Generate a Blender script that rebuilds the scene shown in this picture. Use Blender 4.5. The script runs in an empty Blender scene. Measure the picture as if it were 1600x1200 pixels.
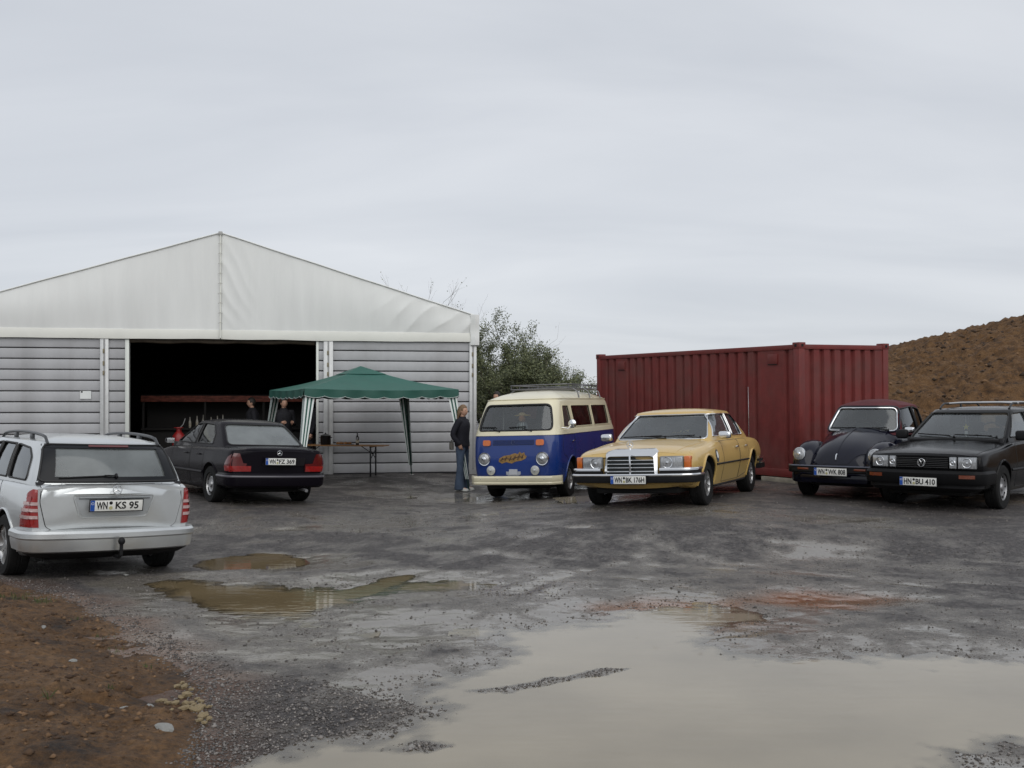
import bpy, bmesh, math, random
import numpy as np
from mathutils import Vector, Matrix, noise
from mathutils.bvhtree import BVHTree
from mathutils.geometry import delaunay_2d_cdt

random.seed(7)
R = math.radians
SC = bpy.context.scene
COL = SC.collection

# ---------------------------------------------------------------- camera
EYE = 1.78
cam_d = bpy.data.cameras.new('camera')
cam = bpy.data.objects.new('camera', cam_d)
COL.objects.link(cam)
cam.location = (0, 0, EYE)
cam.rotation_euler = (R(90), 0, 0)
cam_d.sensor_width = 36.0
cam_d.lens = 36.0
cam_d.shift_y = 28.0 / 1600.0
cam_d.clip_start = 0.1
cam_d.clip_end = 20000.0
SC.camera = cam

# ---------------------------------------------------------------- sky, sun, exposure
world = bpy.data.worlds.new('World')
SC.world = world
world.use_nodes = True
SUN_ELEV, SUN_AZ = 42.0, 160.0        # azimuth clockwise from +Y: behind the camera


def build_world():
    nt = world.node_tree
    nt.nodes.clear()
    N = nt.nodes.new
    L = nt.links.new
    out = N('ShaderNodeOutputWorld')
    bg = N('ShaderNodeBackground')
    bg.inputs['Strength'].default_value = 0.1
    sky = N('ShaderNodeTexSky')
    sky.sky_type = 'NISHITA'
    sky.sun_disc = False
    sky.sun_elevation = R(SUN_ELEV)
    sky.sun_rotation = R(SUN_AZ)
    tc = N('ShaderNodeTexCoord')
    sep = N('ShaderNodeSeparateXYZ')
    L(tc.outputs['Generated'], sep.inputs[0])
    zz = N('ShaderNodeMath'); zz.operation = 'ADD'; zz.inputs[1].default_value = 0.16
    ab = N('ShaderNodeMath'); ab.operation = 'ABSOLUTE'
    L(sep.outputs['Z'], ab.inputs[0]); L(ab.outputs[0], zz.inputs[0])
    dx = N('ShaderNodeMath'); dx.operation = 'DIVIDE'
    dy = N('ShaderNodeMath'); dy.operation = 'DIVIDE'
    L(sep.outputs['X'], dx.inputs[0]); L(zz.outputs[0], dx.inputs[1])
    L(sep.outputs['Y'], dy.inputs[0]); L(zz.outputs[0], dy.inputs[1])
    cb = N('ShaderNodeCombineXYZ')
    L(dx.outputs[0], cb.inputs[0]); L(dy.outputs[0], cb.inputs[1])
    mp = N('ShaderNodeMapping')
    mp.inputs['Rotation'].default_value = (0, 0, R(24))
    mp.inputs['Scale'].default_value = (0.55, 1.25, 1.0)
    L(cb.outputs[0], mp.inputs['Vector'])
    n1 = N('ShaderNodeTexNoise'); n1.inputs['Scale'].default_value = 0.9
    n1.inputs['Detail'].default_value = 5.0; n1.inputs['Roughness'].default_value = 0.5
    n1.inputs['Distortion'].default_value = 0.5
    L(mp.outputs[0], n1.inputs['Vector'])
    rp = N('ShaderNodeValToRGB')
    rp.color_ramp.elements[0].position = 0.30
    rp.color_ramp.elements[0].color = (0.440, 0.462, 0.500, 1)
    rp.color_ramp.elements[1].position = 0.72
    rp.color_ramp.elements[1].color = (0.560, 0.577, 0.606, 1)
    L(n1.outputs['Fac'], rp.inputs[0])
    sc = N('ShaderNodeVectorMath'); sc.operation = 'SCALE'; sc.inputs['Scale'].default_value = 12.6
    L(rp.outputs[0], sc.inputs[0])
    mx = N('ShaderNodeMix'); mx.data_type = 'RGBA'; mx.inputs['Factor'].default_value = 0.93
    L(sky.outputs[0], mx.inputs['A']); L(sc.outputs[0], mx.inputs['B'])
    L(mx.outputs['Result'], bg.inputs['Color'])
    L(bg.outputs[0], out.inputs[0])


build_world()
sun_d = bpy.data.lights.new('sun', 'SUN')
sun_d.energy = 1.2
sun_d.angle = R(70)
sun_d.color = (1.0, 0.975, 0.93)
sun = bpy.data.objects.new('sun', sun_d)
COL.objects.link(sun)
_az, _el = R(SUN_AZ), R(SUN_ELEV)
_dir = Vector((math.sin(_az) * math.cos(_el), math.cos(_az) * math.cos(_el), math.sin(_el)))
sun.rotation_euler = _dir.to_track_quat('Z', 'Y').to_euler()
sun.location = _dir * 50
SC.view_settings.view_transform = 'Standard'
SC.view_settings.look = 'None'
SC.view_settings.exposure = 0.12
SC.view_settings.gamma = 1.0
SC.view_settings.use_curve_mapping = False
SC.render.engine = 'CYCLES'
SC.cycles.max_bounces = 7
SC.cycles.transparent_max_bounces = 16
SC.cycles.use_denoising = True
SC.cycles.caustics_reflective = False
SC.cycles.caustics_refractive = False

# ---------------------------------------------------------------- materials
MATS = {}


def srgb(r, g, b):
    f = lambda c: (c / 255 / 12.92) if c / 255 <= 0.04045 else ((c / 255 + 0.055) / 1.055) ** 2.4
    return (f(r), f(g), f(b), 1)


def mat(name, col, rough=0.5, metal=0.0, coat=0.0, var=0.0, vscale=6.0, bump=0.0, bscale=40.0, spec=0.5, rvar=0.0, stretch=None, dirt=0.0):
    """procedural principled material: base colour broken up by noise, optional bump and dirt film"""
    if name in MATS:
        return MATS[name]
    m = bpy.data.materials.new(name)
    m.use_nodes = True
    nt = m.node_tree
    b = nt.nodes['Principled BSDF']
    col = tuple(col) if len(col) == 4 else tuple(col) + (1,)
    b.inputs['Base Color'].default_value = col
    b.inputs['Roughness'].default_value = rough
    b.inputs['Metallic'].default_value = metal
    b.inputs['Coat Weight'].default_value = coat
    b.inputs['Coat Roughness'].default_value = 0.06
    b.inputs['Specular IOR Level'].default_value = spec
    tc = nt.nodes.new('ShaderNodeTexCoord')
    vec = tc.outputs['Object']
    if stretch:
        mp = nt.nodes.new('ShaderNodeMapping')
        mp.inputs['Scale'].default_value = stretch
        nt.links.new(vec, mp.inputs['Vector'])
        vec = mp.outputs[0]
    if var or rvar or dirt:
        n = nt.nodes.new('ShaderNodeTexNoise')
        n.inputs['Scale'].default_value = vscale
        n.inputs['Detail'].default_value = 6
        n.inputs['Roughness'].default_value = 0.62
        nt.links.new(vec, n.inputs['Vector'])
        if var:
            mr = nt.nodes.new('ShaderNodeMapRange')
            mr.inputs[1].default_value = 0.25; mr.inputs[2].default_value = 0.75
            mr.inputs[3].default_value = 1 - var; mr.inputs[4].default_value = 1 + var
            nt.links.new(n.outputs['Fac'], mr.inputs[0])
            mu = nt.nodes.new('ShaderNodeVectorMath'); mu.operation = 'SCALE'
            mu.inputs[0].default_value = col[:3]
            nt.links.new(mr.outputs[0], mu.inputs['Scale'])
            last = mu.outputs[0]
            if dirt:
                n2 = nt.nodes.new('ShaderNodeTexNoise'); n2.inputs['Scale'].default_value = vscale * 0.37
                n2.inputs['Detail'].default_value = 8
                nt.links.new(vec, n2.inputs['Vector'])
                r2 = nt.nodes.new('ShaderNodeMapRange')
                r2.inputs[1].default_value = 0.45; r2.inputs[2].default_value = 0.8
                r2.inputs[3].default_value = 0; r2.inputs[4].default_value = dirt
                nt.links.new(n2.outputs['Fac'], r2.inputs[0])
                mx = nt.nodes.new('ShaderNodeMix'); mx.data_type = 'RGBA'
                nt.links.new(r2.outputs[0], mx.inputs['Factor'])
                nt.links.new(last, mx.inputs['A'])
                mx.inputs['B'].default_value = (0.10, 0.085, 0.07, 1)
                last = mx.outputs['Result']
            nt.links.new(last, b.inputs['Base Color'])
        if rvar:
            mr = nt.nodes.new('ShaderNodeMapRange')
            mr.inputs[1].default_value = 0.3; mr.inputs[2].default_value = 0.7
            mr.inputs[3].default_value = max(0.02, rough - rvar); mr.inputs[4].default_value = min(1, rough + rvar)
            nt.links.new(n.outputs['Fac'], mr.inputs[0])
            nt.links.new(mr.outputs[0], b.inputs['Roughness'])
    if bump:
        nb = nt.nodes.new('ShaderNodeTexNoise')
        nb.inputs['Scale'].default_value = bscale
        nb.inputs['Detail'].default_value = 5
        nt.links.new(vec, nb.inputs['Vector'])
        bp = nt.nodes.new('ShaderNodeBump')
        bp.inputs['Strength'].default_value = bump
        bp.inputs['Distance'].default_value = 0.02
        nt.links.new(nb.outputs['Fac'], bp.inputs['Height'])
        nt.links.new(bp.outputs[0], b.inputs['Normal'])
    MATS[name] = m
    return m


def glass(name, tint, refl=1.0, rough=0.02):
    if name in MATS:
        return MATS[name]
    m = bpy.data.materials.new(name)
    m.use_nodes = True
    nt = m.node_tree
    nt.nodes.clear()
    N = nt.nodes.new; L = nt.links.new
    o = N('ShaderNodeOutputMaterial')
    t = N('ShaderNodeBsdfTransparent'); t.inputs[0].default_value = (*tint, 1)
    g = N('ShaderNodeBsdfGlossy'); g.inputs['Roughness'].default_value = rough
    g.inputs['Color'].default_value = (0.9, 0.93, 0.95, 1)
    f = N('ShaderNodeFresnel'); f.inputs['IOR'].default_value = 1.52
    mu = N('ShaderNodeMath'); mu.operation = 'MULTIPLY_ADD'; mu.use_clamp = True
    mu.inputs[1].default_value = refl; mu.inputs[2].default_value = 0.02
    n = N('ShaderNodeTexNoise'); n.inputs['Scale'].default_value = 3.0
    bp = N('ShaderNodeBump'); bp.inputs['Strength'].default_value = 0.015
    L(n.outputs['Fac'], bp.inputs['Height']); L(bp.outputs[0], g.inputs['Normal'])
    mx = N('ShaderNodeMixShader')
    L(f.outputs[0], mu.inputs[0]); L(mu.outputs[0], mx.inputs[0])
    L(t.outputs[0], mx.inputs[1]); L(g.outputs[0], mx.inputs[2]); L(mx.outputs[0], o.inputs[0])
    MATS[name] = m
    return m


def misted(name, tint, fog, refl=1.4):
    """window glass filmed with rain and condensation"""
    m = glass(name, tint, refl, 0.09)
    nt = m.node_tree
    out = next(n for n in nt.nodes if n.type == 'OUTPUT_MATERIAL')
    src = out.inputs[0].links[0].from_socket
    d = nt.nodes.new('ShaderNodeBsdfDiffuse'); d.inputs[0].default_value = (0.36, 0.39, 0.39, 1)
    n = nt.nodes.new('ShaderNodeTexNoise'); n.inputs['Scale'].default_value = 2.5; n.inputs['Detail'].default_value = 6
    tc = nt.nodes.new('ShaderNodeTexCoord'); nt.links.new(tc.outputs['Object'], n.inputs['Vector'])
    mr = nt.nodes.new('ShaderNodeMapRange'); mr.inputs[1].default_value = .3; mr.inputs[2].default_value = .7; mr.inputs[3].default_value = fog * .7; mr.inputs[4].default_value = fog * 1.3
    nt.links.new(n.outputs['Fac'], mr.inputs[0])
    mx = nt.nodes.new('ShaderNodeMixShader')
    nt.links.new(mr.outputs[0], mx.inputs[0]); nt.links.new(src, mx.inputs[1]); nt.links.new(d.outputs[0], mx.inputs[2])
    nt.links.new(mx.outputs[0], out.inputs[0])
    return m


# ---------------------------------------------------------------- objects
def link(o, parent=None):
    COL.objects.link(o)
    if parent is not None:
        o.parent = parent
    return o


def tag(o, label=None, cat=None, group=None, kind=None):
    if label: o['label'] = label
    if cat: o['category'] = cat
    if group: o['group'] = group
    if kind: o['kind'] = kind
    return o


def thing(name, label, cat, loc=(0, 0, 0), rot=(0, 0, 0), group=None):
    o = bpy.data.objects.new(name, None)
    o.empty_display_size = 0.2
    link(o)
    o.location = loc
    o.rotation_euler = rot
    return tag(o, label, cat, group)


def finish(me, m, smooth):
    if isinstance(m, (list, tuple)):
        for k in m: me.materials.append(k)
    elif m is not None:
        me.materials.append(m)
    if smooth:
        me.polygons.foreach_set('use_smooth', np.ones(len(me.polygons), dtype=bool))
        if smooth is not True:
            me.set_sharp_from_angle(angle=R(smooth))
    me.update()


def mk(name, verts, faces, m=None, parent=None, smooth=35, label=None):
    me = bpy.data.meshes.new(name)
    me.from_pydata([tuple(v) for v in verts], [], faces)
    me.validate()
    finish(me, m, smooth)
    o = bpy.data.objects.new(name, me)
    link(o, parent)
    if label: o['label'] = label
    return o


class G:
    """collects shapes into one mesh"""
    def __init__(s):
        s.v = []; s.f = []

    def add(s, vs, fs):
        b = len(s.v)
        s.v += [Vector(p) for p in vs]
        s.f += [[b + i for i in f] for f in fs]
        return s

    def box(s, x0, x1, y0, y1, z0, z1, ch=0.0, M=None):
        if ch <= 0:
            vs = [Vector((x, y, z)) for x in (x0, x1) for y in (y0, y1) for z in (z0, z1)]
            fs = [[0, 1, 3, 2], [4, 6, 7, 5], [0, 4, 5, 1], [2, 3, 7, 6], [0, 2, 6, 4], [1, 5, 7, 3]]
        else:
            bm = bmesh.new()
            bmesh.ops.create_cube(bm, size=1)
            for v in bm.verts:
                v.co = Vector(((x0 + x1) / 2 + v.co.x * (x1 - x0), (y0 + y1) / 2 + v.co.y * (y1 - y0), (z0 + z1) / 2 + v.co.z * (z1 - z0)))
            bmesh.ops.bevel(bm, geom=bm.edges[:], offset=ch, segments=2, affect='EDGES', profile=0.5)
            bm.verts.index_update()
            vs = [v.co.copy() for v in bm.verts]
            fs = [[v.index for v in f.verts] for f in bm.faces]
            bm.free()
        if M is not None:
            vs = [M @ v for v in vs]
        return s.add(vs, fs)

    def rings(s, rings, closed=True, cap=True):
        n = len(rings[0])
        vs = [p for r in rings for p in r]
        fs = []
        for i in range(len(rings) - 1):
            for j in range(n if closed else n - 1):
                k = (j + 1) % n
                fs.append([i * n + j, i * n + k, (i + 1) * n + k, (i + 1) * n + j])
        if cap:
            fs.append(list(range(n))[::-1])
            fs.append([(len(rings) - 1) * n + j for j in range(n)])
        return s.add(vs, fs)

    def tube(s, pts, r, n=8, closed=False, taper=None, cap=True):
        pts = [Vector(p) for p in pts]
        m = len(pts)
        rings = []
        up = None
        for i, p in enumerate(pts):
            a = pts[(i - 1) % m] if (closed or i > 0) else p
            c = pts[(i + 1) % m] if (closed or i < m - 1) else p
            t = (c - a)
            if t.length < 1e-9: t = Vector((0, 0, 1))
            t.normalize()
            if up is None:
                up = Vector((0, 0, 1)) if abs(t.z) < 0.9 else Vector((1, 0, 0))
            u = t.cross(up)
            if u.length < 1e-6: u = t.orthogonal()
            u.normalize()
            w = u.cross(t).normalized()
            up = w
            rr = r if taper is None else taper[i]
            rings.append([p + (u * math.cos(2 * math.pi * k / n) + w * math.sin(2 * math.pi * k / n)) * rr for k in range(n)])
        if closed:
            rings.append(rings[0])
            return s.rings(rings, True, False)
        return s.rings(rings, True, cap)

    def cyl(s, p0, p1, r0, r1=None, n=16):
        return s.tube([p0, p1], r0, n, taper=[r0, r0 if r1 is None else r1])

    def lathe(s, prof, n=24, M=None, cap=False):
        """profile (radius, height) spun round z, then M"""
        rings = []
        for r, h in prof:
            rings.append([Vector((r * math.cos(2 * math.pi * k / n), r * math.sin(2 * math.pi * k / n), h)) for k in range(n)])
        if M is not None:
            rings = [[M @ p for p in rg] for rg in rings]
        return s.rings(rings, True, cap)

    def ell(s, c, rx, ry, rz, nu=14, nv=9, M=None, fn=None):
        c = Vector(c)
        rings = []
        for i in range(nv):
            th = math.pi * (i + 0.02 if i == 0 else (i - 0.02 if i == nv - 1 else i)) / (nv - 1)
            ring = []
            for k in range(nu):
                ph = 2 * math.pi * k / nu
                d = Vector((math.sin(th) * math.cos(ph), math.sin(th) * math.sin(ph), math.cos(th)))
                q = Vector((d.x * rx, d.y * ry, d.z * rz))
                if fn: q = fn(d, q)
                if M is not None: q = M @ q
                ring.append(c + q)
            rings.append(ring)
        return s.rings(rings, True, True)

    def prism(s, poly, fn0, fn1):
        n = len(poly)
        vs = [fn0(*p) for p in poly] + [fn1(*p) for p in poly]
        fs = [list(range(n))[::-1], list(range(n, 2 * n))] + [[i, (i + 1) % n, n + (i + 1) % n, n + i] for i in range(n)]
        return s.add(vs, fs)

    def map(s, fn):
        s.v = [fn(p) for p in s.v]
        return s

    def build(s, name, m, parent=None, smooth=35, label=None, recalc=True):
        me = bpy.data.meshes.new(name)
        me.from_pydata([tuple(v) for v in s.v], [], s.f)
        if recalc:
            bm = bmesh.new(); bm.from_mesh(me)
            bmesh.ops.recalc_face_normals(bm, faces=bm.faces)
            bm.to_mesh(me); bm.free()
        finish(me, m, smooth)
        o = bpy.data.objects.new(name, me)
        link(o, parent)
        if label: o['label'] = label
        return o


def copy_tree(o, parent=None):
    c = o.copy()
    link(c)
    c.parent = parent
    for ch in list(o.children):
        copy_tree(ch, c)
    return c


def boolean(o, cutters, op='DIFFERENCE'):
    par = o.parent
    o.parent = None
    for c in cutters:
        md = o.modifiers.new('b', 'BOOLEAN')
        md.object = c; md.operation = op; md.solver = 'EXACT'
        md.material_mode = 'TRANSFER'
    dg = bpy.context.evaluated_depsgraph_get()
    dg.update()
    me = bpy.data.meshes.new_from_object(o.evaluated_get(dg))
    o.modifiers.clear()
    o.data = me
    o.parent = par
    for c in cutters:
        bpy.data.objects.remove(c)


def bvh_of(o):
    return BVHTree.FromPolygons([v.co.copy() for v in o.data.vertices], [tuple(p.vertices) for p in o.data.polygons])


def pchip(keys, x):
    """monotone cubic through keys [(x, a, b, ...)] sorted by x"""
    n = len(keys)
    if x <= keys[0][0]: return list(keys[0][1:])
    if x >= keys[-1][0]: return list(keys[-1][1:])
    i = 0
    while keys[i + 1][0] < x: i += 1
    out = []
    for c in range(1, len(keys[0])):
        def d(k): return (keys[k + 1][c] - keys[k][c]) / (keys[k + 1][0] - keys[k][0])
        def m(k):
            if k == 0: return d(0)
            if k == n - 1: return d(n - 2)
            a, b = d(k - 1), d(k)
            return 0.0 if a * b <= 0 else 2 * a * b / (a + b)
        h = keys[i + 1][0] - keys[i][0]
        t = (x - keys[i][0]) / h
        out.append((2 * t**3 - 3 * t**2 + 1) * keys[i][c] + (t**3 - 2 * t**2 + t) * h * m(i) + (-2 * t**3 + 3 * t**2) * keys[i + 1][c] + (t**3 - t**2) * h * m(i + 1))
    return out


def rpoly(pts, r, n=4, closed=True):
    """round the corners of a 2-D polygon (r one number or one per corner)"""
    m = len(pts)
    rr = r if isinstance(r, (list, tuple)) else [r] * m
    out = []
    for i in range(m):
        p = Vector(pts[i])
        if not closed and i in (0, m - 1):
            out.append(p); continue
        a = Vector(pts[(i - 1) % m]) - p
        b = Vector(pts[(i + 1) % m]) - p
        k = min(rr[i], a.length * 0.49, b.length * 0.49)
        if k < 1e-6:
            out.append(p) if closed else out.extend([p] * (n + 1)); continue
        A = p + a.normalized() * k
        B = p + b.normalized() * k
        for j in range(n + 1):
            t = j / n
            out.append(A * (1 - t) ** 2 + p * 2 * t * (1 - t) + B * t * t)
    return out


def resample(poly, d):
    out = []
    n = len(poly)
    for i in range(n):
        a, b = poly[i], poly[(i + 1) % n]
        k = max(1, int((b - a).length / d))
        for j in range(k):
            out.append(a.lerp(b, j / k))
    return out


AX = {'x+': (Vector((1, 0, 0)), lambda a, b: Vector((0, a, b))),
      'x-': (Vector((-1, 0, 0)), lambda a, b: Vector((0, a, b))),
      'y+': (Vector((0, 1, 0)), lambda a, b: Vector((a, 0, b))),
      'y-': (Vector((0, -1, 0)), lambda a, b: Vector((a, 0, b))),
      'z+': (Vector((0, 0, 1)), lambda a, b: Vector((a, b, 0)))}


def project(bvh, axis, a, b, off=0.0):
    ax, fn = AX[axis]
    o = fn(a, b)
    loc, nor, idx, dist = bvh.ray_cast(o + ax * 6, -ax)
    k = 0
    while (loc is None or abs(nor.dot(ax)) < 0.13) and k < 60:
        k += 1
        if axis == 'z+': b *= 0.985
        else: a *= 0.985
        loc, nor, idx, dist = bvh.ray_cast(fn(a, b) + ax * 6, -ax)
    if loc is None:
        q = bvh.find_nearest(o + ax * 0.8)
        loc, nor = q[0], q[1]
        loc = Vector(loc)
    if nor.dot(ax) < 0: nor = -nor
    return loc + nor * off


def patch(name, bvh, poly, axis, off, m, parent, d=0.07, thick=0.0, r=0.0, label=None, smooth=40):
    """a panel, pane or decal shrink-wrapped onto a surface: polygon in view 'axis', raised by off"""
    poly = [Vector(p) for p in poly]
    if r: poly = rpoly(poly, r)
    bd = resample(poly, d)
    xs = [p.x for p in bd]; ys = [p.y for p in bd]
    pts = list(bd)
    nb = len(bd)
    def inside(q):
        c = False
        for i in range(nb):
            a, b = bd[i], bd[(i + 1) % nb]
            if (a.y > q.y) != (b.y > q.y) and q.x < (b.x - a.x) * (q.y - a.y) / (b.y - a.y) + a.x: c = not c
        return c
    x = min(xs) + d * 0.5
    while x < max(xs):
        y = min(ys) + d * 0.5
        while y < max(ys):
            q = Vector((x, y))
            if inside(q) and min((q - p).length for p in bd) > d * 0.45: pts.append(q)
            y += d
        x += d
    res = delaunay_2d_cdt(pts, [(i, (i + 1) % nb) for i in range(nb)], [list(range(nb))], 2, 1e-6)
    v2, faces = res[0], [list(f) for f in res[2]]
    P = [project(bvh, axis, p.x, p.y, off) for p in v2]
    g = G().add(P, faces)
    if thick:
        Q = [project(bvh, axis, p.x, p.y, off - thick) for p in bd]
        # match boundary
        n0 = len(P)
        g.v += Q
        idx = []
        for p in bd:
            idx.append(min(range(len(v2)), key=lambda k: (v2[k] - p).length_squared))
        for i in range(nb):
            j = (i + 1) % nb
            g.f.append([idx[i], idx[j], n0 + j, n0 + i])
    ax = AX[axis][0]
    o = g.build(name, m, parent, smooth, label, recalc=False)
    me = o.data
    if len(me.polygons):
        tot = sum((p.normal.dot(ax) * p.area for p in me.polygons))
        if tot < 0: me.flip_normals()
    return o


def outline(g, bvh, poly, axis, off, r, rad=0.0, d=0.05, n=6):
    poly = [Vector(p) for p in poly]
    if rad: poly = rpoly(poly, rad)
    g.tube([project(bvh, axis, p.x, p.y, off) for p in resample(poly, d)], r, n, closed=True)
    return g


def text_mesh(name, body, size, m, parent, M, align='CENTER', extrude=0.0006, sx=1.0, bold=0.0, fit=None):
    cu = bpy.data.curves.new(name, 'FONT')
    cu.body = body
    cu.size = size
    cu.align_x = align
    cu.align_y = 'CENTER'
    cu.extrude = extrude
    cu.offset = bold
    cu.resolution_u = 3
    t = bpy.data.objects.new(name + '_tmp', cu)
    COL.objects.link(t)
    dg = bpy.context.evaluated_depsgraph_get(); dg.update()
    me = bpy.data.meshes.new_from_object(t.evaluated_get(dg))
    bpy.data.objects.remove(t)
    if fit:
        xs = [v.co.x for v in me.vertices]; ys = [v.co.y for v in me.vertices]
        me.transform(Matrix.Diagonal((fit[0] / (max(xs) - min(xs)), fit[1] / (max(ys) - min(ys)), 1, 1)) @ Matrix.Translation((-(max(xs) + min(xs)) / 2, -(max(ys) + min(ys)) / 2, 0)))
    me.transform(M @ Matrix.Diagonal((sx, 1, 1, 1)))
    me.materials.clear()
    me.materials.append(m)
    o = bpy.data.objects.new(name, me)
    return link(o, parent)

# ---------------------------------------------------------------- where the cars stand (front or rear anchors worked out to the ground)
# name: (x, y) of the middle of the wheelbase, heading angle of the bonnet, ground height, sideways tilt
def back(ax, ay, th, d, facing):
    """from an anchor on the front (facing='cam') or rear (facing='away') face step d metres along the car"""
    if facing == 'away':
        return (ax - math.sin(R(th)) * d, ay + math.cos(R(th)) * d, 90 + th)
    return (ax + math.sin(R(th)) * d, ay + math.cos(R(th)) * d, 270 - th)


SPOT = {}
def spot(n, ax, ay, th, d, facing, z0, tilt):
    x, y, psi = back(ax, ay, th, d, facing)
    SPOT[n] = dict(x=x, y=y, psi=psi, z=z0, t=tilt)


spot('wagon', -4.00, 10.30, 39, 2.25, 'away', -0.06, 0.045)
spot('sedan', -3.77, 16.60, 36, 2.27, 'away', 0.08, 0.045)
spot('van', 0.04, 18.80, 20, 2.17, 'cam', -0.07, 0.02)
spot('gold', 1.64, 14.30, 25.5, 2.38, 'cam', 0.26, 0.05)
spot('beetle', 4.98, 15.95, 38, 1.95, 'cam', 0.22, 0.03)
spot('passat', 5.80, 14.50, 43, 2.16, 'cam', 0.21, 0.03)


def sst(a, b, x):
    t = np.clip((x - a) / (b - a), 0, 1)
    return t * t * (3 - 2 * t)


def dish(x, y):
    """broad lie of the land: flat in front, tilted under the cars, higher to the right"""
    x = np.asarray(x, float); y = np.asarray(y, float)
    num = np.zeros_like(x); den = np.zeros_like(x)
    for n, s in SPOT.items():
        a = R(s['psi'])
        fx, fy = math.cos(a), math.sin(a)
        dx, dy = x - s['x'], y - s['y']
        lat = -fy * dx + fx * dy
        lon = fx * dx + fy * dy
        w = np.exp(-((lat / 1.7) ** 2 + (lon / 2.9) ** 2) * 0.9)
        num += w * (s['z'] + np.clip(lat, -1.6, 1.6) * s['t']); den += w
    w0 = 0.06
    base = 0.24 * sst(3.0, 6.0, x) * sst(13.5, 17.5, y) * (1 - sst(40, 60, y)) + 0.03 * sst(19, 23, y) * (1 - sst(2, 3.5, x))
    far = sst(11.0, 12.6, y + 0.35 * np.minimum(x + 2.0, 0) * -1.0)
    num = num * far
    den = den * far
    return (num + w0 * base) / (den + w0)


def dish1(x, y):
    return float(dish(np.array([x]), np.array([y]))[0])


def vnoise(x, y, seed=0):
    xi = np.floor(x).astype(np.int64); yi = np.floor(y).astype(np.int64)
    fx = x - xi; fy = y - yi
    fx = fx * fx * (3 - 2 * fx); fy = fy * fy * (3 - 2 * fy)
    def h(a, b):
        n = (a * 374761393 + b * 668265263 + seed * 974711) & 0x7fffffff
        n = ((n ^ (n >> 13)) * 1274126177) & 0x7fffffff
        return ((n ^ (n >> 16)) & 0xffff) / 65535.0
    return (h(xi, yi) * (1 - fx) + h(xi + 1, yi) * fx) * (1 - fy) + (h(xi, yi + 1) * (1 - fx) + h(xi + 1, yi + 1) * fx) * fy


def fbm(x, y, oct=5, seed=0, gain=0.5):
    s = np.zeros_like(x); a = 1.0; t = 0
    for o in range(oct):
        s += a * (vnoise(x * 2 ** o + o * 17.3, y * 2 ** o + o * 9.1, seed + o) - 0.5); t += a; a *= gain
    return s / t * 2


def px(u, v, z=0.0):
    """point of the ground seen at a place of the photograph"""
    s = (v - 628.0) / (EYE - z)
    return ((u - 800.0) / s, 1600.0 / s)


def polypx(pts, z=0.0):
    return np.array([px(u, v, z) for u, v in pts])


PUD = {
 'big': [(120, 1700), (300, 1250), (390, 1198), (470, 1160), (560, 1146), (620, 1132), (690, 1104), (640, 1092), (612, 1072), (690, 1062), (770, 1036), (782, 1010), (795, 992), (870, 976), (925, 970), (950, 950), (1020, 944), (1100, 940), (1185, 962), (1180, 975), (1120, 988), (1105, 1000), (1150, 1022), (1240, 1018), (1330, 1020), (1420, 1028), (1520, 1026), (1600, 1030), (1800, 1060), (1900, 1120), (1790, 1170), (1590, 1166), (1510, 1184), (1475, 1204), (1450, 1260), (1500, 1700)],
 'brown': [(215, 912), (300, 904), (400, 910), (500, 916), (560, 914), (640, 908), (720, 904), (800, 910), (750, 926), (640, 932), (560, 944), (515, 962), (505, 986), (430, 980), (340, 962), (285, 948), (245, 926)],
 'mid': [(355, 872), (420, 863), (480, 866), (520, 872), (560, 880), (500, 886), (430, 887), (380, 882)],
 'sliver': [(570, 903), (610, 901), (655, 905), (610, 911)],
 'mud': [(1180, 938), (1230, 930), (1310, 930), (1400, 936), (1350, 944), (1260, 946), (1200, 945)],
 'streak': [(520, 990), (640, 978), (790, 984), (740, 996), (620, 1006), (540, 1002)],
 'far4': [(640, 774), (690, 768), (760, 767), (800, 776), (730, 781), (670, 780)],
 'far5': [(880, 790), (940, 786), (1000, 795), (960, 803), (900, 800)],
 'far6': [(560, 772), (600, 768), (640, 772), (600, 776)],
}
PUDW = {k: polypx(v) for k, v in PUD.items()}
ISLE = [polypx([(738, 1080), (800, 1070), (880, 1056), (940, 1043), (985, 1044), (950, 1056), (880, 1066), (790, 1082)]),
        polypx([(600, 1172), (650, 1160), (705, 1166), (670, 1180)])]
SOIL = [(-260, 880), (-60, 902), (0, 915), (60, 932), (120, 948), (185, 985), (232, 1022), (285, 1055), (325, 1082), (335, 1102), (310, 1122), (300, 1150), (300, 1180), (290, 1215), (200, 1300), (-400, 1300)]
SOILW = polypx(SOIL)


def rut_pair(fn, n=24, gauge=0.74):
    out = []
    for s in (-1, 1):
        pts = []
        for k in range(n + 1):
            t = k / n
            a = fn(t); b = fn(min(1, t + .01)) if t < 1 else a
            if t >= 1: a0 = fn(.99); tx, ty = a[0] - a0[0], a[1] - a0[1]
            else: tx, ty = b[0] - a[0], b[1] - a[1]
            L_ = math.hypot(tx, ty)
            pts.append((a[0] - ty / L_ * gauge * s, a[1] + tx / L_ * gauge * s))
        out.append(pts)
    return out


def quadr(p0, p1, p2):
    return lambda t: tuple((1 - t) ** 2 * a + 2 * t * (1 - t) * b + t * t * c for a, b, c in zip(p0, p1, p2))


RUTS = rut_pair(quadr((6.5, 7.5), (1.5, 9.5), (-2.2, 16.0))) + rut_pair(quadr((-0.8, 9.2), (0.3, 12.5), (4.6, 14.2))) + rut_pair(quadr((-6.0, 14.0), (-1.0, 13.0), (7.5, 9.5)))


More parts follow.
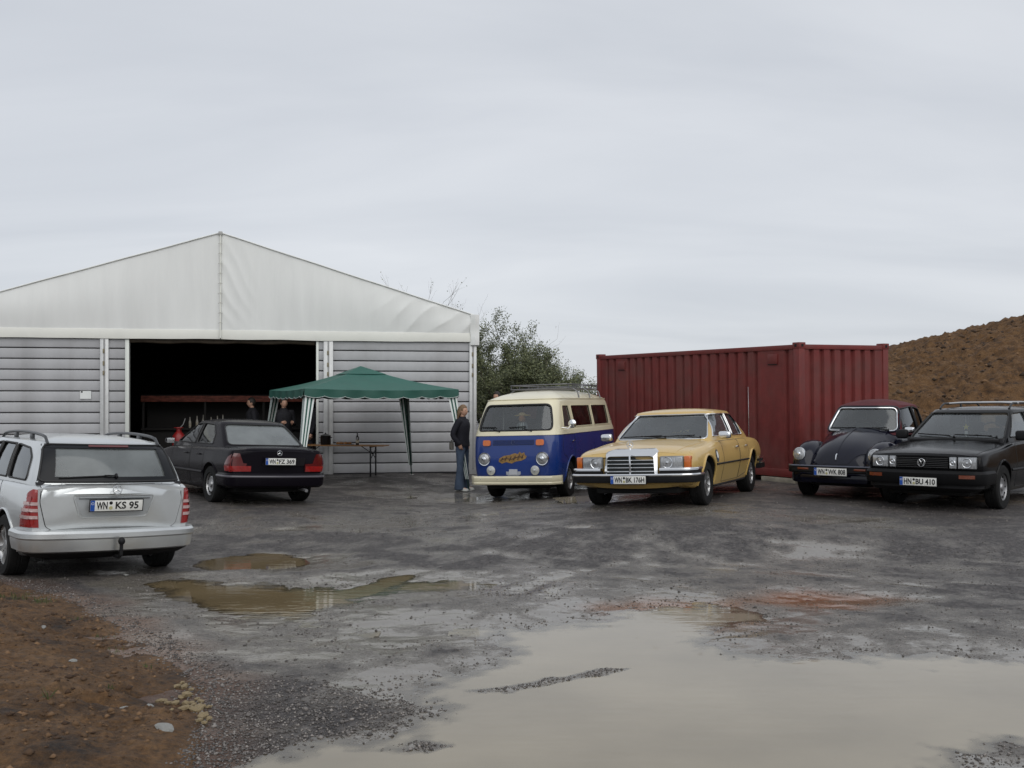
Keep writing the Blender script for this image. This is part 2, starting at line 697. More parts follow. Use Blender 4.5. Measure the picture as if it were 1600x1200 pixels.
def sdf(poly, x, y):
    """signed distance to polygon, positive inside"""
    d = np.full_like(x, 1e9)
    ins = np.zeros(x.shape, bool)
    n = len(poly)
    for i in range(n):
        ax, ay = poly[i]; bx, by = poly[(i + 1) % n]
        ex, ey = bx - ax, by - ay
        t = np.clip(((x - ax) * ex + (y - ay) * ey) / (ex * ex + ey * ey + 1e-12), 0, 1)
        d = np.minimum(d, (x - ax - t * ex) ** 2 + (y - ay - t * ey) ** 2)
        c = ((ay > y) != (by > y))
        xi = ex * (y - ay) / (ey if abs(ey) > 1e-12 else 1e-12) + ax
        ins ^= c & (x < xi)
    d = np.sqrt(d)
    return np.where(ins, d, -d)


def micro(x, y):
    """small relief above the local water level; also how silty/red it is"""
    n_big = fbm(x * 0.55, y * 0.55, 4, 11)
    n_mid = fbm(x * 2.1, y * 2.1, 4, 23)
    n_fine = fbm(x * 9, y * 9, 3, 37)
    wob = 0.10 * fbm(x * 1.7, y * 1.7, 4, 51) + 0.035 * fbm(x * 8, y * 8, 3, 53)
    h = 0.030 + 0.022 * n_big + 0.012 * n_mid
    for k, P in PUDW.items():
        c = P.mean(0); ext = np.abs(P - c).max(0)
        msk = (np.abs(x - c[0]) < ext[0] + 1.0) & (np.abs(y - c[1]) < ext[1] + 1.0)
        if not msk.any(): continue
        wb = wob[msk] * (1.0 if k in ('big', 'brown', 'streak', 'mud') else 0.5)
        s = sdf(P, x[msk], y[msk]) + wb
        gen = 0.040
        tgt = np.where(s > 0, -np.minimum(s * gen, 0.035), -s * 0.042)
        hm = h[msk]
        f = sst(-0.75, -0.12, s)
        h[msk] = hm * (1 - f) + np.minimum(hm, tgt + 0.009 * n_mid[msk] + 0.004 * n_fine[msk]) * f
    for P in ISLE:
        s = sdf(P, x, y) + wob * 0.6
        f = sst(-0.10, 0.06, s)
        h = h * (1 - f) + np.maximum(h, 0.004 + 0.012 * np.maximum(n_fine, -0.2)) * f
    h += 0.0035 * n_fine
    # tyre ruts left by cars turning in the yard
    for pts in RUTS:
        d = np.full_like(x, 9.0)
        for (ax, ay), (bx, by) in zip(pts[:-1], pts[1:]):
            ex, ey = bx - ax, by - ay
            t = np.clip(((x - ax) * ex + (y - ay) * ey) / (ex * ex + ey * ey), 0, 1)
            d = np.minimum(d, np.hypot(x - ax - t * ex, y - ay - t * ey))
        d = d + 0.03 * n_mid
        h += (-0.012 * np.exp(-(d / 0.10) ** 2) + 0.006 * np.exp(-((d - 0.20) / 0.07) ** 2)) * np.clip(0.75 + n_big, 0, 1.2)
    return h


def ground_z(x, y):
    x = np.atleast_1d(np.asarray(x, float)); y = np.atleast_1d(np.asarray(y, float))
    nearm = (np.abs(x) < 30) & (y < 45)
    h = np.where(nearm, micro(x, y), 0.03)
    return dish(x, y) + h


def gz(x, y):
    return float(ground_z([x], [y])[0])


def ground_material():
    m = bpy.data.materials.new('wet_gravel')
    m.use_nodes = True
    nt = m.node_tree; N = nt.nodes.new; L = nt.links.new
    b = nt.nodes['Principled BSDF']
    tc = N('ShaderNodeTexCoord')
    wet = N('ShaderNodeAttribute'); wet.attribute_name = 'wet'
    red = N('ShaderNodeAttribute'); red.attribute_name = 'red'
    v1 = N('ShaderNodeTexVoronoi'); v1.inputs['Scale'].default_value = 34
    v2 = N('ShaderNodeTexVoronoi'); v2.inputs['Scale'].default_value = 80
    n1 = N('ShaderNodeTexNoise'); n1.inputs['Scale'].default_value = 1.6; n1.inputs['Detail'].default_value = 10; n1.inputs['Roughness'].default_value = 0.7
    n2 = N('ShaderNodeTexNoise'); n2.inputs['Scale'].default_value = 15; n2.inputs['Detail'].default_value = 8; n2.inputs['Roughness'].default_value = 0.8
    for t in (v1, v2, n1, n2): L(tc.outputs['Object'], t.inputs['Vector'])
    bw = N('ShaderNodeSeparateColor'); L(v1.outputs['Color'], bw.inputs[0])
    rp = N('ShaderNodeValToRGB')
    e = rp.color_ramp.elements
    e[0].position = 0.12; e[0].color = (0.016, 0.014, 0.0135, 1)
    e[1].position = 1.0; e[1].color = (0.250, 0.225, 0.210, 1)
    k = e.new(0.55); k.color = (0.066, 0.058, 0.055, 1)
    k = e.new(0.80); k.color = (0.120, 0.106, 0.100, 1)
    mixf = N('ShaderNodeMath'); mixf.operation = 'MULTIPLY_ADD'; mixf.inputs[1].default_value = 0.42
    hf = N('ShaderNodeMapRange'); hf.inputs[1].default_value = 0.30; hf.inputs[2].default_value = 0.70; hf.inputs[3].default_value = 0.0; hf.inputs[4].default_value = 0.60
    L(n2.outputs['Fac'], hf.inputs[0]); L(bw.outputs[0], mixf.inputs[0]); L(hf.outputs[0], mixf.inputs[2])
    L(mixf.outputs[0], rp.inputs[0])
    # silt film where it lies low and wet
    wadd = N('ShaderNodeMath'); wadd.operation = 'MULTIPLY_ADD'; wadd.inputs[1].default_value = 1.0
    nn = N('ShaderNodeMapRange'); nn.inputs[1].default_value = 0.38; nn.inputs[2].default_value = 0.62; nn.inputs[3].default_value = -0.50; nn.inputs[4].default_value = 0.50
    L(n1.outputs['Fac'], nn.inputs[0]); L(wet.outputs['Fac'], wadd.inputs[0]); L(nn.outputs[0], wadd.inputs[2])
    wadd.use_clamp = True
    silt = N('ShaderNodeMix'); silt.data_type = 'RGBA'
    sf = N('ShaderNodeMath'); sf.operation = 'MULTIPLY'; sf.inputs[1].default_value = 0.78
    L(wadd.outputs[0], sf.inputs[0]); L(sf.outputs[0], silt.inputs['Factor'])
    L(rp.outputs[0], silt.inputs['A']); silt.inputs['B'].default_value = (0.190, 0.172, 0.145, 1)
    rd = N('ShaderNodeMix'); rd.data_type = 'RGBA'
    L(red.outputs['Fac'], rd.inputs['Factor']); L(silt.outputs['Result'], rd.inputs['A']); rd.inputs['B'].default_value = (0.19, 0.082, 0.032, 1)
    L(rd.outputs['Result'], b.inputs['Base Color'])
    rr = N('ShaderNodeMapRange'); rr.inputs[1].default_value = 0; rr.inputs[2].default_value = 1; rr.inputs[3].default_value = 0.55; rr.inputs[4].default_value = 0.07
    L(wadd.outputs[0], rr.inputs[0]); L(rr.outputs[0], b.inputs['Roughness'])
    b.inputs['Specular IOR Level'].default_value = 0.5
    # relief
    bs = N('ShaderNodeMapRange'); bs.inputs[1].default_value = 0; bs.inputs[2].default_value = 1; bs.inputs[3].default_value = 1.0; bs.inputs[4].default_value = 0.05
    L(wadd.outputs[0], bs.inputs[0])
    b1 = N('ShaderNodeBump'); b1.inputs['Distance'].default_value = 0.018; b1.invert = True
    L(v1.outputs['Distance'], b1.inputs['Height']); L(bs.outputs[0], b1.inputs['Strength'])
    b2 = N('ShaderNodeBump'); b2.inputs['Distance'].default_value = 0.006; b2.invert = True
    L(v2.outputs['Distance'], b2.inputs['Height']); L(bs.outputs[0], b2.inputs['Strength']); L(b1.outputs[0], b2.inputs['Normal'])
    b3 = N('ShaderNodeBump'); b3.inputs['Distance'].default_value = 0.03
    L(n2.outputs['Fac'], b3.inputs['Height']); L(bs.outputs[0], b3.inputs['Strength']); L(b2.outputs[0], b3.inputs['Normal'])
    L(b3.outputs[0], b.inputs['Normal'])
    return m


def build_ground():
    xs = [-6000, -1500, -400, -120, -50, -28, -20, -15, -12.5] + list(np.arange(-11.0, -6.0, 0.09)) + list(np.arange(-6.0, 6.0, 0.042)) + list(np.arange(6.0, 12.0, 0.09)) + [13, 15, 18, 24, 40, 80, 200, 600, 1500, 6000]
    ys = [-400, -60, -15, -4, 0, 2, 3.2]
    y = 4.2
    while y < 34:
        ys.append(y); y += 0.022 if y < 6.5 else 0.022 + (y - 6.5) * 0.0042
    ys += [36, 39, 44, 52, 70, 110, 200, 500, 1500, 7000]
    xs = np.array(xs, float); ys = np.array(ys, float)
    X, Y = np.meshgrid(xs, ys)
    x = X.ravel(); yv = Y.ravel()
    nearm = (np.abs(x) < 30) & (yv < 45)
    h = np.full_like(x, 0.03)
    h[nearm] = micro(x[nearm], yv[nearm])
    z = dish(x, yv) + h
    ny, nx = X.shape
    idx = np.arange(nx * ny).reshape(ny, nx)
    f = np.stack([idx[:-1, :-1], idx[:-1, 1:], idx[1:, 1:], idx[1:, :-1]], -1).reshape(-1, 4)
    me = bpy.data.meshes.new('ground')
    me.vertices.add(len(x)); me.vertices.foreach_set('co', np.stack([x, yv, z], -1).ravel())
    me.loops.add(f.size); me.loops.foreach_set('vertex_index', f.ravel())
    me.polygons.add(len(f)); me.polygons.foreach_set('loop_start', np.arange(0, f.size, 4)); me.polygons.foreach_set('loop_total', np.full(len(f), 4))
    me.update(calc_edges=True)
    me.polygons.foreach_set('use_smooth', np.ones(len(f), bool))
    wet = sst(0.034, 0.006, h) * 1.0 + 0.22 * np.clip(fbm(x * 0.9, yv * 0.45, 4, 71), -1, 1)
    wet += 0.45 * np.clip(fbm(x * 0.30, yv * 1.1, 4, 77), -0.3, 1) + 0.08
    for fp in ([(150, 950), (330, 968), (500, 992), (660, 1030), (610, 1072), (450, 1066), (330, 1070), (230, 1010)], [(1000, 975), (1200, 955), (1450, 950), (1650, 970), (1650, 1030), (1300, 1010), (1120, 1010)], [(560, 905), (800, 880), (1000, 900), (1050, 940), (900, 960), (700, 945)], [(640, 800), (900, 795), (1300, 830), (1500, 850), (1500, 862), (1100, 842), (760, 815)]):
        wet += 0.42 * sst(-0.5, 0.5, sdf(polypx(fp), x, yv) + 0.6 * fbm(x * 1.2, yv * 0.8, 4, 83))
    # dry-looking loose gravel apron beside the soil
    ap = polypx([(330, 1080), (420, 1075), (560, 1085), (690, 1104), (610, 1135), (470, 1160), (390, 1195), (310, 1230), (290, 1180), (305, 1120)])
    wet -= 0.9 * sst(-0.12, 0.10, sdf(ap, x, yv) + 0.08 * fbm(x * 3, yv * 3, 3, 5))
    wet = np.clip(wet, 0, 1)
    rp_ = polypx([(925, 948), (1010, 938), (1110, 934), (1190, 928), (1300, 926), (1410, 936), (1330, 950), (1200, 952), (1190, 975), (1110, 985), (1010, 972)])
    red = sst(-0.25, 0.25, sdf(rp_, x, yv) + 0.55 * fbm(x * 1.1, yv * 0.8, 4, 91)) * sst(0.03, 0.0, h)
    sl = sdf(SOILW, x, yv)
    red = np.maximum(red, 0.5 * sst(-0.5, 0.0, sl + 0.3 * fbm(x * 2, yv * 2, 3, 15)))
    for nm, arr in (('wet', wet), ('red', red * 0.9)):
        a = me.attributes.new(nm, 'FLOAT', 'POINT'); a.data.foreach_set('value', arr.astype(np.float32))
    me.materials.append(ground_material())
    o = bpy.data.objects.new('ground', me)
    link(o); tag(o, 'wet grey gravel yard with puddles', kind='structure')
    return o


def water_material(name, col, rough=0.03):
    """murky rain water: sky mirrored by the surface, silt that hides the bed as it gets deeper"""
    m = bpy.data.materials.new(name)
    m.use_nodes = True
    nt = m.node_tree; N = nt.nodes.new; L = nt.links.new
    nt.nodes.clear()
    out = N('ShaderNodeOutputMaterial')
    tc = N('ShaderNodeTexCoord')
    n = N('ShaderNodeTexNoise'); n.inputs['Scale'].default_value = 0.9; n.inputs['Detail'].default_value = 5
    L(tc.outputs['Object'], n.inputs['Vector'])
    mx = N('ShaderNodeMix'); mx.data_type = 'RGBA'
    mr = N('ShaderNodeMapRange'); mr.inputs[1].default_value = 0.35; mr.inputs[2].default_value = 0.65
    L(n.outputs['Fac'], mr.inputs[0]); L(mr.outputs[0], mx.inputs['Factor'])
    mx.inputs['A'].default_value = (*[c * 0.88 for c in col], 1); mx.inputs['B'].default_value = (*[c * 1.1 for c in col], 1)
    dif = N('ShaderNodeBsdfDiffuse'); L(mx.outputs['Result'], dif.inputs[0])
    tr = N('ShaderNodeBsdfTransparent'); tr.inputs[0].default_value = (0.92, 0.90, 0.86, 1)
    at = N('ShaderNodeAttribute'); at.attribute_name = 'depth'
    mk_ = N('ShaderNodeMapRange'); mk_.interpolation_type = 'SMOOTHSTEP'
    mk_.inputs[1].default_value = -0.001; mk_.inputs[2].default_value = 0.010; mk_.inputs[3].default_value = 0.15; mk_.inputs[4].default_value = 0.97
    L(at.outputs['Fac'], mk_.inputs[0])
    m1 = N('ShaderNodeMixShader'); L(mk_.outputs[0], m1.inputs[0]); L(tr.outputs[0], m1.inputs[1]); L(dif.outputs[0], m1.inputs[2])
    w = N('ShaderNodeTexNoise'); w.inputs['Scale'].default_value = 7; w.inputs['Detail'].default_value = 3
    mp = N('ShaderNodeMapping'); mp.inputs['Scale'].default_value = (0.5, 1.6, 1)
    L(tc.outputs['Object'], mp.inputs[0]); L(mp.outputs[0], w.inputs['Vector'])
    # rain rings
    vo = N('ShaderNodeTexVoronoi'); vo.inputs['Scale'].default_value = 3.2
    L(tc.outputs['Object'], vo.inputs['Vector'])
    ri = N('ShaderNodeMath'); ri.operation = 'MULTIPLY'; ri.inputs[1].default_value = 90
    si = N('ShaderNodeMath'); si.operation = 'SINE'
    L(vo.outputs['Distance'], ri.inputs[0]); L(ri.outputs[0], si.inputs[0])
    ed = N('ShaderNodeMapRange'); ed.inputs[1].default_value = 0.05; ed.inputs[2].default_value = 0.22; ed.inputs[3].default_value = 0.14; ed.inputs[4].default_value = 0
    L(vo.outputs['Distance'], ed.inputs[0])
    mu = N('ShaderNodeMath'); mu.operation = 'MULTIPLY'; L(si.outputs[0], mu.inputs[0]); L(ed.outputs[0], mu.inputs[1])
    ad = N('ShaderNodeMath'); ad.operation = 'ADD'; L(w.outputs['Fac'], ad.inputs[0]); L(mu.outputs[0], ad.inputs[1])
    bp = N('ShaderNodeBump'); bp.inputs['Strength'].default_value = 0.11; bp.inputs['Distance'].default_value = 0.01
    L(ad.outputs[0], bp.inputs['Height'])
    gl = N('ShaderNodeBsdfGlossy'); gl.inputs['Roughness'].default_value = rough; gl.inputs['Color'].default_value = (1, 1, 1, 1)
    fr = N('ShaderNodeFresnel'); fr.inputs['IOR'].default_value = 1.33
    L(bp.outputs[0], gl.inputs['Normal']); L(bp.outputs[0], fr.inputs['Normal'])
    m2 = N('ShaderNodeMixShader'); L(fr.outputs[0], m2.inputs[0]); L(m1.outputs[0], m2.inputs[1]); L(gl.outputs[0], m2.inputs[2])
    L(m2.outputs[0], out.inputs[0])
    return m


def build_puddles():
    mg = water_material('murky_water', (0.275, 0.240, 0.178))
    mb = water_material('brown_water', (0.165, 0.125, 0.070))
    mr_ = water_material('red_water', (0.20, 0.105, 0.055))
    for i, (k, P) in enumerate(PUDW.items()):
        c = P.mean(0)
        z = dish1(c[0], c[1]) - 0.0025 * i
        lo, hi = P.min(0) - 0.5, P.max(0) + 0.5
        lo[1] = max(lo[1], 3.6)
        st = 0.03 if k in ('big', 'brown') else 0.04
        X, Y = np.meshgrid(np.arange(lo[0], hi[0], st), np.arange(lo[1], hi[1], st))
        x, y = X.ravel(), Y.ravel()
        dep = z - ground_z(x, y)
        keep = (dep > -0.003) & (sdf(P, x, y) > (-0.45 if k[:3] != 'far' else -0.15))
        o = grid_mesh('puddle', X, Y, np.full_like(X, z), mb if k in ('brown', 'mid', 'sliver') else (mr_ if k == 'mud' else mg), keep.reshape(X.shape))
        me = o.data
        co = np.zeros(len(me.vertices) * 3); me.vertices.foreach_get('co', co); co = co.reshape(-1, 3)
        d = z - ground_z(co[:, 0], co[:, 1])
        a = me.attributes.new('depth', 'FLOAT', 'POINT'); a.data.foreach_set('value', d.astype(np.float32))
        tag(o, kind='structure')


def soil_material(name, dark=1.0, rough=0.75, sc=1.0):
    m = bpy.data.materials.new(name)
    m.use_nodes = True
    nt = m.node_tree; N = nt.nodes.new; L = nt.links.new
    b = nt.nodes['Principled BSDF']
    tc = N('ShaderNodeTexCoord')
    n1 = N('ShaderNodeTexNoise'); n1.inputs['Scale'].default_value = 2.2 * sc; n1.inputs['Detail'].default_value = 10; n1.inputs['Roughness'].default_value = 0.72
    n2 = N('ShaderNodeTexNoise'); n2.inputs['Scale'].default_value = 22 * sc; n2.inputs['Detail'].default_value = 6; n2.inputs['Roughness'].default_value = 0.7
    for t in (n1, n2): L(tc.outputs['Object'], t.inputs['Vector'])
    rp = N('ShaderNodeValToRGB'); e = rp.color_ramp.elements
    q = dark
    e[0].position = 0.33; e[0].color = (0.022 * q, 0.011 * q, 0.005 * q, 1)
    e[1].position = 0.80; e[1].color = (0.215 * q, 0.125 * q, 0.058 * q, 1)
    k = e.new(0.5); k.color = (0.120 * q, 0.059 * q, 0.019 * q, 1)
    L(n1.outputs['Fac'], rp.inputs[0])
    mr = N('ShaderNodeMapRange'); mr.inputs[1].default_value = 0.3; mr.inputs[2].default_value = 0.7; mr.inputs[3].default_value = 0.35; mr.inputs[4].default_value = 1.6
    L(n2.outputs['Fac'], mr.inputs[0])
    sc_ = N('ShaderNodeVectorMath'); sc_.operation = 'SCALE'; L(rp.outputs[0], sc_.inputs[0]); L(mr.outputs[0], sc_.inputs['Scale'])
    L(sc_.outputs[0], b.inputs['Base Color'])
    b.inputs['Roughness'].default_value = rough
    bp = N('ShaderNodeBump'); bp.inputs['Strength'].default_value = 1.0; bp.inputs['Distance'].default_value = 0.06 / sc
    L(n2.outputs['Fac'], bp.inputs['Height']); L(bp.outputs[0], b.inputs['Normal'])
    return m


def grid_mesh(name, X, Y, Z, m, keep=None):
    ny, nx = X.shape
    idx = np.arange(nx * ny).reshape(ny, nx)
    f = np.stack([idx[:-1, :-1], idx[:-1, 1:], idx[1:, 1:], idx[1:, :-1]], -1).reshape(-1, 4)
    if keep is not None:
        kk = keep.ravel()
        f = f[kk[f].any(1)]
    used = np.unique(f); rm = np.full(nx * ny, -1); rm[used] = np.arange(len(used))
    co = np.stack([X.ravel(), Y.ravel(), Z.ravel()], -1)[used]
    f = rm[f]
    me = bpy.data.meshes.new(name)
    me.vertices.add(len(co)); me.vertices.foreach_set('co', co.ravel())
    me.loops.add(f.size); me.loops.foreach_set('vertex_index', f.ravel())
    me.polygons.add(len(f)); me.polygons.foreach_set('loop_start', np.arange(0, f.size, 4)); me.polygons.foreach_set('loop_total', np.full(len(f), 4))
    me.update(calc_edges=True)
    me.polygons.foreach_set('use_smooth', np.ones(len(f), bool))
    me.materials.append(m)
    o = bpy.data.objects.new(name, me)
    return link(o)


def soil_h(x, y):
    s = sdf(SOILW, x, y) + 0.10 * fbm(x * 1.6, y * 1.6, 4, 3) + 0.04 * fbm(x * 7, y * 7, 3, 4)
    h = 0.16 * sst(-0.02, 1.1, s) + 0.10 * sst(0.8, 3.0, s)
    h += sst(0.0, 0.3, s) * (0.060 * fbm(x * 2.3, y * 2.3, 5, 8, 0.6) + 0.022 * fbm(x * 12, y * 12, 3, 9, .6))
    # wheel and boot hollows
    for (cx, cy, rx, ry, d) in [(-2.05, 6.0, 0.28, 0.07, 0.06), (-2.35, 5.75, 0.26, 0.06, 0.055), (-3.3, 7.6, 0.35, 0.10, 0.05), (-3.9, 6.7, 0.5, 0.10, 0.045), (-2.9, 7.2, 0.25, 0.06, 0.04)]:
        h -= d * np.exp(-(((x - cx) / rx) ** 2 + ((y - cy) / ry) ** 2))
    return np.where(s > -0.02, h, -0.05), s


def build_soil():
    xs = np.arange(-8.5, -1.2, 0.022); ys = np.arange(4.3, 11.0, 0.022)
    X, Y = np.meshgrid(xs, ys)
    x, y = X.ravel(), Y.ravel()
    h, s = soil_h(x, y)
    z = ground_z(x, y) + h
    o = grid_mesh('soil_bank', X, Y, z.reshape(X.shape), soil_material('brown_soil', 1.0, 0.8), (s > -0.03).reshape(X.shape))
    tag(o, 'bare orange brown soil bank at the edge of the gravel', kind='structure')


def rock(rad, seed, flat=0.7, sub=2):
    bm = bmesh.new()
    bmesh.ops.create_icosphere(bm, subdivisions=sub, radius=1)
    off = Vector((seed * 3.1, seed * 1.7, seed * 0.9))
    for v in bm.verts:
        d = v.co.normalized()
        k = 1 + 0.35 * noise.noise(d * 1.3 + off) + 0.16 * noise.noise(d * 3.1 + off)
        v.co = Vector((d.x, d.y * 0.85, d.z * flat)) * k * rad
    me = bpy.data.meshes.new('stone')
    bm.to_mesh(me); bm.free()
    return me


def build_mound():
    # spoil heap behind the container and the cars on the right
    xs = np.concatenate([np.arange(6.0, 26.0, 0.10), np.arange(26.0, 62.0, 0.4)]); ys = np.concatenate([np.arange(21.0, 42.0, 0.10), np.arange(42.0, 64.0, 0.4)])
    X, Y = np.meshgrid(xs, ys); x, y = X.ravel(), Y.ravel()
    ridge = 2.95 * sst(8.5, 26.0, x) + 2.6
    toe = 24.5 - 0.10 * (x - 8) + 0.7 * fbm(x * 0.3, y * 0.1, 3, 2)
    prof = sst(0, 1, np.clip((y - toe) / 13.0, 0, 1)) * 0.55 + 0.45 * np.clip((y - toe) / 13.0, 0, 1)
    fall = 1 - sst(46, 60, y)
    side = sst(6.0, 12.0, x + 0.12 * (y - 30)) * (1 - sst(48, 60, x))
    h = ridge * prof * fall * side
    lump = 0.36 * fbm(x * 0.55, y * 0.55, 5, 31, 0.62) + 0.30 * np.abs(fbm(x * 1.6, y * 1.6, 5, 32, 0.65)) + 0.16 * fbm(x * 4, y * 4, 3, 33, .7)
    h += lump * sst(0.1, 1.2, h)
    z = dish(x, y) + h - 0.10
    o = grid_mesh('dirt_mound', X, Y, z.reshape(X.shape), soil_material('mound_soil', 0.95, 0.95, 1.6), (h > 0.0).reshape(X.shape))
    tag(o, 'high heap of dug brown earth behind the red container', kind='structure')
    rs = np.random.RandomState(77)
    pick = np.where((h > 0.3) & (x < 26) & (y < 40) & (rs.rand(len(x)) < 0.22))[0]
    rad = 0.02 + 0.10 * rs.rand(len(pick)) ** 4
    c = scatter_mesh('earth_clods', np.stack([x[pick] + rs.rand(len(pick)) * .1, y[pick] + rs.rand(len(pick)) * .1, z[pick] + rad * .15], -1), rad, stone_material('earth_clod', (0.030, 0.016, 0.007), (0.20, 0.115, 0.055), 0.9), 19, 0.75)
    c['label'] = 'brown earth clods lying all over the dirt heap'
    return o


def scatter_mesh(name, P, rad, m, seed=3, flat=0.6):
    """many small stones as one mesh of real little solids"""
    rs = np.random.RandomState(seed)
    base = np.array([[1, 0, 0], [0, 1, 0], [-1, 0, 0], [0, -1, 0], [0, 0, 1], [0, 0, -1]], float)
    fc = np.array([[0, 1, 4], [1, 2, 4], [2, 3, 4], [3, 0, 4], [1, 0, 5], [2, 1, 5], [3, 2, 5], [0, 3, 5]])
    n = len(P)
    jit = base[None] * (0.65 + 0.7 * rs.rand(n, 6, 1)) + 0.25 * (rs.rand(n, 6, 3) - 0.5)
    jit[:, :, 2] *= flat
    a = rs.rand(n) * 6.28
    c, s = np.cos(a)[:, None], np.sin(a)[:, None]
    q = np.stack([jit[:, :, 0] * c - jit[:, :, 1] * s, jit[:, :, 0] * s + jit[:, :, 1] * c, jit[:, :, 2]], -1)
    co = (q * np.asarray(rad)[:, None, None] + np.asarray(P)[:, None, :]).reshape(-1, 3)
    f = (fc[None] + (np.arange(n) * 6)[:, None, None]).reshape(-1, 3)
    me = bpy.data.meshes.new(name)
    me.vertices.add(len(co)); me.vertices.foreach_set('co', co.ravel())
    me.loops.add(f.size); me.loops.foreach_set('vertex_index', f.ravel())
    me.polygons.add(len(f)); me.polygons.foreach_set('loop_start', np.arange(0, f.size, 3)); me.polygons.foreach_set('loop_total', np.full(len(f), 3))
    me.update(calc_edges=True)
    me.materials.append(m)
    o = bpy.data.objects.new(name, me)
    link(o)
    return tag(o, kind='stuff')


def stone_material(name, lo, hi, rough=0.5):
    m = bpy.data.materials.new(name)
    m.use_nodes = True
    nt = m.node_tree; N = nt.nodes.new; L = nt.links.new
    b = nt.nodes['Principled BSDF']
    g = N('ShaderNodeNewGeometry')
    rp = N('ShaderNodeValToRGB'); rp.color_ramp.elements[0].color = (*lo, 1); rp.color_ramp.elements[1].color = (*hi, 1)
    pw = N('ShaderNodeMath'); pw.operation = 'POWER'; pw.inputs[1].default_value = 2.2
    L(g.outputs['Random Per Island'], pw.inputs[0]); L(pw.outputs[0], rp.inputs[0]); L(rp.outputs[0], b.inputs['Base Color'])
    b.inputs['Roughness'].default_value = rough
    return m


def build_gravel():
    rs = np.random.RandomState(5)
    n = 260000
    # loose gravel, thickest on the apron beside the soil and along the shores
    y = 4.4 + (rs.rand(n) ** 1.5) * 15.0
    x = (rs.rand(n) - 0.5) * 1.15 * y
    h = micro(x, y)
    ap = polypx([(330, 1080), (420, 1075), (560, 1085), (690, 1104), (610, 1135), (470, 1160), (390, 1195), (310, 1230), (290, 1180), (305, 1120)])
    onap = sst(-0.25, 0.05, sdf(ap, x, y) + 0.1 * fbm(x * 3, y * 3, 3, 6))
    s1 = sdf(SOILW, x, y)
    edge = np.exp(-((s1 + 0.12) / 0.16) ** 2)
    shore = np.exp(-((h - 0.002) / 0.006) ** 2) * (0.25 + 0.75 * (fbm(x * 2, y * 2, 3, 44) > 0.05))
    isl = np.zeros_like(x)
    for P in ISLE: isl = np.maximum(isl, sst(-0.12, 0.0, sdf(P, x, y)))
    patchy = 0.05 + 0.55 * np.clip(fbm(x * 1.1, y * 0.9, 4, 66) - 0.1, 0, 1)
    prob = np.clip(np.maximum.reduce([onap * 0.9, edge * 0.9, shore * 0.30, isl, patchy]), 0, 1)
    keep = (rs.rand(n) < prob) & (s1 < 0.25) & (h > -0.010) & ((h > 0.000) | (rs.rand(n) < 0.25))
    x, y, h = x[keep], y[keep], h[keep]
    rad = (0.004 + 0.0085 * rs.rand(len(x)) ** 2.5) * (1 + 0.012 * np.maximum(y - 8, 0))
    rad *= np.where(rs.rand(len(x)) < 0.02, 1.7, 1.0)
    z = dish(x, y) + h + rad * 0.2
    o = scatter_mesh('gravel', np.stack([x, y, z], -1), rad, stone_material('gravel_stone', (0.055, 0.048, 0.044), (0.26, 0.235, 0.215), 0.45), 9)
    o['label'] = 'loose dark wet gravel strewn over the yard'
    # clods on the soil
    n = 30000
    x = -9 + rs.rand(n) * 7.2; y = 4.4 + rs.rand(n) * 6.0
    h, s = soil_h(x, y)
    k = (s > 0.05) & (rs.rand(n) < 0.25 + 0.75 * (fbm(x * 1.5, y * 1.5, 3, 12) > 0))
    x, y, h = x[k], y[k], h[k]
    rad = 0.005 + 0.026 * rs.rand(len(x)) ** 5
    o = scatter_mesh('soil_clods', np.stack([x, y, ground_z(x, y) + h], -1), rad, stone_material('clod', (0.045, 0.022, 0.009), (0.20, 0.115, 0.055), 0.85), 10)
    o['label'] = 'small brown clods lying on the soil bank'


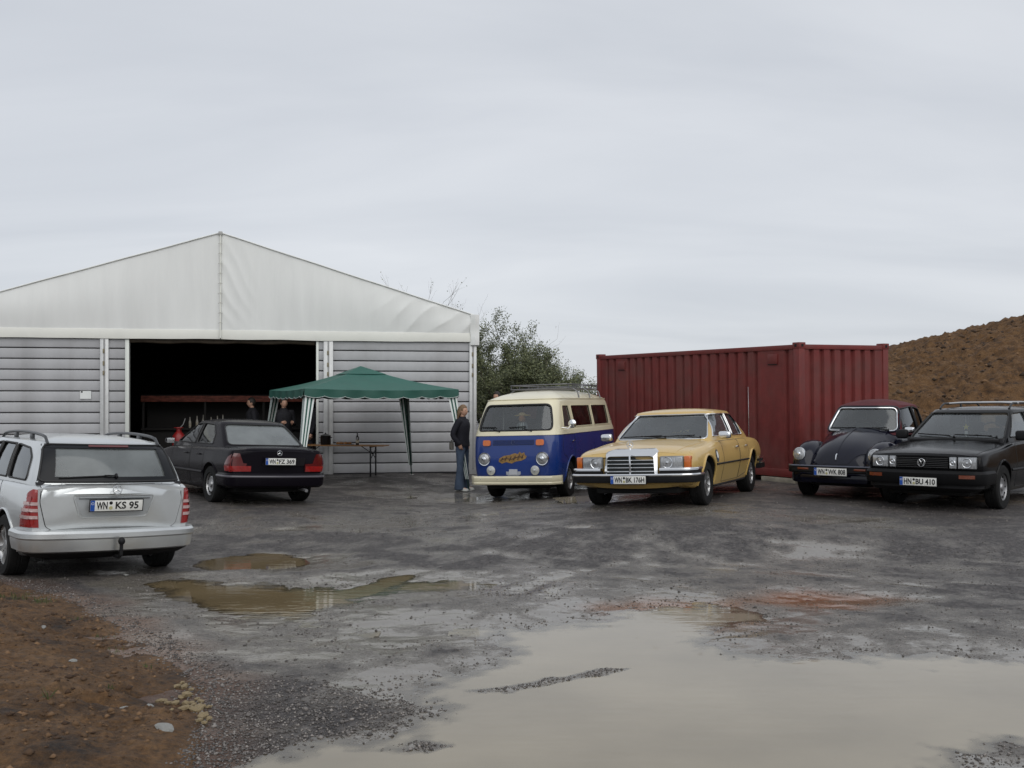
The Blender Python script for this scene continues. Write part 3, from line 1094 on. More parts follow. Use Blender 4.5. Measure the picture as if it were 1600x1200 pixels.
def build_stones():
    pale = mat('pale_limestone', (0.235, 0.180, 0.100), 0.75, var=0.45, vscale=14, bump=0.4, bscale=60)
    grey = mat('grey_stone', (0.25, 0.25, 0.235), 0.6, var=0.3, vscale=14, bump=0.4, bscale=60)
    meshes = [rock(1.0, i + 1, 0.55 + 0.06 * (i % 4), 1) for i in range(7)]
    for me in meshes:
        me.materials.append(pale)
        me.polygons.foreach_set('use_smooth', [False] * len(me.polygons))
    greym = rock(1.0, 20, 0.5); greym.materials.append(grey)
    rs = random.Random(4)
    spots = [(284, 1047), (277, 1053), (288, 1054), (293, 1066), (283, 1068), (300, 1075), (290, 1078), (266, 1076), (274, 1079), (255, 1073), (249, 1074), (308, 1070), (314, 1074), (318, 1082), (326, 1083), (305, 1088), (296, 1084), (318, 1098), (312, 1104), (322, 1092), (327, 1100), (268, 1095), (262, 1083), (286, 1088), (303, 1081), (311, 1086), (320, 1106), (298, 1058)]
    for i, (u, v) in enumerate(spots):
        x, y = px(u, v, 0.12)
        o = bpy.data.objects.new('stone', meshes[i % 7])
        link(o)
        r = rs.uniform(0.018, 0.036)
        o.scale = (r * rs.uniform(0.9, 1.5), r, r)
        hh, _ = soil_h(np.array([x]), np.array([y]))
        o.location = (x, y, gz(x, y) + max(0, float(hh[0])) + r * 0.3)
        o.rotation_euler = (rs.uniform(-.3, .3), rs.uniform(-.3, .3), rs.uniform(0, 6.28))
        tag(o, 'pale yellowish stone in the small heap at the edge of the soil bank', 'stone', 'pale stones heaped at the soil edge')
    for (u, v, r, lab) in [(257, 1120, 0.042, 'flat grey stone lying alone on the brown soil'), (195, 1087, 0.02, 'small whitish stone on the brown soil left of the heap'), (234, 1088, 0.026, 'pale stone lying just left of the stone heap'), (68, 970, 0.022, 'small pale stone on the upper part of the soil bank'), (114, 1030, 0.022, 'small pale stone in the middle of the soil bank'), (197, 903, 0.03, 'white stone on the gravel behind the silver wagon')]:
        x, y = px(u, v, 0.13 if u < 300 and v > 950 else 0)
        o = bpy.data.objects.new('stone', greym)
        link(o)
        hh, _ = soil_h(np.array([x]), np.array([y]))
        o.location = (x, y, gz(x, y) + max(0, float(hh[0])) + r * 0.25)
        o.scale = (r * 1.4, r, r * 0.8)
        o.rotation_euler = (0.2, 0.1, u)
        tag(o, lab, 'stone')


build_ground()
build_puddles()
build_soil()
build_mound()
build_gravel()
build_stones()

# ================================================================ marquee, container, shelter, bush
def build_marquee():
    CX, CY, ANG = -6.79, 23.89, math.atan2(.185, .982)
    zg = 0.04
    root = thing('marquee', 'white gabled marquee hall with grey panel walls and a wide dark opening', 'marquee', (CX, CY, zg), (0, 0, ANG))
    PVC = mat('white_pvc', (.80, .81, .79), .55, var=.04, vscale=2.4, rvar=.1, dirt=.05, stretch=(1.6, 1, .22))
    HEMM = mat('white_hem', (.80, .80, .74), .55, var=.05, vscale=2)
    PAN = mat('grey_panel', (.44, .443, .455), .48, .1, var=.10, vscale=3, rvar=.1, dirt=.32, stretch=(1, 1, .6))
    ALU = mat('aluminium_post', (.55, .555, .55), .42, .55, var=.12, vscale=7)
    GAP = mat('panel_gap_dark', (.02, .02, .022), .8)
    DARK = mat('painted_hall_shade', (.045, .043, .050), .95)  # dark colour on added sheets stands in for the hall's dimness
    HW, EV, PK, HB, HT, D = 6.0, 3.84, 5.68, 3.20, 3.41, 16.0
    FL = -.6
    roofz = lambda x: PK - (PK - EV) * abs(x) / HW
    # wall panels, one board each
    secs = [(-5.84, -2.66), (-2.47, -2.12), (2.24, 2.35), (2.58, 5.84)]
    n = 13
    p = (HB - 0.02) / n
    shared = {}
    for (x0, x1) in secs:
        G().box(x0, x1, .055, .075, FL, HB + .1, 0).build('wall_backing', GAP, root)
        base = None
        for k in range(n):
            if base is None:
                h = p - .020
                prof = [(-.006, 0), (-.022, .010), (-.024, .02), (-.020, h - .022), (-.018, h - .012), (-.002, h), (.045, h), (.045, 0)]
                g = G()
                g.rings([[Vector((x, y, z)) for y, z in prof] for x in (x0, x1)], True, True)
                base = g.build('wall_panel', PAN, root, 25)
                o = base
            else:
                o = base.copy(); link(o); o.parent = root
            o.location = (0, 0, .04 + k * p)
    # posts
    for (x0, x1) in ((-2.66, -2.47), (2.35, 2.58), (5.84, 6.02), (-6.02, -5.84)):
        po = G().box(x0, x1, -.075, .10, FL, HB + .25, .012).build('post', ALU, root)
        xm = (x0 + x1) / 2
        G().box(xm - .018, xm + .022, -.083, -.070, .1, HB, 0).build('post_groove', mat('post_groove', (.33, .33, .33), .5, .4), po)
        for z in (2.9, 2.62, 2.4):
            G().box(xm - .03, xm + .01, -.10, -.078, z - .05, z + .05, .006).build('post_fitting', mat('rusty_fitting', (.22, .19, .12), .6, var=.5, vscale=30), po)
    for (x0, x1) in ((-2.12, -2.03), (2.18, 2.24)):
        G().box(x0, x1, -.05, .10, FL, HB + .05, .008).build('door_jamb', mat('pale_jamb', (.62, .64, .60), .45, .3), root)
    # bottom rail
    for (x0, x1) in ((-5.84, -2.66), (2.58, 5.84)):
        G().box(x0, x1, -.045, .08, FL, .035, 0).build('bottom_rail', GAP, root)
    # gable fabric in two halves
    for sgn, nm in ((-1, 'l'), (1, 'r')):
        nx, nz = 170, 44
        V, F = [], []
        for i in range(nx + 1):
            x = sgn * (0.02 + (HW + .04 - .02) * i / nx)
            zt = roofz(min(abs(x), HW)) - .02
            for j in range(nz + 1):
                z = HT - .03 + (zt - HT + .03) * j / nz
                ed = max(0.0, math.sin(math.pi * j / nz)) ** .6
                w = .018 * noise.noise(Vector((x * .9, z * .35, 3.1))) + .012 * noise.noise(Vector((x * 4.2, z * .6, 7))) + .006 * noise.noise(Vector((x * 11, z * .9, 17)))
                if x > 3.2:
                    f = min(1, (x - 3.2) / 1.6)
                    q = (x * .80 - (z - HT) * .95)
                    w += f * .055 * (1 - abs(math.sin(q * 6.5 + 1.8 * noise.noise(Vector((x * .8, z * .8, 1))))) ** .6) * (.35 + noise.noise(Vector((x * 1.3, z * 1.3, 4))) ** 2 * 2.5)
                elif 0 < x < .9:
                    w += (1 - x / .9) * .030 * (1 - abs(math.sin((x * .9 + z * .45) * 11 + noise.noise(Vector((x, z, 3))) * 2)) ** .6)
                # slack belly
                w += .05 * ed * math.sin(math.pi * min(1, abs(x) / HW))
                V.append((x, -.085 - w * ed, z))
        for i in range(nx):
            for j in range(nz):
                a = i * (nz + 1) + j
                q = [a, a + nz + 1, a + nz + 2, a + 1]
                F.append(q if sgn > 0 else q[::-1])
        mk('gable_sheet', V, F, PVC, root, True)
        g = G()
        rings = []
        for i in range(61):
            x = sgn * (.01 + (HW + .03) * i / 60)
            s_ = .012 * noise.noise(Vector((x * 1.1, 0, 9))) - .012 * math.sin(math.pi * i / 60)
            rings.append([Vector((x, -.098, HB + s_)), Vector((x, -.112 - .006 * noise.noise(Vector((x * 3, 1, 2))), (HB + HT) / 2)), Vector((x, -.094, HT)), Vector((x, -.080, HT)), Vector((x, -.080, HB + s_))])
        g.rings(rings, True, True)
        g.build('hem', HEMM, root)
        # verge tube along the slope
        g = G().tube([(sgn * HW * k / 20, -.10, roofz(HW * k / 20) - .005 + .003 * math.sin(k * 1.1)) for k in range(21)], .016, 8)
        g.build('verge', PVC, root)
        # roof slope
        g = G()
        rings = []
        for k in range(13):
            y = -.10 + (D + .2) * k / 12
            rings.append([Vector((sgn * HW * t, y, roofz(HW * t) - .015 * math.sin(math.pi * t) * (1 if k % 2 else .3))) for t in np.linspace(0, 1, 9)])
        g.rings(rings, False, False)
        o = g.build('roof_sheet', [PVC], root, True)
        # side wall, with an added dark sheet inside it for the shade
        g = G().add([(sgn * (HW - .06), .1, FL), (sgn * (HW - .06), D, FL), (sgn * (HW - .06), D, EV), (sgn * (HW - .06), .1, EV)], [[0, 1, 2, 3]])
        G().box(min(sgn * HW, sgn * (HW - .05)), max(sgn * HW, sgn * (HW - .05)), .12, D, FL, EV - .02, 0).build('side_wall', PAN, root)
        G().box(min(sgn * (HW - .09), sgn * (HW - .11)), max(sgn * (HW - .09), sgn * (HW - .11)), .14, D - .2, FL, EV - .1, 0).build('side_shade_sheet', DARK, root)
        # added dark sheet under the roof to dim the ceiling
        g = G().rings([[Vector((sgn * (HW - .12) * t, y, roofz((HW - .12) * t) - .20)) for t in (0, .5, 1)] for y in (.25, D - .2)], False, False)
        g.build('ceiling_shade_sheet', DARK, root)
    # ridge seam: pole, lacing, peak cap
    g = G().tube([(0, -.115 - .05, HB + .02), (0.004, -.155, 4.2), (0, -.12, PK - .04)], .020, 8); g.build('ridge_seam', HEMM, root)
    for k in range(9):
        z = HT + .15 + k * .23
        G().tube([(-.05, -.16, z), (0, -.185, z + .02), (.05, -.16, z)], .006, 5).build('lacing', mat('lacing_cord', (.55, .55, .5), .7), root)
    G().box(-.045, .045, -.15, -.04, PK - .07, PK + .02, .015).build('peak_cap', mat('peak_cap', (.42, .42, .40), .5), root)
    # corner flap
    g = G()
    rings = []
    for j in range(11):
        z = EV + .02 - (EV - HB + .10) * j / 10
        rings.append([Vector((5.86 + .01 * math.sin(j), -.125, z)), Vector((5.97, -.155 - .02 * math.sin(j * .9), z)), Vector((6.08, -.11, z)), Vector((6.10, .10, z)), Vector((6.08, .10, z)), Vector((5.90, -.10, z))])
    g.rings(rings, True, True); g.build('corner_flap', PVC, root)
    # back wall, and an added dark sheet that deepens the hall's shade
    G().prism([(-HW, FL), (HW, FL), (HW, EV - .05), (0, PK - .05), (-HW, EV - .05)], lambda a, b: Vector((a, D, b)), lambda a, b: Vector((a, D + .05, b))).build('back_wall', PAN, root, False)
    G().box(-HW + .15, HW - .15, D - .3, D - .27, FL, EV + .4, 0).build('back_shade_sheet', DARK, root)
    # added shade sheets behind the front walls, header roll over the opening
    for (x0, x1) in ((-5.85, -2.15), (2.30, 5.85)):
        G().box(x0, x1, .085, .10, FL, HB + .5, 0).build('front_shade_sheet', DARK, root)
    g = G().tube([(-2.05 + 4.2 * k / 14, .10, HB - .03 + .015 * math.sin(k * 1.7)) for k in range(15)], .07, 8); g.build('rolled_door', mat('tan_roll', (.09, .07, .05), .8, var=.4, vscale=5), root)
    # round black fitting on the left panel
    G().lathe([(.001, .05), (.05, .05), (.06, 0)], 16, Matrix.Translation((-5.28, -.03, 2.88)) @ Matrix.Rotation(R(90), 4, 'X')).build('wall_fitting', BLACKP_, root)
    # paper notice
    nt_ = thing('notice', 'small white notice sheet fixed to the grey marquee wall left of the opening', 'notice', (0, 0, 0))
    M = Matrix.Translation((CX, CY, zg)) @ Matrix.Rotation(ANG, 4, 'Z')
    nt_.matrix_world = M @ Matrix.Translation((-2.97, -.04, 1.90))
    g = G()
    g.rings([[Vector((-.12 + .24 * k / 6, -.006 - .010 * math.sin(k * 1.3), z)) for k in range(7)] for z in (-.09, 0, .09)], False, False)
    g.build('sheet', mat('notice_paper', (.78, .80, .78), .6), nt_)
    G().box(-.10, -.06, -.016, -.008, .05, .085, 0).build('mark', BLACKP_, nt_)
    return M


BLACKP_ = mat('black_fitting', (.012, .012, .012), .5)


def build_interior(M):
    """dim things inside the hall, just behind the opening"""
    def at(x, y, z=0): return M @ Vector((x, y, z))
    rz = math.atan2(.185, .982)
    # bar stall with a patterned red fascia board
    bar = thing('bar_stall', 'dim bar stall with a long red patterned fascia inside the marquee', 'stall', at(.1, 3.2, -.02), (0, 0, rz))
    FAS = mat('red_fascia', (.20, .055, .035), .7, var=.8, vscale=7, stretch=(1, 1, 2.5))
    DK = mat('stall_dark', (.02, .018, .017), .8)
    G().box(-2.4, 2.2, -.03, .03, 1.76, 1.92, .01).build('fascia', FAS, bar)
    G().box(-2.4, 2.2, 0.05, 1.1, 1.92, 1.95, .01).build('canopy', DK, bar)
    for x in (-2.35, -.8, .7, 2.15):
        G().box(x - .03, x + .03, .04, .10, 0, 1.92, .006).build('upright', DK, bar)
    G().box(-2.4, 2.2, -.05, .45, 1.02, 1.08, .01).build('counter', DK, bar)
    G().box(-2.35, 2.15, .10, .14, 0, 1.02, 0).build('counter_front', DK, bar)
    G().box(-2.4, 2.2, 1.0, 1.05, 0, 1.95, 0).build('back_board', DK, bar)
    GB = glass('bottle_glass', (.25, .35, .2), 1.5)
    for i, x in enumerate((-1.20, -1.02, -.86, -.66, -.50, -.36)):
        b = thing('bottle', ['tall pale bottle standing first from the left on the dim bar counter', 'pale bottle standing second from the left on the dim bar counter', 'pale bottle standing third from the left on the dim bar counter', 'pale bottle standing fourth from the left on the dim bar counter', 'pale bottle standing fifth from the left on the dim bar counter', 'pale bottle standing at the right end of the bar counter row'][i], 'bottle', bar.matrix_basis @ Vector((0, 0, 0)), (0, 0, rz), 'bottles on the bar counter')
        b.location = at(.1 + x, 3.2 + .2, -.02 + 1.08)
        h = .28 + .03 * (i % 3)
        G().lathe([(.001, 0), (.036, 0), (.038, .02), (.038, h * .55), (.015, h * .75), (.014, h), (.001, h)], 12).build('glass', mat('pale_bottle', (.45, .42, .36), .25, coat=.5), b)
        G().lathe([(.0386, h * .15), (.0386, h * .45)], 12).build('paper_band', mat('bottle_label', (.5, .45, .35), .6), b)
    # red gas cylinder
    gc = thing('gas_cylinder', 'red gas cylinder standing just inside the marquee opening on the left', 'gas cylinder', at(-1.06, .9, -.02), (0, 0, 0))
    RD = mat('cylinder_red', (.22, .012, .012), .4, var=.15)
    G().lathe([(.001, 0), (.13, 0), (.15, .03), (.155, .10), (.155, .86), (.14, .95), (.09, 1.02), (.06, 1.05), (.06, 1.12), (.001, 1.14)], 24).build('tank', RD, gc)
    G().tube([(.10 * math.cos(R(a)), .10 * math.sin(R(a)), 1.14) for a in range(0, 360, 20)], .012, 6, closed=True).build('collar', RD, gc)
    G().tube([(.02, 0, 1.12), (.10, .02, 1.22), (.14, .05, 1.36)], .010, 6).build('hose', mat('hose_grey', (.25, .25, .25), .5), gc)


def build_container():
    X0, Y0, PHI = 5.375, 19.1, 30.0
    zb = .335
    root = thing('shipping_container', 'dark red corrugated steel shipping container behind the parked cars', 'container', (X0, Y0, zb), (R(0.3), R(-1.0), R(PHI)))
    RED = mat('container_red', (.160, .027, .024), .5, 0, var=.22, vscale=3.5, rvar=.12, dirt=.38, bump=.12, bscale=9, spec=.35)
    # local x: along the short end (to the right, away), local y: back along the long side
    L, W, H = 6.6, 2.44, 2.56
    ribs = .278
    def corrugated(nm, length, place, flats):
        prof = []
        t = 0.10
        prof.append((0.0, 0)); prof.append((t, 0))
        while t + ribs < length - .10:
            if any(a < t + ribs / 2 < b for a, b in flats):
                t += ribs; prof.append((t, 0)); continue
            prof += [(t + .070, 0), (t + .102, 1), (t + .170, 1), (t + .202, 0)]
            t += ribs
        prof.append((length, 0))
        rings = [[place(a, d * .055, z) for a, d in prof] for z in (.16, H - .12)]
        g = G().rings(rings, False, False)
        return g.build(nm, RED, root, 20)
    # long side faces local -x ; end faces local -y
    corrugated('side_wall', L - .2, lambda a, d, z: Vector((.020 + d, .1 + a, z)), [(.30, .86), (5.35, 5.7)])
    corrugated('end_wall', W - .2, lambda a, d, z: Vector((.1 + a, .020 + d, z)), [])
    corrugated('side_wall', L - .2, lambda a, d, z: Vector((W - .020 - d, .1 + a, z)), [])
    corrugated('end_wall', W - .2, lambda a, d, z: Vector((.1 + a, L - .02 - d, z)), [])
    for x in (0, W - .15):
        for y in (0, L - .15):
            po = G().box(x, x + .15, y, y + .15, .11, H - .11, .012).build('corner_post', RED, root)
            for z in (0, H - .118):
                c = G().box(x - .006, x + .168, y - .006, y + .168, z, z + .118, .010).build('corner_casting', RED, root)
                for (dx, dy) in ((-.009, .08), (.08, -.009)):
                    G().box(x + dx - (.001 if dx > 0 else 0) - .025 * (dx > 0), x + dx + .025 * (dx > 0) + .004, y + dy - .025 * (dy > 0), y + dy + .025 * (dy > 0) + .004, z + .035, z + .085, 0).build('casting_slot', UNDER_, c)
    for z, h in ((.015, .15), (H - .13, .09)):
        for x in (.004, W - .064):
            G().box(x, x + .06, .15, L - .15, z, z + h, .006).build('rail', RED, root)
        for y in (.004, L - .064):
            G().box(.15, W - .15, y, y + .06, z, z + h, .006).build('rail', RED, root)
    G().box(.03, W - .03, .03, L - .03, H - .07, H - .045, 0).build('roof_sheet', RED, root)
    G().box(.05, W - .05, .05, L - .05, .10, .15, 0).build('floor', UNDER_, root)
    # small vent hoods high on the side
    for y in (.70, 5.60):
        v = G().box(.004, .028, y - .13, y + .13, H - .40, H - .20, .004).build('vent_hood', RED, root)
        G().box(.0, .006, y - .12, y + .12, H - .405, H - .39, 0).build('vent_slot', UNDER_, v)
    # sleeper under the near end
    a = R(PHI)
    zs = gz(X0 - .4, Y0 + .8)
    for i, (ly, lab) in enumerate(((.10, 'pale rust stained concrete beam under the near end of the red container'), (5.6, 'pale concrete beam under the far end of the red container'))):
        c = Vector((X0, Y0, 0)) + Vector((-math.sin(a) * ly, math.cos(a) * ly, 0))
        zg = gz(c.x, c.y)
        o = G().box(-.03, W + .03, 0, (.9 if i == 0 else .3), -.15, 0, .012).build('concrete_beam', mat('stained_concrete', (.30, .27, .21), .8, var=.45, vscale=4, bump=.3, bscale=30, dirt=.5), None)
        o.location = (c.x, c.y, zb + .002 + (0.002 * ly)); o.rotation_euler = (0, 0, a)
        tag(o, lab, 'concrete beam', 'concrete beams under the container')


UNDER_ = mat('shadow_black', (.006, .005, .005), .9)


def build_gazebo():
    CX, CY, AL = -3.25, 22.0, R(-20)
    zg = .04
    root = thing('gazebo', 'green canopy gazebo with scalloped edge and striped slanting legs before the marquee wall', 'gazebo', (CX, CY, zg), (0, 0, AL + R(45)))
    GR = mat('green_canopy', (.014, .098, .074), .6, var=.10, vscale=3, bump=.06, bscale=120)
    GD = mat('green_valance', (.010, .075, .055), .62, var=.12, vscale=3)
    WH = mat('white_stripe', (.72, .76, .74), .6)
    a = 1.61     # half side of the canopy
    ze, zp = 2.00, 2.49
    for k in range(4):
        R4 = Matrix.Rotation(R(90 * k), 4, 'Z')
        # sloping canopy quarter, slightly sagging
        g = G()
        rings = []
        for i in range(9):
            t = i / 8
            hw = a * t
            z = zp - (zp - ze) * t - .05 * math.sin(math.pi * t)
            rings.append([R4 @ Vector((hw, -hw + 2 * hw * j / 8, z - .03 * math.sin(math.pi * j / 8) * t)) for j in range(9)])
        g.rings(rings, False, False)
        g.build('canopy_panel', GR, root, True)
        # valance with scallops
        V, F = [], []
        n = 96
        for i in range(n + 1):
            y = -a + 2 * a * i / n
            sc = .035 * abs(math.sin(math.pi * i / n * 8)) ** .8
            zt = ze - .03 * math.sin(math.pi * i / n)
            w = .015 * math.sin(i * .35)
            V += [R4 @ Vector((a + .006, y, zt)), R4 @ Vector((a + .012 + w, y, zt - .10)), R4 @ Vector((a + .014 + w, y, zt - .135 - sc))]
            if i < n:
                b = i * 3
                F += [[b, b + 3, b + 4, b + 1], [b + 1, b + 4, b + 5, b + 2]]
        va = mk('valance', V, F, GD, root, True)
        pts = [Vector(V[i * 3 + 2]) for i in range(n + 1)]
        G().tube(pts, .0055, 5).build('valance_piping', mat('grey_piping', (.50, .55, .53), .6), va)
    # vent cap
    g = G()
    for k in range(4):
        R4 = Matrix.Rotation(R(90 * k), 4, 'Z')
        g.add([R4 @ Vector((0, 0, zp + .022)), R4 @ Vector((.44, -.44, zp - .162)), R4 @ Vector((.44, .44, zp - .162))], [[0, 1, 2]])
    g.build('vent_cap', GR, root, False)
    # legs: splayed pole with a striped sleeve of five strips on both faces
    for k in range(4):
        R4 = Matrix.Rotation(R(90 * k), 4, 'Z')
        top = Vector((a - .06, a - .06, ze - .02)); bot = Vector((a + .17, a + .17, 0))
        wp = R4 @ bot
        ww = Matrix.Translation((CX, CY, zg)) @ Matrix.Rotation(AL + R(45), 4, 'Z') @ wp
        bot.z = gz(ww.x, ww.y) - zg - .01
        leg = G().tube([R4 @ bot, R4 @ top], .016, 8).build('leg', mat('leg_green_steel', (.010, .035, .028), .4, .3), root)
        G().lathe([(.001, .012), (.055, .012), (.06, 0)], 12, Matrix.Translation(R4 @ bot)).build('foot_plate', mat('foot_plate', (.5, .5, .48), .5), leg)
        for face in (0, 1):
            dirv = Vector((0, -1, 0)) if face == 0 else Vector((-1, 0, 0))
            end = .88
            for q in range(5):
                f0, f1 = q / 5, (q + 1) / 5
                rings = []
                for t in (0, .3, .6, end):
                    p = top.lerp(bot, t) + (Vector((.02, .0, 0)) if face == 0 else Vector((0, .02, 0)))
                    wd = .20 * (1 - t / end) + .07 * (t / end)
                    rings.append([R4 @ (p + dirv * (wd * f0 - .02)), R4 @ (p + dirv * (wd * f1 - .02))])
                G().rings(rings, False, False).build('leg_sleeve', WH if q % 2 == 0 else GD, leg, False)


def build_table():
    # beer table under the gazebo, running along the wall
    rz = R(-9); e = Vector((math.cos(rz), math.sin(rz), 0))
    bx, by = (602 - 800) / 68.0, 1600 / 68.0
    c = Vector((bx, by, 0)) - e * 1.10 + Vector((0.03, 0, 0))
    zt = gz(c.x, c.y)
    root = thing('beer_table', 'long orange wooden folding table with black legs under the gazebo', 'table', (c.x, c.y, zt), (0, 0, rz))
    root.scale = (1, 1, .93)
    WD = mat('orange_wood', (.30, .135, .030), .45, var=.3, vscale=5, stretch=(.3, 6, 6), coat=.15)
    BK = mat('black_tube', (.010, .010, .011), .4, .3)
    for k in range(3):
        y0 = -.25 + k * .168
        G().box(-1.10, 1.10, y0, y0 + .160, .745, .772, .004).build('board', WD, root)
    for x in (-.78, .78):
        s = 1 if x > 0 else -1
        for y in (-.21, .21):
            G().box(x - .016, x + .016, y - .016, y + .016, 0, .745, .003).build('leg', BK, root)
        G().tube([(x, -.21, .66), (x, .21, .42)], .010, 6).build('cross_brace', BK, root)
        G().tube([(x, .21, .66), (x, -.21, .42)], .010, 6).build('cross_brace', BK, root)
        G().tube([(x, 0, .54), (x - s * .28, 0, .74)], .010, 6).build('stay', BK, root)
        G().box(x - .016, x + .016, -.25, .25, .715, .744, .003).build('batten', BK, root)
    M = Matrix.Translation((c.x, c.y, zt)) @ Matrix.Rotation(rz, 4, 'Z')
    def on(name, label, cat, lx, ly, dz=.719):
        return thing(name, label, cat, M @ Vector((lx, ly, dz)), (0, 0, rz))
    b = on('beer_bottle', 'dark brown beer bottle standing on the orange folding table', 'bottle', .42, -.05)
    G().lathe([(.001, 0), (.036, .002), (.038, .01), (.038, .17), (.030, .20), (.016, .225), (.0155, .275), (.018, .278), (.018, .292), (.001, .294)], 16).build('glass', mat('brown_bottle', (.012, .008, .006), .12, coat=1), b)
    G().lathe([(.0385, .05), (.0385, .12)], 16).build('paper_band', mat('bottle_label', (.5, .45, .35), .6), b)
    k = on('black_kettle', 'dark pot with lid standing at the left end of the folding table', 'pot', -.36, .0)
    G().lathe([(.001, 0), (.11, 0), (.12, .02), (.12, .20), (.126, .21), (.11, .215), (.04, .245), (.001, .25)], 20).build('pot', BK, k)
    for s in (-1, 1): G().tube([(s * .12, -.03, .16), (s * .155, 0, .17), (s * .12, .03, .16)], .008, 6).build('handle', BK, k)
    G().ell((0, 0, .262), .02, .02, .016, 10, 6).build('lid_knob', BK, k)
    pl = on('bread_tray', 'low tray of bread rolls on the orange folding table', 'tray', .08, .0)
    G().box(-.20, .20, -.13, .13, 0, .015, .006).build('tray', mat('tray_grey', (.2, .18, .16), .4), pl)
    BR = mat('bread', (.33, .15, .05), .8, var=.3, vscale=20)
    for i, (x, y) in enumerate(((-.12, -.06), (-.03, -.05), (.07, -.06), (.14, .0), (-.08, .05), (.03, .05))):
        G().ell((x, y, .038), .05, .038, .028, 10, 7).build('roll', BR, pl)
    # crate and bucket stowed beneath
    cr = on('wooden_crate', 'brown slatted wooden crate on the ground left of the folding table', 'crate', -.62, -.50, 0)
    cr.location.z = gz(cr.location.x, cr.location.y)
    CW = mat('crate_wood', (.16, .075, .045), .75, var=.35, vscale=8, stretch=(1, 1, 5))
    for i in range(4):
        z = .03 + i * .10
        for (x0, x1, y0, y1) in ((-.2, .2, -.15, -.135), (-.2, .2, .135, .15), (-.2, -.185, -.134, .134), (.185, .2, -.134, .134)):
            G().box(x0, x1, y0, y1, z, z + .08, .002).build('slat', CW, cr)
    for x in (-.18, .18):
        for y in (-.13, .13):
            G().box(x - .012, x + .012, y - .012, y + .012, 0, .42, .002).build('corner_batten', CW, cr)
    G().box(-.184, .184, -.134, .134, .015, .03, 0).build('base', CW, cr)


def build_bush(x, y, h, spread, seed, label, leafn, name='shrub', lean=0.0, leafsize=.05):
    rs = random.Random(seed)
    root = thing(name, label, 'shrub', (x, y, gz(x, y)), (0, 0, 0), 'spring shrubs behind the yard')
    BK = mat('shrub_bark', (.095, .078, .060), .9, var=.3, vscale=10)
    g = G()
    tips = []
    def grow(p, d, length, r, depth):
        n = 4
        pts = [p.copy()]
        for k in range(n):
            d = (d + Vector((rs.uniform(-1, 1), rs.uniform(-1, 1), rs.uniform(-.35, .8))) * .20).normalized()
            p = p + d * (length / n)
            pts.append(p.copy())
            if depth >= 2: tips.append((p.copy(), d.copy()))
        g.tube(pts, r, 5 if depth < 2 else 4, taper=[r * (1 - .55 * k / n) for k in range(n + 1)], cap=False)
        if depth < 4:
            kids = rs.choice((3, 3, 4)) if depth < 2 else rs.choice((2, 3, 3))
            for _ in range(kids):
                q = pts[rs.randint(1, n)]
                nd = (d + Vector((rs.uniform(-1, 1) * 1.0, rs.uniform(-1, 1) * 1.0, rs.uniform(-.25, .7)))).normalized()
                grow(q, nd, length * rs.uniform(.50, .74), r * .5, depth + 1)
    for k in range(8):
        a = rs.uniform(0, 6.28); rr = rs.uniform(0, spread * .35)
        d = Vector((math.cos(a) * spread / h * .75 + lean, math.sin(a) * spread / h * .5, 1)).normalized()
        grow(Vector((math.cos(a) * rr, math.sin(a) * rr * .6, 0)), d, h * .50 * rs.uniform(.8, 1.15), .045, 0)
    zmax = max(v.z for v in g.v)
    sc = h / zmax
    g.v = [Vector((v.x * min(1.2, sc * 1.05), v.y * sc, v.z * sc)) for v in g.v]
    tips = [(Vector((p.x * min(1.2, sc * 1.05), p.y * sc, p.z * sc)), d) for p, d in tips]
    tr = g.build('branches', BK, root, False, recalc=False)
    V, F = [], []
    lm = bpy.data.materials.get('spring_leaf')
    for i in range(leafn):
        p, d = tips[rs.randrange(len(tips))]
        c = p + Vector((rs.gauss(0, 1), rs.gauss(0, 1), rs.gauss(0, 1))) * .075
        u = Vector((rs.gauss(0, 1), rs.gauss(0, 1), rs.gauss(0, 1))).normalized()
        v = u.orthogonal().normalized()
        s = leafsize * rs.uniform(.5, 1.2)
        b = len(V)
        V += [c - u * s * .5, c + v * s * .28, c + u * s * .6, c - v * s * .28]
        F.append([b, b + 1, b + 2, b + 3])
    lo = mk('crown', V, F, leaf_mat(), root, False)
    lo['kind'] = 'stuff'


def leaf_mat():
    if 'spring_leaf' in MATS: return MATS['spring_leaf']
    m = stone_material('spring_leaf', (.045, .058, .022), (.20, .215, .10), .6)
    MATS['spring_leaf'] = m
    return m


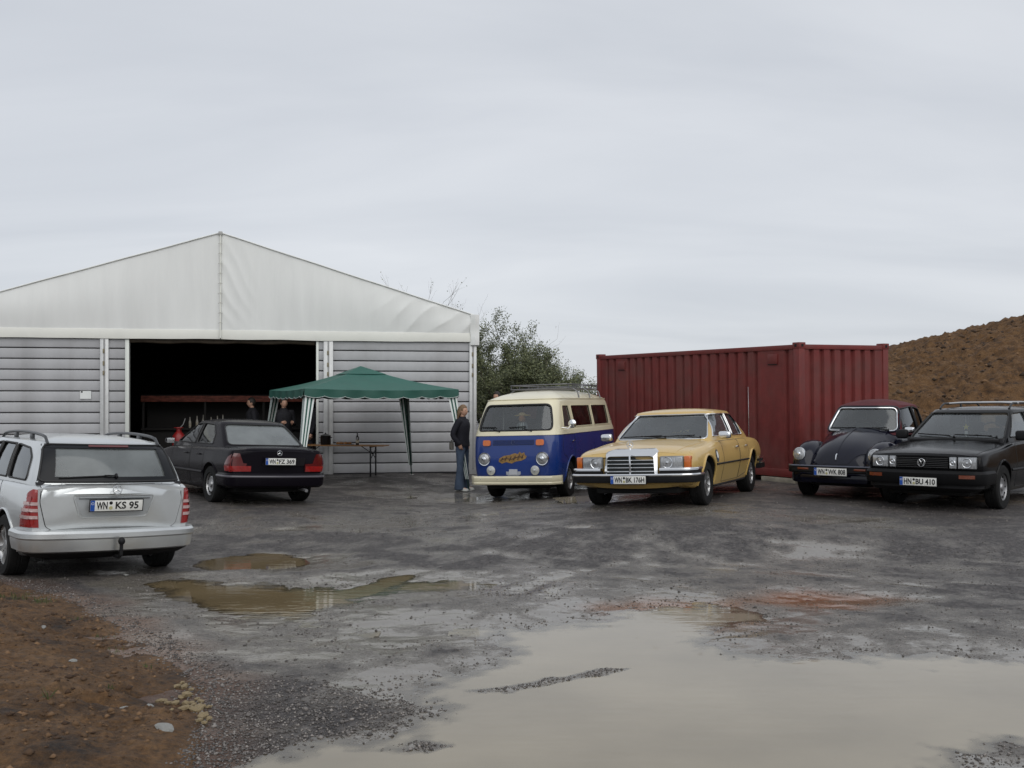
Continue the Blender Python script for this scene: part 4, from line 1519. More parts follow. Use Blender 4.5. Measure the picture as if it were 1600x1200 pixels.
def build_grass():
    rs = random.Random(12)
    GM = stone_material('grass_blade', (.035, .055, .012), (.12, .13, .04), .7)
    V, F = [], []
    def tuft(x, y, z, n, h, sp):
        for _ in range(n):
            a = rs.uniform(0, 6.28); r = rs.uniform(0, sp)
            p = Vector((x + r * math.cos(a), y + r * math.sin(a), z - .01))
            l = Vector((rs.gauss(0, .35), rs.gauss(0, .35), 1)).normalized() * h * rs.uniform(.5, 1.1)
            w = Vector((math.cos(a + 1.2), math.sin(a + 1.2), 0)) * .004
            b = len(V)
            V.extend([p - w, p + w, p + l * .6 + w * .7, p + l * 1.0])
            F.append([b, b + 1, b + 2, b + 3])
    def on_soil(u, v):
        x, y = px(u, v, .1)
        hh, _ = soil_h(np.array([x]), np.array([y]))
        return x, y, gz(x, y) + max(0, float(hh[0]))
    for (u, v, n, h, sp) in [(62, 930, 60, .06, .16), (50, 936, 40, .05, .14), (40, 920, 40, .05, .15), (170, 1078, 14, .05, .03), (165, 980, 20, .04, .10), (75, 1110, 8, .09, .03), (180, 1000, 20, .04, .1), (20, 925, 40, .05, .2), (120, 960, 12, .05, .05), (230, 1030, 10, .04, .05)]:
        tuft(*on_soil(u, v), n, h, sp)
    o = mk('grass_tufts', V, F, GM, None, False)
    tag(o, 'sparse green grass tufts on the soil bank', kind='stuff')


M_HALL = build_marquee()
build_interior(M_HALL)
build_container()
build_gazebo()
build_table()
build_bush(-.65, 32.5, 4.75, 2.5, 21, 'tall leafing shrub beside the right corner of the marquee', 60000, leafsize=.065)
build_bush(-2.4, 36.0, 6.1, 2.2, 5, 'bare twiggy shrub showing above the marquee roof edge', 1200, leafsize=.06)
build_bush(1.45, 34.0, 3.75, 1.5, 33, 'lower leafing shrub between the tall shrub and the container', 30000, leafsize=.062)
build_bush(.35, 31.0, 3.5, 2.0, 48, 'dense brownish shrub behind the camper van roof', 42000, leafsize=.068)
build_grass()

# ================================================================ vehicles
CHROME = mat('chrome', (0.72, 0.73, 0.74), 0.16, 1.0, rvar=0.06, vscale=8)
BLACKP = mat('black_plastic', (0.012, 0.012, 0.013), 0.5, var=0.2, spec=0.2)
RUBBER = mat('tyre_rubber', (0.012, 0.012, 0.012), 0.75, var=0.3, vscale=20, bump=0.2, bscale=60, spec=0.2)
UNDER = mat('underbody', (0.008, 0.008, 0.008), 0.9)
ALLOY = mat('alloy_rim', (0.42, 0.42, 0.42), 0.34, 0.85, var=0.12)
STEEL = mat('steel_rim', (0.30, 0.30, 0.31), 0.4, 0.7, var=0.15)
SEAT = mat('seat_cloth', (0.020, 0.020, 0.023), 0.9, var=0.2)
INNER = mat('cabin_lining', (0.030, 0.030, 0.033), 0.85)
SEALM = mat('window_rubber', (0.010, 0.010, 0.010), 0.55)
LENS = mat('headlamp_glass', (0.36, 0.37, 0.38), 0.12, 0.3, coat=1.0, var=0.45, vscale=22, stretch=(1, 3, 1))
REFL = mat('headlamp_bowl', (0.75, 0.77, 0.79), 0.12, 0.95)
AMBER = mat('amber_lens', (0.58, 0.13, 0.012), 0.18, coat=0.8, var=0.2, vscale=25)
REDL = mat('red_lens', (0.26, 0.010, 0.009), 0.16, coat=0.8, var=0.25, vscale=25)
REDD = mat('dark_red_lens', (0.10, 0.008, 0.008), 0.16, coat=0.8)
CLEARL = mat('white_lens', (0.46, 0.33, 0.32), 0.2, coat=0.6, var=0.2, vscale=30)
PLATEW = mat('plate_white', (0.78, 0.78, 0.74), 0.4, var=0.05)
PLATEB = mat('plate_blue', (0.012, 0.075, 0.36), 0.4)
INK = mat('plate_ink', (0.012, 0.012, 0.012), 0.5)
SEALG = mat('plate_seal', (0.45, 0.42, 0.22), 0.5)
GLASS = misted('car_glass', (0.62, 0.68, 0.68), 0.07, 1.5)
GLASSD = glass('car_glass_tinted', (0.28, 0.31, 0.31), 1.2)
GLASSR = misted('rear_glass_misted', (0.42, 0.46, 0.46), 0.34)


def paint(name, col, flake=0.0, rough=0.32, coat=0.5, spec=0.4, dirt=0.08):
    return mat(name, col, rough, flake, coat=coat, spec=spec, var=0.07, vscale=2.2, rvar=0.06, dirt=dirt)


def vehicle(key, name, label, cat='car', zs=1.0):
    s = SPOT[key]
    o = thing(name, label, cat, (s['x'], s['y'], s['z'] + 0.032), (math.atan(s['t']), 0, R(s['psi'])))
    o.scale = (1, 1, zs)
    return o


def lower_body(keys, bend, step=0.07, rs=0.05, rmid=0.12, midk=0.55, rb=0.06):
    ks = sorted(keys)
    x0, x1 = ks[0][0], ks[-1][0]
    xs = sorted(set([k[0] for k in ks] + list(np.arange(x0, x1, step))))
    xs2 = [xs[0]]
    for x in xs[1:]:
        if x - xs2[-1] > 0.012: xs2.append(x)
    rings = []
    for x in xs2:
        zb, zs, zt, wb, w, ws = pchip(ks, x)
        P = [(0, zb), (wb, zb), (w, zb + midk * (zs - zb)), (ws, zs), (ws * 0.55, zs + (zt - zs) * 0.85), (0, zt)]
        hp = rpoly(P, [0, rb, rmid, rs, 0.2, 0], 4, closed=False)
        half = [(p.x, p.y) for p in hp]
        ring = [Vector((x, a, b)) for a, b in half] + [Vector((x, -a, b)) for a, b in half[-2:0:-1]]
        rings.append([bend(p) for p in ring])
    g = G().rings(rings, True, True)
    return g


def ring_rect(z, xf, xr, w, rc, bf, br, sb, n=8):
    """rounded plan outline at height z with bowed front/rear screens"""
    P = rpoly([(xf, -w), (xf, w), (xr, w), (xr, -w)], rc, 5)
    out = []
    poly = []
    m = len(P)
    # corner arcs of 6 points each, edges subdivided n
    for c in range(4):
        arc = P[c * 6:(c + 1) * 6]
        nxt = P[((c + 1) % 4) * 6]
        poly += arc
        for k in range(1, n):
            poly.append(arc[-1].lerp(nxt, k / n))
    xm = (xf + xr) / 2; hl = (xf - xr) / 2
    for p in poly:
        x, y = p
        t = (x - xm) / hl
        f = max(0.0, t) ** 3; r_ = max(0.0, -t) ** 3
        yn = min(1.0, abs(y) / w)
        x2 = x - bf * yn * yn * f + br * yn * yn * r_
        y2 = y * (1 - sb * t * t)
        out.append(Vector((x2, y2, z)))
    return out


def greenhouse(keys, roof, rc=0.10, bf=0.08, br=0.06, sb=0.06, inset=0.0, zstart=None, steps=10, roofp=2.6, xroof=0.5):
    """keys (z, x_front, x_rear, half_width); roof (edge z, top z)"""
    ks = sorted(keys)
    z0 = ks[0][0] if zstart is None else zstart
    ze, zt = roof
    rings = []
    for i in range(steps + 1):
        z = z0 + (ze - z0) * i / steps
        xf, xr, w = pchip(ks, z)
        rings.append(ring_rect(z - (inset if i == steps else 0) * 0.5, xf - inset, xr + inset, w - inset, max(0.03, rc - inset), bf, br, sb))
    xf, xr, w = pchip(ks, ze)
    xf -= inset; xr += inset; w -= inset
    xc = xf + (xr - xf) * xroof
    for fr in (0.985, 0.955, 0.90, 0.80, 0.64, 0.42, 0.18, 0.02):
        z = ze + (zt - ze) * (1 - fr ** roofp) - inset
        ex = 1 - (1 - fr) * 0.92
        rings.append(ring_rect(z, xc + (xf - xc) * ex, xc + (xr - xc) * ex, w * fr, max(0.008, (rc - inset) * fr), bf * fr, br * fr, sb))
    return G().rings(rings, True, True)


def cabin(root, name, keys, roof, m, windows, wells=None, **kw):
    """pillars and roof with real window openings. windows: list of (axis, polygon, radius)"""
    o = greenhouse(keys, roof, **kw).build(name, m, root, 40)
    bv = bvh_of(o)
    zlow = min(k[0] for k in keys)
    kin = [(z - (0.0 if i else 0.0), a, b, c) for i, (z, a, b, c) in enumerate(sorted(keys))]
    g = greenhouse(kin, (roof[0], roof[1]), inset=0.045, zstart=zlow - 0.0, **kw)
    # push the inner floor down so that it opens the underside
    for p in g.v:
        if p.z < zlow + 0.002: p.z = zlow - 0.1
    inner = g.build('cut', INNER, None, False)
    cuts = [inner]
    for axis, poly, rad in windows:
        P = rpoly([Vector(p) for p in poly], rad) if rad else [Vector(p) for p in poly]
        if axis == 'y':
            c = G().prism(P, lambda a, b: Vector((a, -2, b)), lambda a, b: Vector((a, 2, b)))
        elif axis == 'x+':
            xm = sum(k[1] + k[2] for k in keys) / len(keys) / 2
            c = G().prism(P, lambda a, b: Vector((xm, a, b)), lambda a, b: Vector((4, a, b)))
        else:
            xm = sum(k[1] + k[2] for k in keys) / len(keys) / 2
            c = G().prism(P, lambda a, b: Vector((xm, a, b)), lambda a, b: Vector((-4, a, b)))
        cuts.append(c.build('cut', INNER, None, False))
    boolean(o, cuts)
    finish_smooth(o, 40)
    return o, bv


def finish_smooth(o, ang):
    me = o.data
    me.polygons.foreach_set('use_smooth', [True] * len(me.polygons))
    me.set_sharp_from_angle(angle=R(ang))
    me.update()


def arches(o, wheels, r, depth=0.42, yout=1.3, flat=None):
    cuts = []
    for (x, z, w) in wheels:
        for s in (-1, 1):
            cuts.append(G().cyl((x, s * (w - depth), z), (x, s * yout, z), r, n=40).build('cut', UNDER, None, False))
    boolean(o, cuts)
    finish_smooth(o, 38)


def arch_lip(root, bv, x, z, r, s, m, off=0.004, tr=0.014, a0=-8, a1=188):
    g = G()
    pts = []
    ax = 'y+' if s > 0 else 'y-'
    for k in range(25):
        a = R(a0 + (a1 - a0) * k / 24)
        pts.append(project(bv, ax, x + math.cos(a) * r, z + math.sin(a) * r, off))
    g.tube(pts, tr, 6)
    return g.build('arch_lip', m, root)


def wheel(root, x, y, r, width, rim, style, steer=0.0):
    """wheel > hub with tyre and rim; outer face towards the sign of y"""
    s = 1 if y > 0 else -1
    M = Matrix.Translation((x, y, r)) @ Matrix.Rotation(R(steer), 4, 'Z') @ Matrix.Rotation(R(-90 * s), 4, 'X')
    hub = G().lathe([(0.001, -width * 0.3), (rim * 0.35, -width * 0.3), (rim * 0.35, width * 0.2), (0.001, width * 0.2)], 16, M).build('wheel', BLACKP, root)
    w = width / 2
    prof = [(rim * 0.97, -w * 0.8), (rim * 1.02, -w), (r * 0.93, -w), (r * 0.985, -w * 0.82), (r, -w * 0.55), (r, -w * 0.22), (r * 0.985, -w * 0.18), (r * 0.985, -w * 0.1), (r, -w * 0.06),
            (r, w * 0.06), (r * 0.985, w * 0.1), (r * 0.985, w * 0.18), (r, w * 0.22), (r, w * 0.55), (r * 0.985, w * 0.82), (r * 0.93, w), (rim * 1.02, w), (rim * 0.97, w * 0.8)]
    G().lathe(prof, 36, M).build('tyre', RUBBER, hub, 30)
    g = G()
    g.lathe([(rim * 0.99, -w * 0.7), (rim * 0.90, -w * 0.6), (rim * 0.90, w * 0.55), (rim * 0.97, w * 0.80), (rim * 1.015, w * 0.92), (rim * 1.03, w * 0.86)], 32, M)
    if style == 'spoke5' or style == 'spoke7' or style == 'spoke10':
        n = {'spoke5': 5, 'spoke7': 7, 'spoke10': 10}[style]
        g.lathe([(0.001, w * 0.72), (rim * 0.20, w * 0.72), (rim * 0.27, w * 0.60), (rim * 0.27, w * 0.3)], 20, M)
        for k in range(n):
            a = 2 * math.pi * k / n + 0.3
            sw = rim * (0.20 if n == 5 else (0.15 if n == 7 else 0.10))
            ca, sa = math.cos(a), math.sin(a)
            def P(rr, t, h): return M @ Vector((rr * ca - t * sa, rr * sa + t * ca, h))
            g.rings([[P(rim * 0.2, -sw * 0.75, w * 0.68), P(rim * 0.2, sw * 0.75, w * 0.68), P(rim * 0.2, sw * 0.75, w * 0.3), P(rim * 0.2, -sw * 0.75, w * 0.3)],
                     [P(rim * 0.6, -sw * 0.55, w * 0.70), P(rim * 0.6, sw * 0.55, w * 0.70), P(rim * 0.6, sw * 0.55, w * 0.35), P(rim * 0.6, -sw * 0.55, w * 0.35)],
                     [P(rim * 0.95, -sw * 0.8, w * 0.78), P(rim * 0.95, sw * 0.8, w * 0.78), P(rim * 0.95, sw * 0.8, w * 0.4), P(rim * 0.95, -sw * 0.8, w * 0.4)]])
    else:
        # pressed disc with a ring of holes and a domed cap
        g.lathe([(0.001, w * 0.86), (rim * 0.22, w * 0.84), (rim * 0.30, w * 0.62), (rim * 0.46, w * 0.56), (rim * 0.62, w * 0.66), (rim * 0.74, w * 0.60), (rim * 0.92, w * 0.42)], 32, M)
    rm = g.build('rim', ALLOY if style != 'steel' else STEEL, hub, 30)
    if style in ('steel', 'cover'):
        gh = G()
        n = 10 if style == 'steel' else 12
        for k in range(n):
            a = 2 * math.pi * k / n
            c = M @ Vector((rim * 0.76 * math.cos(a), rim * 0.76 * math.sin(a), w * 0.575))
            nrm = (M.to_3x3() @ Vector((0, 0, 1)))
            gh.cyl(c - nrm * 0.02, c + nrm * 0.014, rim * 0.075, n=10)
        gh.build('vent_hole', UNDER, hub)
    return hub


def plate(root, x, y, z, text, facing, tilt=0.0, w=0.52, h=0.112, bend=None):
    """number plate: board, blue band, two round seals, lettering"""
    X = Vector((0, 1, 0)) if facing == 'front' else Vector((0, -1, 0))
    Z = Vector((1, 0, 0)) if facing == 'front' else Vector((-1, 0, 0))
    Yv = Z.cross(X)
    M = Matrix.Translation((x, y, z)) @ Matrix(((X.x, Yv.x, Z.x, 0), (X.y, Yv.y, Z.y, 0), (X.z, Yv.z, Z.z, 0), (0, 0, 0, 1))) @ Matrix.Rotation(R(tilt), 4, 'X')
    b = G().box(-w / 2, w / 2, -h / 2, h / 2, -0.010, 0, 0.003, M).build('number_plate', PLATEW, root)
    G().box(-w / 2 + 0.003, -w / 2 + 0.045, -h / 2 + 0.003, h / 2 - 0.003, -0.002, 0.0015, 0, M).build('blue_band', PLATEB, b)
    fr = G()
    for (a0, a1, b0, b1) in [(-w / 2 - .006, w / 2 + .006, h / 2, h / 2 + .006), (-w / 2 - .006, w / 2 + .006, -h / 2 - .006, -h / 2), (-w / 2 - .006, -w / 2, -h / 2, h / 2), (w / 2, w / 2 + .006, -h / 2, h / 2)]:
        fr.box(a0, a1, b0, b1, -0.012, 0.003, 0, M)
    fr.build('plate_frame', BLACKP, b)
    a, rest = text.split(':')
    # district code, seals, rest
    text_mesh('lettering', a, 0.108, INK, b, M @ Matrix.Translation((-0.145, 0, 0.0012)), bold=0.003, fit=(0.108, 0.076))
    text_mesh('lettering', rest, 0.108, INK, b, M @ Matrix.Translation((0.103, 0, 0.0012)), bold=0.003, fit=(min(0.27, 0.046 * len(rest)), 0.076))
    sg = G()
    sg.lathe([(0.001, 0.0022), (0.017, 0.0022), (0.017, 0)], 16, M @ Matrix.Translation((-0.058, 0.026, 0)))
    sg.build('seal', BLACKP, b)
    sg = G()
    sg.lathe([(0.001, 0.0022), (0.018, 0.0022), (0.018, 0)], 16, M @ Matrix.Translation((-0.058, -0.024, 0)))
    sg.build('seal', SEALG, b)
    sg = G()
    for k in range(12):
        q = 2 * math.pi * k / 12
        sg.box(-0.0022, 0.0022, -0.0022, 0.0022, 0.0015, 0.0022, 0, M @ Matrix.Translation((-w / 2 + 0.024 + 0.012 * math.cos(q), 0.022 + 0.012 * math.sin(q), 0)))
    sg.build('star_ring', PLATEW, b)
    return b


def star(root, c, r, facing, upright=True, tr=0.005):
    """three-pointed emblem in a ring, seen from the given end of the car"""
    c = Vector(c)
    g = G()
    U = Vector((0, 1, 0)); V = Vector((0, 0, 1))
    g.tube([c + (U * math.cos(2 * math.pi * k / 24) + V * math.sin(2 * math.pi * k / 24)) * r for k in range(24)], tr, 6, closed=True)
    for a in (90, 210, 330):
        d = U * math.cos(R(a)) + V * math.sin(R(a))
        g.tube([c, c + d * r], tr, 6, taper=[tr * 1.9, tr * 0.5])
    return g.build('emblem', CHROME, root)


def seats(root, xs, ys, zt, zb, rear=None, w=0.23):
    for x in xs:
        for y in ys:
            g = G().box(x - 0.07, x + 0.05, y - w, y + w, zb, zt - 0.16, 0.03, Matrix.Translation((0, 0, 0)))
            g.box(x - 0.06, x + 0.02, y - 0.12, y + 0.12, zt - 0.13, zt + 0.02, 0.025)
            g.cyl((x - 0.02, y - 0.05, zt - 0.2), (x - 0.02, y - 0.05, zt - 0.1), 0.008, n=6)
            g.cyl((x - 0.02, y + 0.05, zt - 0.2), (x - 0.02, y + 0.05, zt - 0.1), 0.008, n=6)
            g.build('seat', SEAT, root)


def steering(root, x, y, z, r=0.19, tilt=25):
    M = Matrix.Translation((x, y, z)) @ Matrix.Rotation(R(90 - tilt), 4, 'Y')
    g = G().tube([M @ Vector((r * math.cos(2 * math.pi * k / 20), r * math.sin(2 * math.pi * k / 20), 0)) for k in range(20)], 0.014, 6, closed=True)
    for a in (0, 120, 240):
        g.cyl(M @ Vector((0, 0, 0)), M @ Vector((r * math.cos(R(a)), r * math.sin(R(a)), 0)), 0.012, n=6)
    g.build('steering_wheel', BLACKP, root)


def panel_seams(root, bv, polys, m=None, r=0.0035, rad=0.03):
    for axis, poly in polys:
        g = G()
        outline(g, bv, poly, axis, 0.0, r, rad)
        g.build('panel_gap', m or SEALM, root)


def panes(root, bv, wins, gm=None, seal=SEALM, sr=0.010, off=-0.012, name=None):
    """glass panes with their seals; 'y' windows are made on both sides"""
    for w in wins:
        axis, poly, rad = w[:3]
        g_ = w[3] if len(w) > 3 else (gm or GLASS)
        nm = w[4] if len(w) > 4 else (name or ('windscreen' if axis == 'x+' else ('rear_window' if axis == 'x-' else 'side_window')))
        sl = w[5] if len(w) > 5 else seal
        for ax in (('y+', 'y-') if axis == 'y' else (axis,)):
            p = patch(nm, bv, poly, ax, off, g_, root, 0.09, r=rad)
            g = G(); outline(g, bv, poly, ax, 0.002, sr, rad)
            g.build('window_seal', sl, p)


def wiper(root, bv, base, tip, blade0, blade1, axis='x+', off=0.02, m=BLACKP):
    g = G()
    a = project(bv, axis, *base, 0.015); b = project(bv, axis, *tip, off + 0.006)
    mid = project(bv, axis, (base[0] + tip[0]) / 2, (base[1] + tip[1]) / 2, off + 0.012)
    g.tube([a, mid, b], 0.007, 6)
    n = 7
    g.tube([project(bv, axis, blade0[0] + (blade1[0] - blade0[0]) * k / n, blade0[1] + (blade1[1] - blade0[1]) * k / n, off * 0.5) for k in range(n + 1)], 0.009, 6)
    g.cyl(a - Vector((0.02, 0, 0.01)), a + Vector((0.02, 0, 0.02)), 0.014, n=8)
    return g.build('wiper', m, root)


def bumper_bar(keys, bend, prof, y1, n=24):
    """bar running across the front/rear following the plan bend; prof = closed (dx, z) outline; wraps round the corner by keys"""
    rings = []
    for k in range(n + 1):
        y = -y1 + 2 * y1 * k / n
        x = keys(y)
        rings.append([bend(Vector((x + dx, y, z))) for dx, z in prof])
    return G().rings(rings, True, True)


def bumper_path(x0, sg, w, xs, bow, rc=.22):
    """plan line of a bumper: along one flank, round the corner, across, round and back"""
    xc = x0 - sg * bow
    P = rpoly([(xs, -w), (xc, -w), (x0 - sg * bow * .25, -w * .5), (x0, 0), (x0 - sg * bow * .25, w * .5), (xc, w), (xs, w)], [0, rc, .2, .2, .2, rc, 0], 7, closed=False)
    out = [P[0]]
    for p in P[1:]:
        if (p - out[-1]).length > 1e-4: out.append(p)
    return out


def plan_sweep(path, prof, sg):
    """sweep a closed (outward, z) outline along a plan path"""
    n = len(path)
    rings = []
    for i, p in enumerate(path):
        a = path[max(0, i - 1)]; b = path[min(n - 1, i + 1)]
        t = (b - a).normalized()
        nr = Vector((t.y, -t.x)) * sg
        rings.append([Vector((p.x + nr.x * o, p.y + nr.y * o, z)) for o, z in prof])
    return G().rings(rings, True, True)


def nobend(p):
    return p


def bend_ends(xf, kf, xr, kr, L=0.6):
    """bow the nose and tail faces in plan"""
    def f(p):
        x, y, z = p
        if x > xf - L:
            t = (x - (xf - L)) / L
            x -= kf * y * y * t * t
        elif x < xr + L:
            t = ((xr + L) - x) / L
            x += kr * y * y * t * t
        return Vector((x, y, z))
    return f


def mirror(root, c, s, m, size=(0.055, 0.09, 0.065), lens=True, front=1):
    """door mirror: shaped housing and its glass; s = side"""
    x, y, z = c
    sx, sy, sz = size
    g = G()
    def fn(d, q):
        p = lambda a: math.copysign(abs(a) ** 0.5, a)
        return Vector((p(d.x) * sx * (1.1 if d.x > 0 else 0.6), p(d.y) * sy * 0.95, p(d.z) * sz * 0.92 * (1.0 - 0.10 * d.y * s)))
    g.ell((x, y + s * sy * 0.9, z), 1, 1, 1, 20, 13, fn=fn)
    g.box(x - 0.02, x + 0.03, min(y, y + s * sy), max(y, y + s * sy), z - sz * 0.7, z - sz * 0.2, 0.008)
    o = g.build('mirror', m, root)
    G().box(x - sx * 0.64, x - sx * 0.59, y + s * sy * 0.9 - sy * 0.8, y + s * sy * 0.9 + sy * 0.8, z - sz * 0.75, z + sz * 0.75, 0.0).build('mirror_glass', CHROME, o)
    return o


def side_poly(a):
    return a


# ---------------------------------------------------------------- gold saloon
def build_gold():
    P = paint('ochre_gold_paint', (0.55, 0.375, 0.125))
    root = vehicle('gold', 'saloon_car', 'mustard gold classic saloon car with chrome grille parked before the red container')
    bend = bend_ends(2.24, 0.11, -2.46, 0.09)
    keys = [(2.25, .42, .71, .745, .70, .82, .785), (2.20, .36, .755, .80, .74, .87, .82), (1.95, .29, .81, .865, .80, .915, .845), (1.43, .25, .855, .925, .82, .935, .865),
            (.80, .23, .905, .965, .84, .94, .875), (-.5, .23, .925, .97, .84, .94, .88), (-1.43, .25, .925, .965, .84, .935, .875), (-1.9, .30, .905, .95, .80, .915, .855),
            (-2.30, .36, .86, .91, .76, .885, .82), (-2.44, .42, .83, .87, .72, .85, .785)]
    body = lower_body(keys, bend, rs=0.075, midk=0.58).build('body', [P, UNDER], root, 38)
    bv = bvh_of(body)
    arches(body, [(1.4325, .36, .93), (-1.4325, .36, .93)], 0.365)
    ck = [(.88, 1.00, -1.86, .815), (.95, .90, -1.78, .80), (1.32, .30, -1.18, .665), (1.40, .20, -1.08, .62)]
    wins = [('y', [(.62, .985), (.20, 1.325), (-.40, 1.335), (-.42, .985)], .03), ('y', [(-.50, .985), (-.48, 1.335), (-.92, 1.325), (-1.12, 1.20), (-1.20, .985)], .03),
            ('x+', [(-.715, .955), (.715, .955), (.572, 1.33), (-.572, 1.33)], .06), ('x-', [(-.68, .985), (.68, .985), (.55, 1.315), (-.55, 1.315)], .06)]
    cab, cbv = cabin(root, 'roof', ck, (1.375, 1.435), P, wins, rc=0.12, bf=0.13, br=0.10, sb=0.05)
    panes(root, cbv, wins, GLASS, CHROME, 0.011)
    # bonnet panel and boot
    patch('bonnet', bv, [(2.16, -.62), (2.20, 0), (2.16, .62), (1.5, .70), (.98, .74), (.93, .40), (.92, 0), (.93, -.40), (.98, -.74), (1.5, -.70)], 'z+', 0.004, P, root, 0.08, 0.012)
    panel_seams(root, bv, [('y+', [(.62, .30), (.62, .91), (-.42, .92), (-.44, .30)]), ('y+', [(-.47, .30), (-.46, .92), (-1.05, .92), (-1.10, .62), (-.98, .36)]),
                           ('y-', [(.62, .30), (.62, .91), (-.42, .92), (-.44, .30)]), ('y-', [(-.47, .30), (-.46, .92), (-1.05, .92), (-1.10, .62), (-.98, .36)])])
    for ax in ('y+', 'y-'):
        for xa in (-.34, -.98):
            g = G()
            pts = [project(bv, ax, xa + 0.18 * k / 5, .80, 0.018 + 0.012 * math.sin(math.pi * k / 5)) for k in range(6)]
            g.tube(pts, 0.012, 6)
            g.build('door_handle', CHROME, root)
        g = G()
        for x0, x1 in ((1.06, -1.06),):
            g.tube([project(bv, ax, x0 + (x1 - x0) * k / 30, .58, 0.006) for k in range(31)], 0.014, 6)
        g.build('rubbing_strip', BLACKP, root)
        g = G(); g.tube([project(bv, ax, 1.0 - 2.0 * k / 20, .262, 0.004) for k in range(21)], 0.018, 6); g.build('sill_trim', BLACKP, root)
    # round sticker on the front wing
    d = patch('sticker', bv, [(1.0 + .075 * math.cos(R(a)), .70 + .095 * math.sin(R(a))) for a in range(0, 360, 24)], 'y+', 0.006, mat('sticker_dark', (0.05, 0.07, 0.10), 0.4), root, 0.04)
    patch('sticker_centre', bv, [(1.0 + .042 * math.cos(R(a)), .715 + .055 * math.sin(R(a))) for a in range(0, 360, 30)], 'y+', 0.009, PLATEW, d, 0.03)
    # grille: chrome shell, dark field, bars
    gx = 2.30
    shell = G()
    ring_o = rpoly([(-.40, .47), (.40, .47), (.385, .815), (.30, .845), (-.30, .845), (-.385, .815)], .03)
    ring_i = rpoly([(-.352, .49), (.352, .49), (.342, .735), (.30, .752), (-.30, .752), (-.342, .735)], .02)
    fo = [bend(Vector((gx - 0.045 - max(0, p.y - .70) * .9, p.x, p.y))) for p in ring_o]; ff = [bend(Vector((gx - max(0, p.y - .70) * .75, p.x * .985, p.y - .004))) for p in ring_o]
    fi = [bend(Vector((gx, p.x, p.y))) for p in ring_i]; fb = [bend(Vector((gx - 0.05, p.x, p.y))) for p in ring_i]
    back_ = [bend(Vector((gx - 0.30, p.x, p.y + .01))) for p in ring_o]
    shell.rings([back_, fo, ff, fi, fb], True, False)
    gr = shell.build('grille', CHROME, root, 40)
    g = G().box(gx - 0.10, gx - 0.055, -.36, .36, .475, .76, 0); g.map(bend); g.build('grille_backing', mat('grille_dark', (0.010, 0.016, 0.016), 0.4), gr)
    for k in range(4):
        z = .53 + .052 * k + .006
        g = G().box(gx - 0.055, gx - 0.020, -.352, 0, z - .0065, z + .0065, 0.002).box(gx - 0.055, gx - 0.020, 0, .352, z - .0065, z + .0065, 0.002)
        g.map(bend); g.build('grille_bar', CHROME, gr)
    G().box(gx - 0.05, gx + 0.003, -.012, .012, .49, .76, 0.003).build('grille_bar', CHROME, gr)
    star(root, (gx - 0.03, 0, .912), .045, 'front')
    G().cyl((gx - 0.03, 0, .84), (gx - 0.03, 0, .87), 0.016, 0.008).build('emblem_base', CHROME, root)
    # lamps
    for s in (-1, 1):
        def quad(y0, y1, z0, z1, x=2.285, dx=0.07):
            return G().box(x - dx, x, min(s * y0, s * y1), max(s * y0, s * y1), z0, z1, 0.012).map(bend)
        h = quad(.425, .745, .565, .745).build('headlamp', mat('lamp_housing', (0.25, 0.26, 0.27), 0.3, 0.4), root)
        quad(.435, .735, .575, .735, 2.292, 0.012).build('lamp_glass', LENS, h)
        g = G().lathe([(0.078, 0.004), (0.074, 0.010), (0.066, 0.005)], 24, Matrix.Translation(bend(Vector((2.288, s * .53, .655)))) @ Matrix.Rotation(R(90), 4, 'Y')).lathe([(.001, .016), (.018, .012), (.022, .002)], 12, Matrix.Translation(bend(Vector((2.288, s * .53, .655)))) @ Matrix.Rotation(R(90), 4, 'Y'))
        g.build('lamp_bowl', REFL, h)
        g = G().box(2.13, 2.285, min(s * .755, s * .845), max(s * .755, s * .845), .57, .742, 0.015).map(bend)
        g.build('indicator', AMBER, root)
        # rear lamp
        g = G().box(-2.48, -2.38, min(s * .42, s * .82), max(s * .42, s * .82), .60, .78, 0.015).map(bend); g.build('tail_lamp', REDL, root)
    # bumpers: black band between chrome blades, wrapping the corners
    for x0, sg, xs_ in ((2.36, 1, 1.86), (-2.52, -1, -1.88)):
        nm = 'front_bumper' if sg > 0 else 'rear_bumper'
        path = bumper_path(x0, sg, .928, xs_, .10)
        b = plan_sweep(path, [(-.07, .375), (0, .38), (.010, .40), (.010, .46), (0, .47), (-.07, .47)], sg).build(nm, BLACKP, root)
        plan_sweep(path, [(-.06, .466), (.014, .470), (.026, .487), (.014, .504), (-.06, .506)], sg).build('chrome_blade', CHROME, b)
        m_ = len(path) // 2
        cut = [p for p in path if abs(p.y) > .43]
        for part in ([p for p in cut if p.y < 0], [p for p in cut if p.y > 0]):
            plan_sweep(part, [(-.10, .545), (-.012, .548), (.002, .565), (-.012, .583), (-.10, .586)], sg).build('chrome_blade', CHROME, b)
            plan_sweep(part, [(-.10, .505), (-.02, .505), (-.02, .546), (-.10, .546)], sg).build('bumper_infill', BLACKP, b)
    # valance under the bumper
    g = G()
    rings = []
    for k in range(21):
        y = -.86 + 1.72 * k / 20
        x = 2.25 - .11 * y * y
        zl = .29 + .05 * (abs(y) / .86) ** 2
        rings.append([Vector((x, y, .40)), Vector((x + .01, y, .36)), Vector((x - .05, y, zl)), Vector((x - .12, y, zl)), Vector((x - .12, y, .40))])
    g.rings(rings, True, True); g.build('valance', P, root)
    plate(root, 2.402, 0, .425, 'WN:BK 176H', 'front')
    for s in (-1, 1):
        for x in (1.4325, -1.4325):
            wheel(root, x, s * .775, .325, .205, .195, 'spoke10')
            arch_lip(root, bv, x, .36, .372, s, P, 0.002, 0.016)
